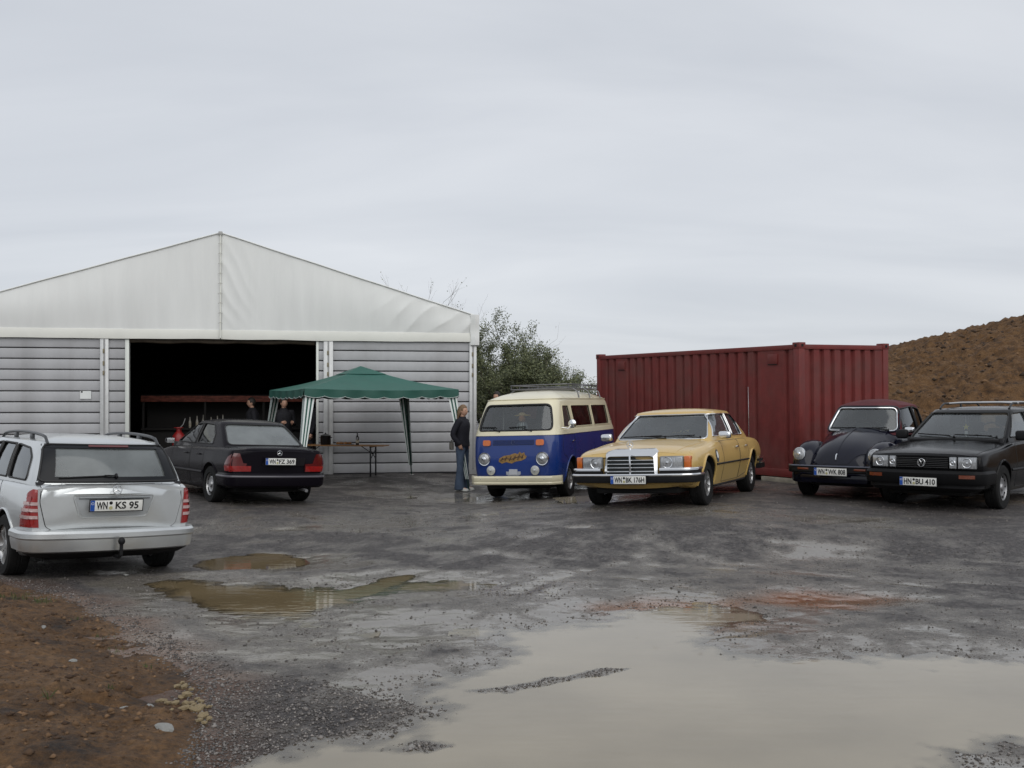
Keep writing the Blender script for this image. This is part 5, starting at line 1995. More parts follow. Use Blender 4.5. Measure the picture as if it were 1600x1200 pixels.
    mirror(root, (.62, .86, 1.0), 1, CHROME, (0.05, .10, .062))
    mirror(root, (.62, -.86, 1.0), -1, CHROME, (0.05, .10, .062))
    wiper(root, cbv, (.10, .955), (-.30, .985), (-.62, .99), (.02, 1.005))
    wiper(root, cbv, (.62, .955), (.25, .985), (-.10, .99), (.52, 1.0))
    seats(root, (-.25,), (-.38, .38), 1.26, .9); seats(root, (-1.15,), (-.38, .38), 1.18, .9)
    steering(root, .35, .38, 1.0)
    G().box(.30, .72, -.68, .68, .90, .965, 0.03).build('dashboard', BLACKP, root)
    G().box(-1.6, .70, -.70, .70, .88, .972, 0).build('cabin_floor', INNER, root)
    G().tube([(-2.05, -.72 + 1.44, .93), (-2.06, .725, 1.35), (-2.07, .73, 1.80)], 0.005, 6, taper=[.006, .004, .002]).build('aerial', CHROME, root)
    g = G().box(-2.3, 2.05, -.62, .62, .21, .32, 0.04); g.build('underside', UNDER, root)
    return root


# ---------------------------------------------------------------- dark saloon by the marquee
def build_sedan():
    P = paint('dark_plum_paint', (0.006, 0.0048, 0.0075), 0.0, 0.24, 0.0, 0.10, 0.0)
    TR = mat('dark_bumper', (0.008, 0.007, 0.009), 0.45, var=0.15, spec=.2)
    root = vehicle('sedan', 'saloon_car', 'very dark saloon car seen from behind in front of the marquee opening', zs=0.975)
    bend = bend_ends(2.16, 0.12, -2.22, 0.10)
    keys = [(2.16, .34, .66, .70, .66, .78, .74), (2.08, .28, .72, .77, .72, .83, .78), (1.345, .22, .82, .89, .78, .86, .80), (.75, .21, .89, .95, .79, .862, .815), (-.4, .21, .92, .96, .79, .862, .82),
            (-1.345, .22, .935, .965, .79, .86, .815), (-1.7, .26, .94, .975, .77, .855, .80), (-2.05, .30, .925, .965, .74, .845, .785), (-2.17, .36, .91, .945, .70, .83, .77), (-2.21, .38, .86, .90, .68, .80, .75)]
    body = lower_body(keys, bend, rs=0.07).build('body', [P, UNDER], root, 38)
    bv = bvh_of(body)
    arches(body, [(1.345, .335, .86), (-1.345, .335, .86)], 0.345)
    ck = [(.88, 1.02, -1.86, .765), (.95, .92, -1.77, .75), (1.32, .22, -1.22, .60), (1.39, .10, -1.10, .56)]
    wins = [('y', [(.68, .985), (.22, 1.30), (-.28, 1.335), (-.30, .985)], .03), ('y', [(-.38, .985), (-.36, 1.335), (-.82, 1.32), (-1.06, 1.16), (-1.12, .985)], .03),
            ('x+', [(-.68, .985), (.68, .985), (.55, 1.32), (-.55, 1.32)], .07), ('x-', [(-.655, .985), (.655, .985), (.535, 1.325), (-.535, 1.325)], .08, GLASSR)]
    cab, cbv = cabin(root, 'roof', ck, (1.365, 1.425), P, [w[:3] for w in wins], rc=0.12, bf=0.13, br=0.11, sb=0.05)
    panes(root, cbv, wins, GLASSD, SEALM, 0.010)
    patch('boot_lid', bv, [(-1.86, -.62), (-1.86, .62), (-2.16, .64), (-2.19, 0), (-2.16, -.64)], 'z+', 0.004, P, root, 0.08, 0.01)
    panel_seams(root, bv, [(ax, q) for ax in ('y+', 'y-') for q in ([(.66, .28), (.66, .90), (-.31, .92), (-.33, .28)], [(-.35, .28), (-.34, .92), (-.98, .93), (-1.0, .62), (-.90, .34)])])
    for ax in ('y+', 'y-'):
        for xa in (-.22, -.86):
            g = G(); g.tube([project(bv, ax, xa + 0.17 * k / 5, .80, 0.016 + 0.010 * math.sin(math.pi * k / 5)) for k in range(6)], 0.013, 6); g.build('door_handle', P, root)
        g = G(); g.tube([project(bv, ax, 1.0 - 2.0 * k / 30, .50, 0.004) for k in range(31)], 0.03, 6); g.build('side_moulding', TR, root)
    # tail lamps: triangular red upper, dark band, bright lower
    for s in (-1, 1):
        pl = lambda pts: [(s * a, b) for a, b in pts]
        t = patch('tail_lamp', bv, pl([(.46, .56), (.80, .56), (.80, .74), (.745, .86), (.66, .86), (.60, .70), (.46, .69)]), 'x-', 0.012, REDD, root, 0.05, 0.02, label='dark red triangular tail lamp')
        patch('tail_lens', bv, pl([(.47, .565), (.79, .565), (.79, .655), (.47, .655)]), 'x-', 0.018, REDL, t, 0.05, 0.01)
        ax = 'y+' if s > 0 else 'y-'
        patch('tail_lamp', bv, [(-2.13, .57), (-1.98, .57), (-1.98, .68), (-2.06, .80), (-2.13, .85)], ax, 0.008, REDD, root, 0.05, 0.015)
        patch('tail_lens', bv, [(-2.13, .572), (-1.985, .572), (-1.985, .655), (-2.13, .655)], ax, 0.014, REDL, t, 0.05, 0.01)
        g = G().lathe([(0.001, .03), (.07, .02), (.09, 0)], 16, Matrix.Translation(bend(Vector((2.14, s * .6, .60)))) @ Matrix.Rotation(R(90), 4, 'Y')); g.build('headlamp', LENS, root)
    G().box(2.10, 2.17, -.3, .3, .52, .72, .02).map(bend).build('grille', CHROME, root)
    # plate recess and plate
    patch('plate_panel', bv, [(-.44, .66), (.44, .66), (.46, .80), (-.46, .80)], 'x-', 0.006, TR, root, 0.06, 0.01, r=.02)
    plate(root, -2.262, 0, .735, 'WN:FZ 369', 'rear')
    star(root, (-2.205, 0, .872), .042, 'rear', tr=.005)
    # bumpers
    for x0, sg, nm, xs_ in ((-2.30, -1, 'rear_bumper', -1.72), (2.24, 1, 'front_bumper', 1.72)):
        path = bumper_path(x0, sg, .868, xs_, .10, .26)
        b = plan_sweep(path, [(-.14, .29), (-.06, .295), (-.015, .33), (0, .38), (0, .50), (-.03, .535), (-.14, .54)], sg).build(nm, P, root, 30)
        plan_sweep(path, [(-.04, .462), (.006, .466), (.012, .482), (.006, .500), (-.04, .504)], sg).build('bumper_strip', mat('bumper_strip', (0.085, 0.08, 0.092), 0.3, coat=.3), b)
    # corner sides of the bumper back to the wheel arch
    for s in (-1, 1):
        for x in (1.345, -1.345):
            wheel(root, x, s * .745, .31, .20, .195, 'cover')
            arch_lip(root, bv, x, .335, .350, s, P, 0.001, 0.013)
    mirror(root, (.66, .80, .99), 1, P, (.055, .085, .06)); mirror(root, (.66, -.80, .99), -1, P, (.055, .085, .06))
    seats(root, (-.15,), (-.36, .36), 1.24, .9); seats(root, (-1.05,), (-.36, .36), 1.16, .9)
    G().box(-1.75, 1.0, -.70, .70, .88, .968, 0).build('cabin_floor', INNER, root)
    G().box(-1.9, 2.0, -.60, .60, .20, .30, .04).build('underside', UNDER, root)
    G().cyl((-2.30, -.45, .25), (-2.0, -.45, .27), .028, n=12).build('exhaust', STEEL, root)
    return root


# ---------------------------------------------------------------- silver estate
def build_wagon():
    P = paint('silver_paint', (0.62, 0.64, 0.64), 0.8, 0.31)
    root = vehicle('wagon', 'estate_car', 'silver estate car with roof rails seen from behind at the left edge')
    bend = bend_ends(2.20, 0.14, -2.20, 0.13)
    keys = [(2.20, .32, .60, .64, .62, .76, .70), (2.10, .26, .68, .74, .70, .82, .76), (1.36, .21, .82, .90, .78, .862, .79), (.75, .20, .91, .97, .79, .864, .80), (-.4, .20, .945, .99, .79, .864, .81),
            (-1.36, .21, .965, 1.0, .79, .864, .81), (-1.75, .24, .965, 1.0, .77, .858, .80), (-2.08, .29, .96, .99, .73, .835, .775), (-2.16, .31, .94, .98, .71, .815, .765), (-2.19, .34, .93, .97, .70, .80, .755)]
    body = lower_body(keys, bend, rs=0.05, rmid=.2).build('body', [P, UNDER], root, 38)
    bv = bvh_of(body)
    arches(body, [(1.36, .335, .86), (-1.36, .335, .86)], 0.348)
    ck = [(.88, 1.10, -2.20, .795), (.97, .98, -2.155, .785), (1.15, .66, -2.06, .735), (1.33, .30, -1.93, .66), (1.40, .18, -1.84, .615)]
    wins = [('y', [(.62, 1.01), (.15, 1.315), (-.36, 1.35), (-.38, 1.0)], .03, GLASSD), ('y', [(-.44, 1.0), (-.42, 1.35), (-.98, 1.345), (-1.10, 1.0)], .03, GLASSD),
            ('y', [(-1.17, 1.0), (-1.05, 1.345), (-1.52, 1.315), (-1.72, 1.22), (-1.80, 1.04), (-1.78, 1.0)], .05, GLASSD),
            ('x+', [(-.70, 1.0), (.70, 1.0), (.57, 1.33), (-.57, 1.33)], .07, GLASSD), ('x-', [(-.70, 1.0), (.70, 1.0), (.60, 1.36), (-.60, 1.36)], .06, GLASSR)]
    cab, cbv = cabin(root, 'roof', ck, (1.385, 1.455), P, [w[:3] for w in wins], rc=0.13, bf=0.14, br=0.13, sb=0.045, xroof=.55)
    panes(root, cbv, wins, GLASSD, SEALM, 0.011)
    # black screen print round the tailgate glass: side bands, lower band, top spoiler with brake light
    BL = mat('black_glass_edge', (0.008, 0.009, 0.011), 0.3, spec=.25)
    for q in ([(-.71, 1.0), (-.56, 1.0), (-.50, 1.36), (-.61, 1.36)], [(.71, 1.0), (.56, 1.0), (.50, 1.36), (.61, 1.36)], [(-.70, .985), (.70, .985), (.69, 1.045), (-.69, 1.045)], [(-.60, 1.325), (.60, 1.325), (.585, 1.365), (-.585, 1.365)]):
        patch('glass_border', cbv, q, 'x-', 0.003, BL, root, 0.07)
    patch('brake_light', cbv, [(-.20, 1.338), (.20, 1.338), (.20, 1.362), (-.20, 1.362)], 'x-', 0.008, REDD, root, 0.05, 0.006)
    wiper(root, cbv, (-.02, 1.045), (.10, 1.05), (-.02, 1.055), (.52, 1.03), 'x-', 0.02)
    # tailgate
    tg = [(-.69, .975), (.69, .975), (.70, .80), (.64, .56), (.56, .515), (-.56, .515), (-.64, .56), (-.70, .80)]
    tail = patch('tailgate', bv, tg, 'x-', 0.006, P, root, 0.06, 0.014, r=.03)
    g = G(); outline(g, bv, tg, 'x-', 0.0, 0.006, .03); g.build('panel_gap', SEALM, tail)
    # plate recess: stepped surround
    rec = [(-.40, .865), (.40, .865), (.33, .645), (-.33, .645)]
    g = G(); outline(g, bv, rec, 'x-', 0.008, 0.009, .04); g.build('recess_edge', P, tail)
    patch('plate_recess', bv, [(-.385, .855), (.385, .855), (.318, .655), (-.318, .655)], 'x-', 0.0075, mat('silver_recess', (0.42, .44, .45), .4, .5), tail, 0.05, r=.04)
    g = G(); g.tube([project(bv, 'x-', -.345 + .69 * k / 12, .838, .014) for k in range(13)], .011, 6); g.build('grip_bar', mat('grip_grey', (.20, .21, .215), .35, .6), tail)
    plate(root, -2.232, 0, .765, 'WN:KS 95', 'rear', tilt=6)
    star(root, (-2.238, 0, .920), .043, 'rear', tr=.005)
    text_mesh('model_lettering', 'C', .05, CHROME, tail, Matrix.Translation((-2.205, -.56, .915)) @ Matrix(((0, 0, -1, 0), (-1, 0, 0, 0), (0, 1, 0, 0), (0, 0, 0, 1)))) if False else None
    # tail lamps with white stripes
    for s in (-1, 1):
        fl = lambda pts: [(s * a, b) for a, b in pts]
        t = patch('tail_lamp', bv, fl([(.705, .555), (.86, .56), (.86, .78), (.82, .87), (.755, .925), (.728, .925), (.725, .80)]), 'x-', 0.012, REDL, root, 0.025, 0.02)
        ax = 'y+' if s > 0 else 'y-'
        patch('tail_lamp_side', bv, [(-2.15, .555), (-1.93, .565), (-1.97, .68), (-2.04, .80), (-2.11, .89), (-2.15, .92)], ax, 0.010, REDL, t, 0.025, 0.02)
        for z in (.640, .708, .772):
            patch('white_stripe', bv, fl([(.72, z), (.86, z + .004), (.86, z + .035), (.722, z + .031)]), 'x-', 0.018, CLEARL, t, 0.02, 0.008)
            patch('white_stripe', bv, [(-2.15, z), (-1.96 - (z - .66) * .42, z + .004), (-1.965 - (z - .66) * .42, z + .034), (-2.15, z + .031)], ax, 0.016, CLEARL, t, 0.02, 0.008)
        g = G().ell(bend(Vector((2.10, s * .55, .62))), .09, .16, .11, 14, 8); g.build('headlamp', LENS, root)
    G().box(2.12, 2.21, -.3, .3, .46, .66, .03).map(bend).build('grille', CHROME, root)
    # bumpers
    for x0, sg, nm, xs_ in ((-2.33, -1, 'rear_bumper', -1.73), (2.27, 1, 'front_bumper', 1.73)):
        path = bumper_path(x0, sg, .870, xs_, .13, .30)
        b = plan_sweep(path, [(-.15, .30), (-.06, .305), (-.02, .325), (-.006, .38), (0, .44), (.014, .455), (.014, .50), (-.008, .525), (-.14, .53)], sg).build(nm, P, root, 30)
        plan_sweep([p for p in path if abs(p.x) > 1.95], [(-.34, .25), (-.14, .255), (-.06, .302), (-.34, .305)], sg).build('bumper_skirt', BLACKP, b)
    for s in (-1, 1):
        ax = 'y+' if s > 0 else 'y-'
        for x in (1.36, -1.36):
            wheel(root, x, s * .75, .315, .205, .205, 'spoke7')
            arch_lip(root, bv, x, .335, .352, s, P, 0.001, 0.013)
        # roof rail: curved bar on three feet
        g = G()
        pts = []
        for k in range(19):
            t = k / 18
            x = .10 - 1.88 * t
            z = project(cbv, 'z+', x, s * .56, 0).z + .062 * (math.sin(math.pi * t) ** .35) + .006
            pts.append((x, s * .56, z))
        g.tube(pts, .016, 8)
        for t in (.33, .68):
            x = .10 - 1.88 * t
            z = project(cbv, 'z+', x, s * .56, 0).z
            g.box(x - .05, x + .05, s * .56 - .014, s * .56 + .014, z - .01, z + .055, .006)
        g.build('roof_rail', mat('roof_rail_grey', (.05, .052, .055), .35, .4), root)
        g = G(); g.tube([project(bv, ax, 1.0 - 2.0 * k / 30, .50, 0.003) for k in range(31)], 0.024, 6); g.build('side_moulding', P, root)
        g = G(); g.tube([project(bv, ax, -.92 + 0.17 * k / 5, .86, 0.016 + 0.010 * math.sin(math.pi * k / 5)) for k in range(6)], 0.013, 6); g.build('door_handle', P, root)
    panel_seams(root, bv, [(ax, q) for ax in ('y+', 'y-') for q in ([(.66, .28), (.66, .90), (-.38, .94), (-.40, .28)], [(-.42, .28), (-.41, .94), (-1.06, .955), (-1.10, .72), (-.94, .34)], )])
    patch('fuel_flap', bv, [(-1.62, .68), (-1.44, .68), (-1.44, .86), (-1.62, .86)], 'y-', 0.003, P, root, .05, .006, r=.03)
    # tow bar
    g = G().tube([(-2.15, 0, .26), (-2.36, 0, .26), (-2.415, 0, .29), (-2.42, 0, .40)], .018, 10)
    tb = g.build('tow_bar', BLACKP, root)
    G().ell((-2.42, 0, .425), .034, .034, .04, 14, 9).build('tow_ball_cap', BLACKP, tb)
    mirror(root, (.66, .80, 1.0), 1, P, (.055, .09, .065)); mirror(root, (.66, -.80, 1.0), -1, P, (.055, .09, .065))
    seats(root, (-.15,), (-.36, .36), 1.27, .95); seats(root, (-1.0,), (-.40, 0, .40), 1.2, .95, w=.19)
    G().box(-2.05, 1.0, -.72, .72, .90, .992, 0).build('cabin_floor', INNER, root)
    G().box(-1.9, 2.0, -.60, .60, .20, .30, .04).build('underside', UNDER, root)
    return root


# ---------------------------------------------------------------- black estate, front right
def build_passat():
    P = paint('black_paint', (0.003, 0.003, 0.0034), 0.0, 0.20, 0.03, 0.18, 0.0)
    root = vehicle('passat', 'estate_car', 'black estate car with roof rails at the right edge, front towards the viewer', zs=1.06)
    bend = bend_ends(2.12, 0.08, -2.35, 0.08)
    keys = [(2.13, .42, .70, .74, .64, .78, .75), (2.10, .36, .735, .765, .68, .81, .775), (1.85, .28, .78, .815, .76, .835, .795), (1.275, .24, .825, .875, .77, .845, .80), (.78, .22, .875, .925, .78, .847, .805),
            (-.4, .22, .90, .94, .78, .847, .81), (-1.275, .24, .91, .94, .78, .845, .81), (-1.9, .28, .91, .94, .75, .835, .80), (-2.30, .36, .90, .93, .70, .80, .76), (-2.34, .40, .89, .92, .68, .78, .74)]
    body = lower_body(keys, bend, rs=0.04, rmid=.1).build('body', [P, UNDER], root, 38)
    bv = bvh_of(body)
    arches(body, [(1.275, .32, .84), (-1.275, .32, .84)], 0.335)
    ck = [(.86, 1.02, -2.30, .765), (.92, .94, -2.27, .755), (1.30, .28, -2.02, .625), (1.37, .16, -1.95, .59)]
    wins = [('y', [(.66, .955), (.18, 1.285), (-.28, 1.30), (-.30, .95)], .03), ('y', [(-.37, .95), (-.35, 1.30), (-.95, 1.295), (-1.02, .95)], .03), ('y', [(-1.10, .95), (-1.04, 1.295), (-1.80, 1.27), (-1.98, .96)], .03),
            ('x+', [(-.69, .93), (.69, .93), (.575, 1.29), (-.575, 1.29)], .05), ('x-', [(-.65, .95), (.65, .95), (.56, 1.28), (-.56, 1.28)], .05)]
    cab, cbv = cabin(root, 'roof', ck, (1.335, 1.385), P, [w[:3] for w in wins], rc=0.10, bf=0.11, br=0.08, sb=0.04)
    panes(root, cbv, wins, GLASS, SEALM, 0.011)
    patch('bonnet', bv, [(2.07, -.70), (2.10, 0), (2.07, .70), (1.4, .74), (.98, .74), (.95, 0), (.98, -.74), (1.4, -.74)], 'z+', 0.004, P, root, 0.08, 0.012)
    panel_seams(root, bv, [(ax, q) for ax in ('y+', 'y-') for q in ([(.70, .28), (.70, .87), (-.30, .89), (-.32, .28)],)])
    # grille with slats
    g = G().box(2.085, 2.135, -.72, .72, .565, .725, .01).map(bend); gr = g.build('grille', mat('grille_black', (.012, .012, .013), .35), root)
    for k in range(6):
        z = .585 + .024 * k
        G().box(2.13, 2.148, -.36, .36, z - .005, z + .005, .002).map(bend).build('grille_slat', mat('slat_black', (.022, .022, .023), .4), gr)
    # round emblem with two stacked letters
    e = G()
    c = Vector((2.158, 0, .645))
    rr = .052
    e.tube([c + Vector((0, rr * math.cos(2 * math.pi * k / 24), rr * math.sin(2 * math.pi * k / 24))) for k in range(24)], .0055, 6, closed=True)
    for pts in ([(-.026, .043), (0, .004), (.026, .043)], [(-.045, .022), (-.022, -.043), (0, -.004), (.022, -.043), (.045, .022)]):
        e.tube([c + Vector((0, a, b)) for a, b in pts], .0055, 6)
    e.build('emblem', CHROME, root)
    # lamps: inner square lamp and outer lamp each side
    for s in (-1, 1):
        for (y0, y1, nm) in ((.375, .475, 'fog_lamp'), (.49, .735, 'headlamp')):
            h = G().box(2.06, 2.142, min(s * y0, s * y1), max(s * y0, s * y1), .572, .728, .012).map(bend).build(nm, mat('lamp_housing', (0.25, 0.26, 0.27), 0.3, 0.4), root)
            G().box(2.14, 2.150, min(s * (y0 + .008), s * (y1 - .008)), max(s * (y0 + .008), s * (y1 - .008)), .58, .72, .003).map(bend).build('lamp_glass', LENS, h)
            rr_ = .040 if nm[0] == 'f' else .064
            MM = Matrix.Translation(bend(Vector((2.147, s * (y0 + y1) / 2, .65)))) @ Matrix.Rotation(R(90), 4, 'Y')
            G().lathe([(rr_, 0.003), (rr_ - .004, 0.009), (rr_ - .011, 0.004)], 20, MM).lathe([(.001, .014), (.014, .010), (.017, .002)], 12, MM).build('lamp_bowl', REFL, h)
    # bumper, deep black with spoiler
    for x0, sg, nm, xs_ in ((2.27, 1, 'front_bumper', 1.66), (-2.46, -1, 'rear_bumper', -1.66)):
        path = bumper_path(x0, sg, .855, xs_, .09, .20)
        b = plan_sweep(path, [(-.16, .36), (-.02, .365), (0, .40), (0, .51), (-.03, .545), (-.16, .55)], sg).build(nm, mat('bumper_black', (.006, .006, .0065), .5, var=.2, spec=.15), root, 30)
        if sg > 0:
            bb = bvh_of(b)
            for s in (-1, 1):
                patch('indicator', bb, [(s * .54, .452), (s * .74, .452), (s * .74, .498), (s * .54, .498)], 'x+', .005, mat('dark_amber', (.16, .035, .012), .25, coat=.6), b, .05, .008)
        plan_sweep([p for p in path if abs(p.x) > 1.9], [(-.26, .27), (-.12, .275), (-.06, .32), (-.06, .362), (-.26, .37)], sg).build('spoiler', BLACKP, b)
    plate(root, 2.285, -.0, .40, 'HN:BU 410', 'front')
    for s in (-1, 1):
        for x in (1.275, -1.275):
            wheel(root, x, s * .735, .30, .195, .185, 'steel')
            arch_lip(root, bv, x, .32, .34, s, P, 0.001, 0.015)
        # rails
        g = G()
        pts = []
        for k in range(21):
            t = k / 20
            x = .02 - 1.85 * t
            z = project(cbv, 'z+', x, s * .52, 0).z + .075 * (min(1, t / .10, (1 - t) / .10)) ** .6 + .004
            pts.append((x, s * .52, z))
        g.tube(pts, .015, 8)
        for t in (.5,):
            x = .02 - 1.85 * t; z = project(cbv, 'z+', x, s * .52, 0).z
            g.box(x - .03, x + .03, s * .52 - .012, s * .52 + .012, z - .01, z + .07, .005)
        g.build('roof_rail', mat('roof_rail_black', (.015, .015, .016), .4, .2), root)
        ax = 'y+' if s > 0 else 'y-'
        g = G(); g.tube([project(bv, ax, .95 - 1.9 * k / 30, .52, 0.004) for k in range(31)], 0.022, 6); g.build('side_moulding', BLACKP, root)
        g = G(); g.tube([project(bv, ax, -.22 + 0.15 * k / 5, .78, 0.014 + 0.010 * math.sin(math.pi * k / 5)) for k in range(6)], 0.012, 6); g.build('door_handle', BLACKP, root)
        patch('tail_lamp', bv, [(s * .45, .58), (s * .76, .58), (s * .76, .78), (s * .45, .78)], 'x-', .01, REDL, root, .07, .02)
    for x in (-.35, -1.30):
        z = project(cbv, 'z+', x, 0, 0).z + .055
        G().tube([(x, -.55, z - .01), (x, -.3, z + .005), (x, .3, z + .005), (x, .55, z - .01)], .017, 8).build('cross_bar', mat('alu_bar', (.55, .55, .55), .35, .8), root)
    mirror(root, (.62, .80, .98), 1, BLACKP, (.055, .10, .075)); mirror(root, (.62, -.80, .98), -1, BLACKP, (.055, .10, .075))
    wiper(root, cbv, (.02, .935), (-.28, .965), (-.58, .985), (-.06, .965)); wiper(root, cbv, (.60, .935), (.30, .965), (.0, .98), (.52, .965))
    seats(root, (-.25,), (-.35, .35), 1.22, .9); seats(root, (-1.1,), (-.35, .35), 1.12, .9)
    steering(root, .38, .36, .98)
    G().box(.42, .95, -.66, .66, .87, .935, .03).build('dashboard', BLACKP, root)
    G().box(-2.2, .9, -.70, .70, .85, .942, 0).build('cabin_floor', INNER, root)
    G().box(-2.2, 1.9, -.58, .58, .20, .30, .04).build('underside', UNDER, root)
    g = G()
    st = []
    for k in range(10):
        a = R(90 + 36 * k); r_ = .05 if k % 2 == 0 else .022
        st.append((r_ * math.cos(a), r_ * math.sin(a)))
    fr = thing('air_freshener', 'yellow star shaped air freshener hanging inside the black estate windscreen', 'air freshener')
    M = Matrix.Translation((SPOT['passat']['x'], SPOT['passat']['y'], SPOT['passat']['z'] + .032)) @ Matrix.Rotation(R(SPOT['passat']['psi']), 4, 'Z') @ Matrix.Rotation(math.atan(SPOT['passat']['t']), 4, 'X') @ Matrix.Translation((.30, 0, 1.15))
    fr.matrix_world = M
    G().prism(st, lambda a, b: Vector((-.004, a, b)), lambda a, b: Vector((.004, a, b))).build('star', mat('yellow_card', (.75, .62, .08), .5), fr, False)
    G().tube([(0, 0, .05), (0.0, 0, .16)], .002, 5).build('cord', PLATEW, fr)
    G().prism([(-.02, -.06), (.02, -.06), (.025, -.12), (0, -.15), (-.025, -.12)], lambda a, b: Vector((-.003, a, b)), lambda a, b: Vector((.003, a, b))).build('tassel', PLATEW, fr, False)
    return root


# ---------------------------------------------------------------- dark blue soft-top beetle-shaped car
def build_beetle():
    P = paint('midnight_blue_paint', (0.0035, 0.004, 0.012), 0.0, 0.16, 0.15, 0.3, 0.0)
    TOP = mat('burgundy_cloth', (0.085, 0.012, 0.016), 0.85, var=0.25, vscale=5, bump=.25, bscale=30)
    root = vehicle('beetle', 'convertible_car', 'midnight blue rounded classic convertible with closed burgundy soft top beside the black estate', zs=1.06)
    # narrow central body with domed bonnet
    keys = [(1.80, .38, .46, .48, .28, .36, .30), (1.76, .33, .56, .60, .34, .46, .38), (1.62, .30, .66, .75, .40, .52, .42), (1.40, .28, .74, .87, .46, .56, .46), (1.10, .26, .80, .97, .54, .62, .50), (.80, .25, .86, 1.035, .62, .67, .56),
            (.55, .24, .92, 1.06, .68, .70, .64), (-.2, .24, .95, 1.05, .70, .71, .66), (-.9, .26, .95, 1.03, .66, .70, .64), (-1.4, .32, .84, .95, .56, .62, .54), (-1.75, .40, .66, .78, .42, .50, .42), (-1.92, .46, .54, .58, .30, .38, .30)]
    body = lower_body(keys, bend_ends(1.8, .25, -1.9, .3, .5), rs=0.14, rmid=.12, rb=.08).build('body', [P, UNDER], root, 45)
    bv = bvh_of(body)
    patch('bonnet', bv, [(1.77, -.22), (1.79, 0), (1.77, .22), (1.55, .43), (1.2, .53), (.85, .58), (.78, .35), (.76, 0), (.78, -.35), (.85, -.58), (1.2, -.53), (1.55, -.43)], 'z+', 0.008, P, root, 0.06, 0.03, r=.05)
    g = G(); g.tube([project(bv, 'z+', 1.77 - .95 * k / 20, 0, .011) for k in range(21)], .006, 6); g.build('bonnet_crease', P, root)
    h = project(bv, 'z+', 1.72, 0, .012)
    G().tube([h + Vector((.05, 0, -.07)), h + Vector((.035, 0, -.01)), h + Vector((0, 0, .012))], .010, 6).build('bonnet_handle', CHROME, root)
    # front and rear wings: swelling arches over each wheel
    for s in (-1, 1):
        for front in (1, 0):
            xc = 1.21 if front else -1.21
            g = G()
            rings = []
            n = 22
            for k in range(n + 1):
                t = k / n
                a = math.pi * (-.06 + 1.10 * t)        # front low -> top -> rear low
                if front:
                    rx, rz = (.575 if math.cos(a) > 0 else .66), .53
                    cz = .34
                    ox = xc + rx * math.cos(a) * (1.0); oz = cz + rz * max(math.sin(a), -.3) * (1.0 if math.cos(a) < 0 else 1.0)
                    # fuller, upright lamp side
                    if math.cos(a) > 0: oz = cz + rz * (max(math.sin(a), -.3)) ** 1 if math.sin(a) < 0 else cz + rz * math.sin(a) ** .62
                else:
                    ox = xc + .60 * math.cos(a); oz = .34 + .50 * max(math.sin(a), -.3)
                yi = .50 + .10 * (1 - math.cos(a)) * (1 if front else 0) - (0 if front else .02)
                yo = .80
                # bulging section: down to the body inside, crown, down to the lip outside
                ring = []
                yi = .36 if front else .46
                for j in range(13):
                    u = j / 12
                    if u < .5: f = .60 + .40 * math.sqrt(max(0.0, 1 - ((.5 - u) / .5) ** 2))
                    else: f = .64 + .36 * max(0.0, 1 - ((u - .5) / .5) ** 2.6)
                    ring.append(Vector((xc + (ox - xc) * f, s * (yi + (yo - yi) * u), .34 + (oz - .34) * f)))
                ring.append(Vector((xc + (ox - xc) * .60, s * (yo - .02), .34 + (oz - .34) * .60)))
                ring.append(Vector((xc + (ox - xc) * .58, s * yi, .34 + (oz - .34) * .58)))
                rings.append(ring)
            g.rings(rings, True, True)
            w = g.build('wing', P, root, 50)
            if front:
                # headlamp in the wing nose
                c = Vector((1.745, s * .605, .665))
                M = Matrix.Translation(c) @ Matrix.Rotation(R(82), 4, 'Y')
                G().lathe([(.088, -.14), (.100, -.05), (.104, 0), (.098, .016), (.090, .018)], 24, M).build('lamp_ring', CHROME, w)
                hl = G().lathe([(.001, .034), (.04, .031), (.075, .022), (.092, .012)], 24, M).build('headlamp', LENS, root)
                G().lathe([(.001, .042), (.02, .040), (.030, .030)], 14, M).build('lamp_bowl', REFL, hl)
                q = Vector((1.47, s * .66, .83))
            else:
                G().ell((-1.72, s * .66, .62), .05, .08, .12, 12, 8).build('tail_lamp', REDL, root)
            wheel(root, xc, s * .66, .32, .17, .195, 'steel')
        G().box(-.75, .72, min(s * .60, s * .79), max(s * .60, s * .79), .27, .31, .012).build('running_board', BLACKP, root)
    # windscreen frame and soft top
    ck = [(.94, .76, -1.02, .665), (1.0, .72, -1.02, .66), (1.36, .42, -.92, .55), (1.44, .36, -.86, .52)]
    wins = [('y', [(.46, 1.01), (.28, 1.34), (-.20, 1.38), (-.22, 1.0)], .04), ('y', [(-.28, 1.0), (-.26, 1.38), (-.62, 1.34), (-.66, 1.0)], .05), ('x+', [(-.575, 1.0), (.575, 1.0), (.475, 1.355), (-.475, 1.355)], .08)]
    cab, cbv = cabin(root, 'soft_top', ck, (1.40, 1.50), TOP, wins, rc=0.16, bf=.16, br=.2, sb=.08, roofp=2.2)
    cab['label'] = 'burgundy cloth soft top'
    panes(root, cbv, wins[:2], GLASSD, SEALM, .012)
    panes(root, cbv, wins[2:], GLASS, CHROME, .014)
    g = G(); outline(g, cbv, [(-.60, .985), (.60, .985), (.505, 1.38), (-.505, 1.38)], 'x+', .004, .016, .10); g.build('screen_frame', P, root)
    wiper(root, cbv, (-.05, 1.0), (-.28, 1.035), (-.50, 1.04), (-.06, 1.045)); wiper(root, cbv, (.45, 1.0), (.20, 1.035), (-.02, 1.04), (.42, 1.045))
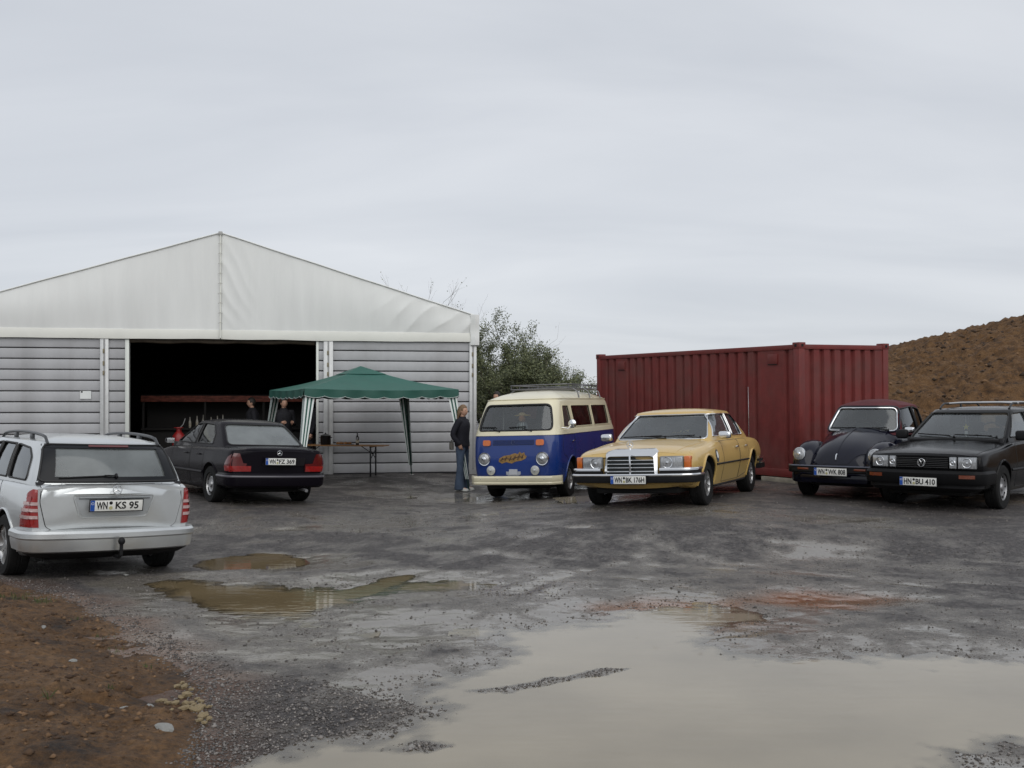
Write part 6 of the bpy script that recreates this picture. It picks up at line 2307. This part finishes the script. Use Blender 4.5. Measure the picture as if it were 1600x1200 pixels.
    # bumper: dark, slim, with plate
    for x0, sg, nm in ((1.98, 1, 'front_bumper'), (-2.06, -1, 'rear_bumper')):
        rings = []
        for k in range(25):
            y = -.765 + 1.53 * k / 24
            a = abs(y)
            x = x0 - sg * (.10 * y * y + (0 if a < .64 else (a - .64) ** 2 * 9))
            rings.append([Vector((x + sg * c_, y, z)) for c_, z in ((0, .40), (.018, .42), (.018, .485), (0, .505), (-.04, .505), (-.04, .40))])
        b = G().rings(rings, True, True).build(nm, BLACKP, root)
        rings = []
        for k in range(25):
            y = -.77 + 1.54 * k / 24; a = abs(y)
            x = x0 - sg * (.10 * y * y + (0 if a < .64 else (a - .64) ** 2 * 9)) + sg * .014
            rings.append([Vector((x + sg * c_, y, z)) for c_, z in ((0, .492), (.012, .50), (0, .515), (-.04, .515), (-.04, .492))])
        G().rings(rings, True, True).build('bumper_edge', mat('blue_grey_edge', (.05, .055, .08), .3, coat=.5), b)
        for s in (-1, 1):
            G().box(x0 - sg * .02 - .02, x0 - sg * .02 + .03, s * .45 - .09, s * .45 + .09, .445, .475, .006).build('indicator', mat('dark_amber', (.16, .035, .012), .25, coat=.6), b) if sg > 0 else None
    G().box(1.60, 1.90, -.55, .55, .24, .40, .05).build('apron', P, root)
    plate(root, 2.012, 0, .425, 'WN:WK 808', 'front')
    m_ = mirror(root, (.58, .70, 1.02), 1, CHROME, (.035, .085, .05))
    for ax in ('y+', 'y-'):
        g = G(); g.tube([project(bv, ax, .60 - 1.25 * k / 20, .965, .01) for k in range(21)], .010, 6); g.build('waist_trim', CHROME, root)
    panel_seams(root, bv, [(ax, [(.52, .34), (.54, .93), (-.30, .95), (-.34, .34)]) for ax in ('y+', 'y-')])
    seats(root, (-.15,), (-.30, .30), 1.28, .95, w=.2)
    steering(root, .34, .30, 1.06, .18)
    G().box(-.9, .40, -.56, .56, .90, 1.052, 0.02).build('cabin_floor', INNER, root)
    G().box(-1.6, 1.6, -.5, .5, .19, .34, .05).build('underside', UNDER, root)
    return root


# ---------------------------------------------------------------- two-tone camper van
def build_van():
    PB = paint('ultramarine_paint', (0.008, 0.036, 0.195), 0.0, 0.30)
    PC = paint('cream_paint', (0.71, 0.66, 0.48), 0.0, 0.35)
    root = vehicle('van', 'camper_van', 'blue and cream classic camper van with roof rack between the woman and the gold saloon', 'van', 1.05)
    # plan keys over height: (z, x_front, x_rear, half width)
    K = [(.30, 2.10, -2.22, .78), (.42, 2.155, -2.26, .835), (.70, 2.17, -2.27, .86), (1.02, 2.14, -2.26, .862), (1.16, 2.11, -2.24, .855), (1.22, 2.085, -2.22, .84), (1.45, 1.97, -2.17, .795), (1.72, 1.80, -2.08, .735), (1.80, 1.73, -2.03, .71)]
    kw = dict(rc=.30, bf=.05, br=.05, sb=.015)
    rings = []
    for k in range(17):
        z = .30 + (1.165 - .30) * k / 16
        xf, xr, w = pchip(K, z)
        rings.append(ring_rect(z, xf, xr, w, .30, .05, .05, .015, 12))
    body = G().rings(rings, True, True).build('body', [PB, UNDER], root, 40)
    bv = bvh_of(body)
    arches(body, [(1.20, .36, .84), (-1.20, .36, .84)], 0.385)
    ck = [k for k in K if k[0] > 1.2]
    ck = [(1.165, 2.108, -2.238, .852)] + ck
    side = []
    side.append(('y', [(1.62, 1.27), (1.48, 1.66), (1.10, 1.66), (1.06, 1.27)], .05, GLASS))
    for a, b in ((.94, -.36), (-.48, -1.70)):
        side.append(('y', [(a, 1.27), (a, 1.66), (b, 1.66), (b, 1.27)], .05, GLASSD))
    ws = [('x+', [(-.715, 1.235), (.715, 1.235), (.70, 1.40), (.625, 1.685), (-.625, 1.685), (-.70, 1.40)], .09, GLASS), ('x-', [(-.60, 1.28), (.60, 1.28), (.55, 1.65), (-.55, 1.65)], .08, GLASSD)]
    cab, cbv = cabin(root, 'roof', ck, (1.785, 1.955), PC, [w[:3] for w in side + ws], rc=.26, bf=.06, br=.05, sb=.015, roofp=3.0)
    cab['label'] = 'cream upper body and roof'
    panes(root, cbv, side, GLASS, mat('cream_trim', (.55, .50, .34), .4), .010)
    panes(root, cbv, ws, GLASS, SEALM, .019)
    # cream waist band and gutter
    rings_ = []
    g = G()
    for zz, off in ((1.150, .0), (1.152, .010), (1.225, .010), (1.23, .0)):
        xf, xr, w = pchip(K, zz)
        rings_.append(ring_rect(zz, xf + off, xr - off, w + off, .30, .05, .05, .015, 12))
    g.rings(rings_, True, False); g.build('waist_band', PC, root)
    g = G()
    xf, xr, w = pchip(K, 1.785)
    ring = ring_rect(1.785, xf + .006, xr - .006, w + .008, .26, .06, .05, .015, 12)
    g.tube(ring, .009, 6, closed=True); g.build('rain_gutter', PC, root)
    # front: fresh air grille, indicators, headlamps, small lamps
    fg = patch('air_grille', bv, [(-.40, .985), (.40, .985), (.40, 1.075), (-.40, 1.075)], 'x+', .006, mat('vent_navy', (.008, .014, .060), .45), root, .06, .01, r=.015)
    for k in range(6):
        z = .995 + .014 * k
        g = G(); g.tube([project(bv, 'x+', -.39 + .78 * j / 12, z, .010) for j in range(13)], .0035, 5); g.build('grille_slat', PB, fg)
    c = project(bv, 'x+', 0, 1.03, .016)
    g = G(); g.tube([c + Vector((0, .032 * math.cos(R(a)), .036 * math.sin(R(a)))) for a in range(0, 360, 20)], .004, 5, closed=True)
    for pts in ([(-.016, .028), (0, .003), (.016, .028)], [(-.028, .014), (-.014, -.028), (0, -.003), (.014, -.028), (.028, .014)]):
        g.tube([c + Vector((0, a, b)) for a, b in pts], .0035, 5)
    g.build('emblem', mat('dull_blue_emblem', (.05, .07, .17), .4), fg)
    for s in (-1, 1):
        i = patch('indicator', bv, [(s * .445, .975), (s * .59, .975), (s * .59, 1.072), (s * .445, 1.072)], 'x+', .03, AMBER, root, .05, .04, r=.03)
        c = project(bv, 'x+', s * .565, .745, 0)
        M = Matrix.Translation(c) @ Matrix.Rotation(R(90), 4, 'Y')
        G().lathe([(.118, -.06), (.122, .02), (.114, .036), (.100, .034)], 28, M).build('lamp_ring', CHROME, root)
        hl = G().lathe([(.001, .062), (.04, .058), (.08, .044), (.102, .026)], 28, M).build('headlamp', LENS, root)
        G().lathe([(.001, .068), (.025, .066), (.045, .056)], 14, M).build('lamp_bowl', REFL, hl)
        c = project(bv, 'x+', s * .43, .545, 0)
        M = Matrix.Translation(c + Vector((.03, 0, 0))) @ Matrix.Rotation(R(90), 4, 'Y')
        fl = G().lathe([(.05, -.05), (.080, -.01), (.083, .02), (.072, .03), (.001, .042)], 22, M).build('fog_lamp', mat('white_fog_lens', (.42, .43, .42), .25, coat=.5, var=.2, vscale=25), root)
        G().lathe([(.001, .05), (.02, .047), (.022, .03)], 10, M).build('lamp_bowl', REFL, fl)
        patch('tail_lamp', bv, [(s * .62, .70), (s * .76, .70), (s * .76, .98), (s * .62, .98)], 'x-', .015, REDL, root, .06, .02, r=.03)
    # pale shield between the lamps (towing eye cover) and the gold winged decal
    patch('tow_bracket', bv, [(-.14, .525), (.14, .525), (.14, .475), (.10, .455), (-.10, .455), (-.14, .475)], 'x+', .012, mat('bracket_grey', (.35, .37, .42), .5), root, .04, .02)
    patch('badge', bv, [(-.08, .565), (.08, .565), (.08, .47), (-.08, .47)], 'x+', .018, mat('badge_grey', (.45, .47, .52), .5), root, .04, .02, r=.01)
    GD = mat('gold_decal', (.26, .15, .045), .5, var=.45, vscale=22)
    dec = [(-.285, .70), (-.27, .755), (-.18, .80), (-.06, .815), (.03, .845), (.10, .83), (.13, .87), (.17, .84), (.22, .86), (.235, .81), (.27, .79), (.24, .745), (.17, .715), (.06, .70), (-.03, .665), (-.13, .69), (-.22, .665)]
    d_ = patch('decal', bv, dec, 'x+', .004, GD, root, .05, label='gold winged decal')
    DK = mat('decal_dark', (.06, .035, .03), .5)
    for (a, b, cc, e) in ((-.24, .715, -.20, .765), (-.16, .715, -.12, .785), (-.07, .71, -.03, .79), (.01, .725, .05, .80), (.09, .735, .13, .82), (.17, .755, .20, .82)):
        g = G(); g.tube([project(bv, 'x+', a + (cc - a) * k / 4, b + (e - b) * k / 4, .006) for k in range(5)], .008, 5); g.build('decal_stroke', DK, d_)
    g = G(); g.tube([project(bv, 'x+', -.22 + .42 * k / 10, .735 + .045 * k / 10 + .012 * math.sin(k), .006) for k in range(11)], .007, 5); g.build('decal_stroke', DK, d_)
    # cream bumpers
    for x0, sg, nm in ((2.27, 1, 'front_bumper'), (-2.36, -1, 'rear_bumper')):
        rings = []
        for k in range(29):
            y = -.885 + 1.77 * k / 28; a = abs(y)
            x = x0 - sg * (.05 * y * y + (0 if a < .70 else (a - .70) ** 2 * 6.0))
            rings.append([Vector((x + sg * q, y, z)) for q, z in ((-.06, .29), (0, .30), (.012, .325), (.0, .345), (.012, .37), (.014, .42), (0, .445), (-.06, .45))])
        b = G().rings(rings, True, True).build(nm, PC, root, 25)
        if sg > 0:
            for y in (-.62, -.28, .28, .62):
                G().ell((2.275 - .05 * y * y, y, .395), .012, .014, .014, 8, 6).build('bolt', CHROME, b)
    # doors: seams, handles
    for ax in ('y+', 'y-'):
        panel_seams(root, bv, [(ax, [(1.78, .98), (1.70, 1.14), (1.02, 1.14), (1.02, .42), (1.58, .76), (1.75, .80)])], rad=.05)
        g = G(); g.tube([project(bv, ax, 1.10 + .13 * k / 5, 1.02, .014 + .014 * math.sin(math.pi * k / 5)) for k in range(6)], .010, 6); g.build('door_handle', CHROME, root)
    panel_seams(root, bv, [('y-', [(.98, .40), (.98, 1.14), (-.02, 1.14), (-.02, .40)])])
    # louvres of the rear air intake
    for ax in ('y+', 'y-'):
        for k in range(8):
            z = 1.34 + .042 * k
            xo = -1.86 + .03 * 0
            patch('air_louvre', cbv, [(xo, z), (xo - .14 + (z - 1.34) * .05, z), (xo - .14 + (z - 1.34) * .05, z + .020), (xo, z + .020)], ax, .004, BLACKP, root, .06)
    # mirror on its arm
    for s in (1,):
        base = Vector((1.72, s * .82, 1.27)); tip = Vector((1.66, s * 1.00, 1.33))
        g = G().tube([base, base + Vector((-.01, s * .12, -.02)), tip], .008, 6)
        M = Matrix.Translation(tip) @ Matrix.Rotation(R(90), 4, 'Y')
        g.lathe([(.001, .03), (.05, .026), (.075, .008), (.078, -.008), (.070, -.012), (.001, -.012)], 18, M)
        g.build('mirror', CHROME, root)
    wiper(root, cbv, (-.28, 1.215), (-.42, 1.26), (-.66, 1.30), (-.36, 1.295), off=.02); wiper(root, cbv, (.34, 1.215), (.14, 1.275), (-.10, 1.29), (.22, 1.300), off=.02)
    # roof rack
    RK = mat('rack_grey', (.17, .17, .18), .45, .6, var=.15)
    zr = 1.985
    g = G()
    loop = rpoly([(.60, -.60), (.60, .60), (-1.70, .60), (-1.70, -.60)], .10, 5)
    for dz in (0, .075):
        g.tube([Vector((p.x, p.y, zr + dz)) for p in loop], .012, 6, closed=True)
    for x in (.60, .0, -.58, -1.14, -1.70):
        for s in (-1, 1):
            xx = min(max(x, -1.60), .50) if abs(x) > .58 and x in (.60, -1.70) else x
            g.cyl((xx, s * .60, zr), (xx, s * .60, zr + .075), .009, n=6)
    g.cyl((.60, 0, zr), (.60, 0, zr + .075), .009, n=6)
    g.build('roof_rack', RK, root)
    for k in range(9):
        x = .45 - .26 * k
        G().box(x - .025, x + .025, -.60, .60, zr - .014, zr + .004, .004).build('rack_slat', RK, root)
    for x in (.25, -.55, -1.35):
        for s in (-1, 1):
            g = G().tube([(x, s * .60, zr), (x, s * .70, zr - .06), (x, s * .735, 1.80)], .014, 6, taper=[.013, .012, .016])
            g.build('rack_foot', RK, root)
    # straps over the roof
    for x in (-.95, -1.55):
        g = G()
        rings = []
        for k in range(15):
            y = -.70 + 1.40 * k / 14
            p = project(cbv, 'z+', x, y, .004); q = project(cbv, 'z+', x - .035, y, .004)
            rings.append([p, q])
        g.rings(rings, False, False)
        g.build('strap', SEALM, root)
    for s in (-1, 1):
        wheel(root, 1.20, s * .70, .335, .19, .195, 'spoke5'); wheel(root, -1.20, s * .71, .335, .19, .195, 'spoke5')
        for x in (1.20, -1.20): arch_lip(root, bv, x, .36, .392, s, PB, 0.001, 0.014)
    seats(root, (.95,), (-.45, .45), 1.50, 1.0); seats(root, (-.9,), (-.35, .35), 1.40, 1.0)
    steering(root, 1.50, .45, 1.24, .21, 55)
    G().box(1.62, 2.0, -.70, .70, 1.10, 1.20, .04).build('dashboard', BLACKP, root)
    G().box(-2.0, 1.6, -.76, .76, 1.02, 1.10, 0).build('cabin_floor', INNER, root)
    # pale curtain edge / awning pole seen through the glass
    G().tube([(1.30, -.50, 1.15), (1.26, -.49, 1.62)], .012, 6).build('grab_pole', mat('pale_pole', (.55, .50, .45), .5), root)
    G().box(-1.9, 1.9, -.62, .62, .20, .36, .05).build('underside', UNDER, root)
    # paper on the dash
    s = SPOT['van']
    Mv = Matrix.Translation((s['x'], s['y'], s['z'] + .032)) @ Matrix.Rotation(R(s['psi']), 4, 'Z') @ Matrix.Rotation(math.atan(s['t']), 4, 'X')
    pap = G().box(-.004, .004, -.075, .045, -.055, .055, 0, Matrix.Rotation(R(-45), 4, 'Y')).build('paper_sheet', mat('paper', (.8, .8, .78), .7), None, False)
    tag(pap, 'white sheet of paper behind the camper van windscreen', 'paper'); pap.matrix_world = Mv @ Matrix.Translation((1.90, .02, 1.255))
    # plush doll with orange peaked cap, hanging in the screen
    doll = thing('plush_doll', 'orange plush doll with a wide peaked cap hanging inside the camper van windscreen', 'doll')
    doll.matrix_world = Mv @ Matrix.Translation((1.70, .02, 1.34))
    OR = mat('orange_plush', (.50, .20, .07), .9, var=.3, vscale=20)
    G().ell((0, 0, .16), .06, .065, .085, 14, 10, fn=lambda d, q: Vector((q.x + (.03 if d.x > .6 else 0), q.y, q.z))).build('head', OR, doll)
    cap = G().ell((0, 0, .235), .066, .075, .05, 14, 8, fn=lambda d, q: Vector((q.x, q.y, max(q.z, -.01)))).build('cap', mat('straw_plush', (.62, .42, .20), .9, var=.3, vscale=20), doll)
    G().ell((.03, .10, .225), .05, .085, .014, 14, 7).build('cap_peak', mat('yellow_plush', (.66, .42, .10), .9), cap)
    G().ell((.02, -.09, .222), .03, .06, .012, 12, 7).build('cap_flap', mat('yellow_plush', (.66, .42, .10), .9), cap)
    bd = G().ell((0, .01, .02), .06, .075, .10, 14, 10).build('torso', mat('grey_plush', (.16, .17, .19), .9), doll)
    for y in (-.03, .0, .04):
        G().tube([(.055, y, -.05), (.066, y + .01, .02), (.05, y + .004, .09)], .008, 6).build('stripe', PLATEW, bd)
    for sg in (-1, 1):
        G().tube([(0, sg * .05, .08), (.01, sg * .09, .03), (.02, sg * .10, -.03)], .022, 8, taper=[.026, .022, .018]).build('arm', mat('grey_plush', (.16, .17, .19), .9), doll)
        G().tube([(0, sg * .03, -.06), (.02, sg * .045, -.12), (.05, sg * .05, -.15)], .026, 8, taper=[.03, .026, .024]).build('leg', OR, doll)
    return root


def settle(root, ax, tr):
    """set a car down on the ground under its four wheels"""
    c, sn = math.cos(root.rotation_euler.z), math.sin(root.rotation_euler.z)
    zz = {}
    for lx in (ax, -ax):
        for ly in (tr, -tr):
            zz[lx, ly] = gz(root.location.x + c * lx - sn * ly, root.location.y + sn * lx + c * ly)
    zm = sum(zz.values()) / 4
    roll = math.atan((zz[ax, tr] + zz[-ax, tr] - zz[ax, -tr] - zz[-ax, -tr]) / (4 * tr))
    pitch = math.atan((zz[ax, tr] + zz[ax, -tr] - zz[-ax, tr] - zz[-ax, -tr]) / (4 * ax))
    root.rotation_euler = (roll, -pitch, root.rotation_euler.z)
    root.location.z = zm - 0.008


settle(build_gold(), 1.4325, .775)
settle(build_sedan(), 1.345, .745)
settle(build_wagon(), 1.36, .75)
settle(build_passat(), 1.275, .735)
settle(build_beetle(), 1.21, .66)
settle(build_van(), 1.20, .70)

# ================================================================ people
SKIN = mat('skin', (.50, .29, .20), .55, var=.06, vscale=12)


def skin_mesh(name, V, E, Rr, m, parent, root_i=0, sub=2, smooth=True):
    me = bpy.data.meshes.new(name)
    me.from_pydata([tuple(v) for v in V], E, [])
    o = bpy.data.objects.new(name, me)
    COL.objects.link(o)
    md = o.modifiers.new('skin', 'SKIN')
    md.use_smooth_shade = True
    if not me.skin_vertices:
        lay = bpy.context.evaluated_depsgraph_get()
    sv = me.skin_vertices[0].data if len(me.skin_vertices) else None
    if sv is None:
        return None
    for i, r in enumerate(Rr):
        sv[i].radius = (r, r) if not isinstance(r, tuple) else r
        sv[i].use_root = (i == root_i)
    s = o.modifiers.new('sub', 'SUBSURF'); s.levels = sub; s.render_levels = sub
    dg = bpy.context.evaluated_depsgraph_get(); dg.update()
    me2 = bpy.data.meshes.new_from_object(o.evaluated_get(dg))
    bpy.data.objects.remove(o)
    me2.materials.clear(); me2.materials.append(m)
    me2.polygons.foreach_set('use_smooth', [True] * len(me2.polygons))
    o = bpy.data.objects.new(name, me2)
    return link(o, parent)


def limb(pts, radii, n=10, flat=1.0):
    """tapered limb surface with rounded ends, for joining into one body"""
    return pts, radii


def body_tube(g, pts, rad, n=12, sx=1.0):
    """smooth tapered tube through joints (Catmull-Rom), closed round ends; sx flattens front to back"""
    P = [Vector(p) for p in pts]
    Q, RR = [], []
    m = len(P)
    for i in range(m - 1):
        p0, p1, p2, p3 = P[max(0, i - 1)], P[i], P[i + 1], P[min(m - 1, i + 2)]
        for k in range(5):
            t = k / 5
            q = .5 * ((2 * p1) + (p2 - p0) * t + (2 * p0 - 5 * p1 + 4 * p2 - p3) * t * t + (-p0 + 3 * p1 - 3 * p2 + p3) * t ** 3)
            Q.append(q); RR.append(rad[i] * (1 - t) + rad[i + 1] * t)
    Q.append(P[-1]); RR.append(rad[-1])
    d0 = (Q[0] - Q[1]).normalized(); d1 = (Q[-1] - Q[-2]).normalized()
    Q = [Q[0] + d0 * RR[0] * .6, Q[0] + d0 * RR[0] * .4] + Q + [Q[-1] + d1 * RR[-1] * .4, Q[-1] + d1 * RR[-1] * .6]
    RR = [RR[0] * .3, RR[0] * .75] + RR + [RR[-1] * .75, RR[-1] * .3]
    g.tube(Q, 1, n, taper=RR)
    return g


def hand(g, w, d, side, curl=.5):
    """palm, four fingers of unequal length with knuckle bends, thumb from the side of the palm; w wrist, d direction"""
    d = Vector(d).normalized()
    inner = Vector((1, 0, 0))
    if abs(d.dot(inner)) > .9: inner = Vector((0, 0, 1))
    a = (inner - d * inner.dot(d)).normalized()          # across the palm
    n = d.cross(a) * side                                  # palm side
    w = Vector(w)
    body_tube(g, [w, w + d * .04, w + d * .085], [.024, .034, .036], 10)
    for i, (o, ln) in enumerate(((-.028, .062), (-.010, .072), (.009, .068), (.027, .052))):
        b = w + d * .085 + a * o
        c1 = b + d * ln * .45 + n * ln * .18 * curl * 2
        c2 = c1 + (d * .55 + n * .75 * curl).normalized() * ln * .35
        c3 = c2 + (d * .2 + n * .9 * curl).normalized() * ln * .28
        body_tube(g, [b - d * .02, c1, c2, c3], [.0095, .009, .008, .007], 6)
    t0 = w + d * .03 + a * -.030
    body_tube(g, [t0, t0 + a * -.022 + d * .028 + n * .01, t0 + a * -.026 + d * .058 + n * .022], [.011, .010, .008], 6)


def head(g, c, s=1.0):
    """head with brow, nose, lips, chin and ears; face towards +x"""
    def fn(d, q):
        x, y, z = q
        if d.x > .25:
            f = (d.x - .25) / .75
            nose = math.exp(-((d.y / .16) ** 2 + ((d.z + .12) / .22) ** 2)) * f
            x += .022 * nose * s
            eye = (math.exp(-(((abs(d.y) - .36) / .15) ** 2 + ((d.z - .06) / .11) ** 2))) * f
            x -= .007 * eye * s
            mouth = math.exp(-((d.y / .24) ** 2 + ((d.z + .50) / .06) ** 2)) * f
            x += .004 * mouth * s
            chin = math.exp(-((d.y / .3) ** 2 + ((d.z + .80) / .16) ** 2)) * f
            x += .012 * chin * s
        if d.z < 0: y *= 1 - .24 * d.z * d.z
        return Vector((x, y, z))
    g.ell(c, .092 * s, .074 * s, .116 * s, 22, 17, fn=fn)
    for sg in (-1, 1):
        g.ell((c[0] - .005, c[1] + sg * .075 * s, c[2] - .008), .018 * s, .010 * s, .030 * s, 8, 6)


def person(label, x, y, facing, H=1.72, jacket=(.012, .013, .022), jeans=(.055, .075, .12), hair=(.20, .13, .06), shoes=(.6, .6, .56), longhair=False, headturn=0.0, stance=.11, z=None, arms='down', flare=1.0, lean=0.0):
    root = thing('person', label, 'person', (x, y, gz(x, y) if z is None else z), (0, 0, R(facing)), None)
    k = H / 1.72
    root.scale = (k, k, k)
    # body: one mesh - trunk, neck, head, arms, hands, legs, feet
    g = G()
    body_tube(g, [(0, 0, .90), (0, 0, 1.05), (.01, 0, 1.22), (.005, 0, 1.36), (0, 0, 1.44)], [.135, .125, .125, .125, .085], 16)
    body_tube(g, [(0, 0, 1.42), (.012, 0, 1.50), (.02, 0, 1.56)], [.058, .052, .052], 12)
    Hc = Vector((.028, 0, 1.622))
    gh = G(); head(gh, (0, 0, 0))
    Mh = Matrix.Translation(Hc) @ Matrix.Rotation(R(headturn), 4, 'Z') @ Matrix.Rotation(R(4), 4, 'Y')
    gh.map(lambda p: Mh @ p); g.add(gh.v, gh.f)
    wr = {}
    for s in (-1, 1):
        if arms == 'down':
            sh, el, w_, hd = (0, s * .185, 1.40), (-.03, s * .235, 1.13), (.05, s * .225, .90), (.25, -s * .08, -1)
        elif arms == 'pocket':
            sh, el, w_, hd = (0, s * .185, 1.40), (-.09, s * .26, 1.14), (.04, s * .215, .95), (.15, -s * .35, -1)
        else:
            sh, el, w_, hd = (0, s * .185, 1.40), (.02, s * .24, 1.14), (.24, s * .13, 1.16), (1, -s * .25, .15)
        body_tube(g, [sh, el, w_], [.052, .040, .027], 10)
        hand(g, w_, hd, s)
        wr[s] = (sh, el, w_)
        body_tube(g, [(0, s * .085, .90), (.01, s * stance * .95, .50), (-.01, s * stance, .10)], [.085, .056, .040], 12)
        body_tube(g, [(-.03, s * stance, .05), (.06, s * (stance + .01), .04), (.15, s * (stance + .02), .03)], [.038, .036, .030], 10)
    b = g.build('body', SKIN, root, True)
    EY = mat('eye_dark', (.015, .012, .01), .3)
    for s in (-1, 1):
        G().ell(Mh @ Vector((.076, s * .030, .010)), .009, .012, .007, 8, 6).build('eye', EY, b)
    G().box(.084, .090, -.020, .020, -.060, -.054, 0).map(lambda p: Mh @ p).build('mouth', mat('lips', (.35, .12, .10), .5), b)
    # jacket: torso and sleeves with cuffs and hem
    JK = mat('jacket_%d_%d_%d' % tuple(int(c * 999) for c in jacket), jacket, .85, var=.25, vscale=9, bump=.3, bscale=25)
    g = G()
    rings = []
    for (zz, rx, ry, ox) in ((.90, .145, .19, .005), (.96, .15, .195, .0), (1.06, .14, .185, 0), (1.18, .14, .185, .005), (1.30, .155, .20, .005), (1.38, .150, .195, .002), (1.43, .118, .14, 0), (1.47, .086, .092, 0), (1.51, .070, .074, .006)):
        rings.append([Vector((ox + rx * math.cos(2 * math.pi * i / 24) * (1 + .03 * noise.noise(Vector((i * .6, zz * 9, 1)))), ry * math.sin(2 * math.pi * i / 24) * (1 + .03 * noise.noise(Vector((i * .6, zz * 9, 5)))), zz)) for i in range(24)])
    g.rings(rings, True, False)
    for s in (-1, 1):
        sh, el, w_ = wr[s]
        body_tube(g, [(sh[0], sh[1] * .86, sh[2] - .01), sh, el, w_], [.07, .072, .056, .044], 12)
    g.build('jacket', JK, root, True)
    # trousers
    JM = mat('jeans_%d_%d_%d' % tuple(int(c * 999) for c in jeans), jeans, .9, var=.3, vscale=7, bump=.2, bscale=40)
    g = G()
    body_tube(g, [(0, 0, .99), (0, 0, .93), (0, 0, .86)], [.135, .15, .12], 16)
    for s in (-1, 1):
        rings = []
        for (zz, r_, yy, ox) in ((.95, .098, .075, 0), (.84, .102, .088, .005), (.68, .084, stance * .90, .01), (.50, .070, stance * .97, .015), (.34, .070 * (1 + .10 * flare), stance, .008), (.18, .078 * (1 + .16 * flare), stance, .0), (.05, .088 * (1 + .18 * flare), stance, .005), (.02, .088 * (1 + .18 * flare), stance, .01)):
            rings.append([Vector((ox + r_ * math.cos(2 * math.pi * i / 16) * (1 + .05 * noise.noise(Vector((i, zz * 7, s)))), s * yy + r_ * .92 * math.sin(2 * math.pi * i / 16), zz)) for i in range(16)])
        g.rings(rings, True, True)
    g.build('trousers', JM, root, True)
    SH = mat('shoe_%d' % int(shoes[0] * 999), shoes, .6)
    for s in (-1, 1):
        g = G()
        yy = s * (stance + .01)
        rings = []
        for (xx, w, h) in ((-.085, .028, .06), (-.06, .040, .085), (0, .042, .09), (.08, .047, .068), (.15, .048, .052), (.19, .036, .040), (.205, .015, .03)):
            rings.append([Vector((xx, yy - w, .0)), Vector((xx, yy + w, .0)), Vector((xx, yy + w * 1.02, h * .4)), Vector((xx, yy + w * .6, h)), Vector((xx, yy - w * .6, h)), Vector((xx, yy - w * 1.02, h * .4))])
        g.rings(rings, True, True)
        g.build('shoe', SH, root, 50)
    # hair: cap of strands shaped round the skull, plus loose length
    HM = mat('hair_%d_%d' % (int(hair[0] * 999), int(hair[1] * 999)), hair, .6, var=.4, vscale=30, stretch=(6, 6, .6))
    g = G()
    def hf(d, q):
        r = 1.0
        if d.x > .45 and d.z < .50: r = .86
        if d.z < -.25 and d.x > -.1: r = .84
        return q * r * (1 + .035 * noise.noise(d * 5))
    g.ell((-.010, 0, .018), .100, .083, .118, 22, 16, fn=hf)
    if longhair:
        body_tube(g, [(-.06, .0, .05), (-.095, .0, -.05), (-.110, .01, -.16), (-.115, .02, -.27)], [.06, .062, .055, .028], 12)
        for s in (-1, 1):
            body_tube(g, [(-.03, s * .06, .04), (-.05, s * .080, -.06), (-.075, s * .075, -.17)], [.03, .03, .016], 8)
    g.map(lambda p: Mh @ p)
    g.build('hair', HM, root, True)
    return root


def build_people():
    # woman beside the camper van, looking to the right
    u, s = 722, 75.5
    w = person('woman with long fair hair in navy jacket and blue jeans beside the camper van', (u - 800) / s, 1600 / s, -20, 1.74, longhair=True, headturn=-12, stance=.135, arms='pocket', hair=(.17, .105, .055), jeans=(.055, .080, .125), jacket=(.006, .006, .012), flare=1.3)
    bag = thing('shoulder_bag', 'small grey bag held at the side of the woman in the navy jacket', 'bag')
    bag.location = w.location + Vector((-.215, -.05, .92)); bag.rotation_euler = (0, 0, R(-70))
    BG = mat('grey_bag', (.16, .15, .13), .7, var=.3)
    G().box(-.07, .07, -.035, .035, -.08, .07, .02).build('pouch', BG, bag)
    G().tube([(-.05, 0, .06), (-.02, 0, .12), (.03, 0, .12), (.05, 0, .06)], .008, 6).build('strap', BG, bag)
    # someone behind the camper van: only the dark hair shows over the roof edge
    x, y = (777 - 800) / 62.0, 1600 / 62.0
    person('dark haired person standing behind the camper van, only the head showing', x, y, -120, 1.86, hair=(.02, .012, .010), shoes=(.03, .03, .03), z=gz(x, y) + .12)
    # dim figures in the hall opening
    def hall(lx, ly): 
        p = M_HALL @ Vector((lx, ly, 0)); return p.x, p.y
    for (lx, ly, f, lab, kw) in (
        (.62, 1.5, 200, 'dark clothed person with face turned left in the marquee opening behind the dark saloon', dict(H=1.80, hair=(.02, .015, .012), jeans=(.02, .022, .03))),
        (1.40, .9, -60, 'dark clothed person under the left end of the gazebo in the marquee opening', dict(H=1.78, hair=(.03, .02, .015), jeans=(.02, .02, .028), arms='front')),
        (2.02, .5, 215, 'dark clothed person standing against the right jamb of the marquee opening', dict(H=1.84, hair=(.025, .018, .014), jeans=(.015, .015, .02)))):
        x, y = hall(lx, ly)
        person(lab, x, y, f, shoes=(.02, .02, .02), jacket=(.010, .010, .014), **kw)


build_people()
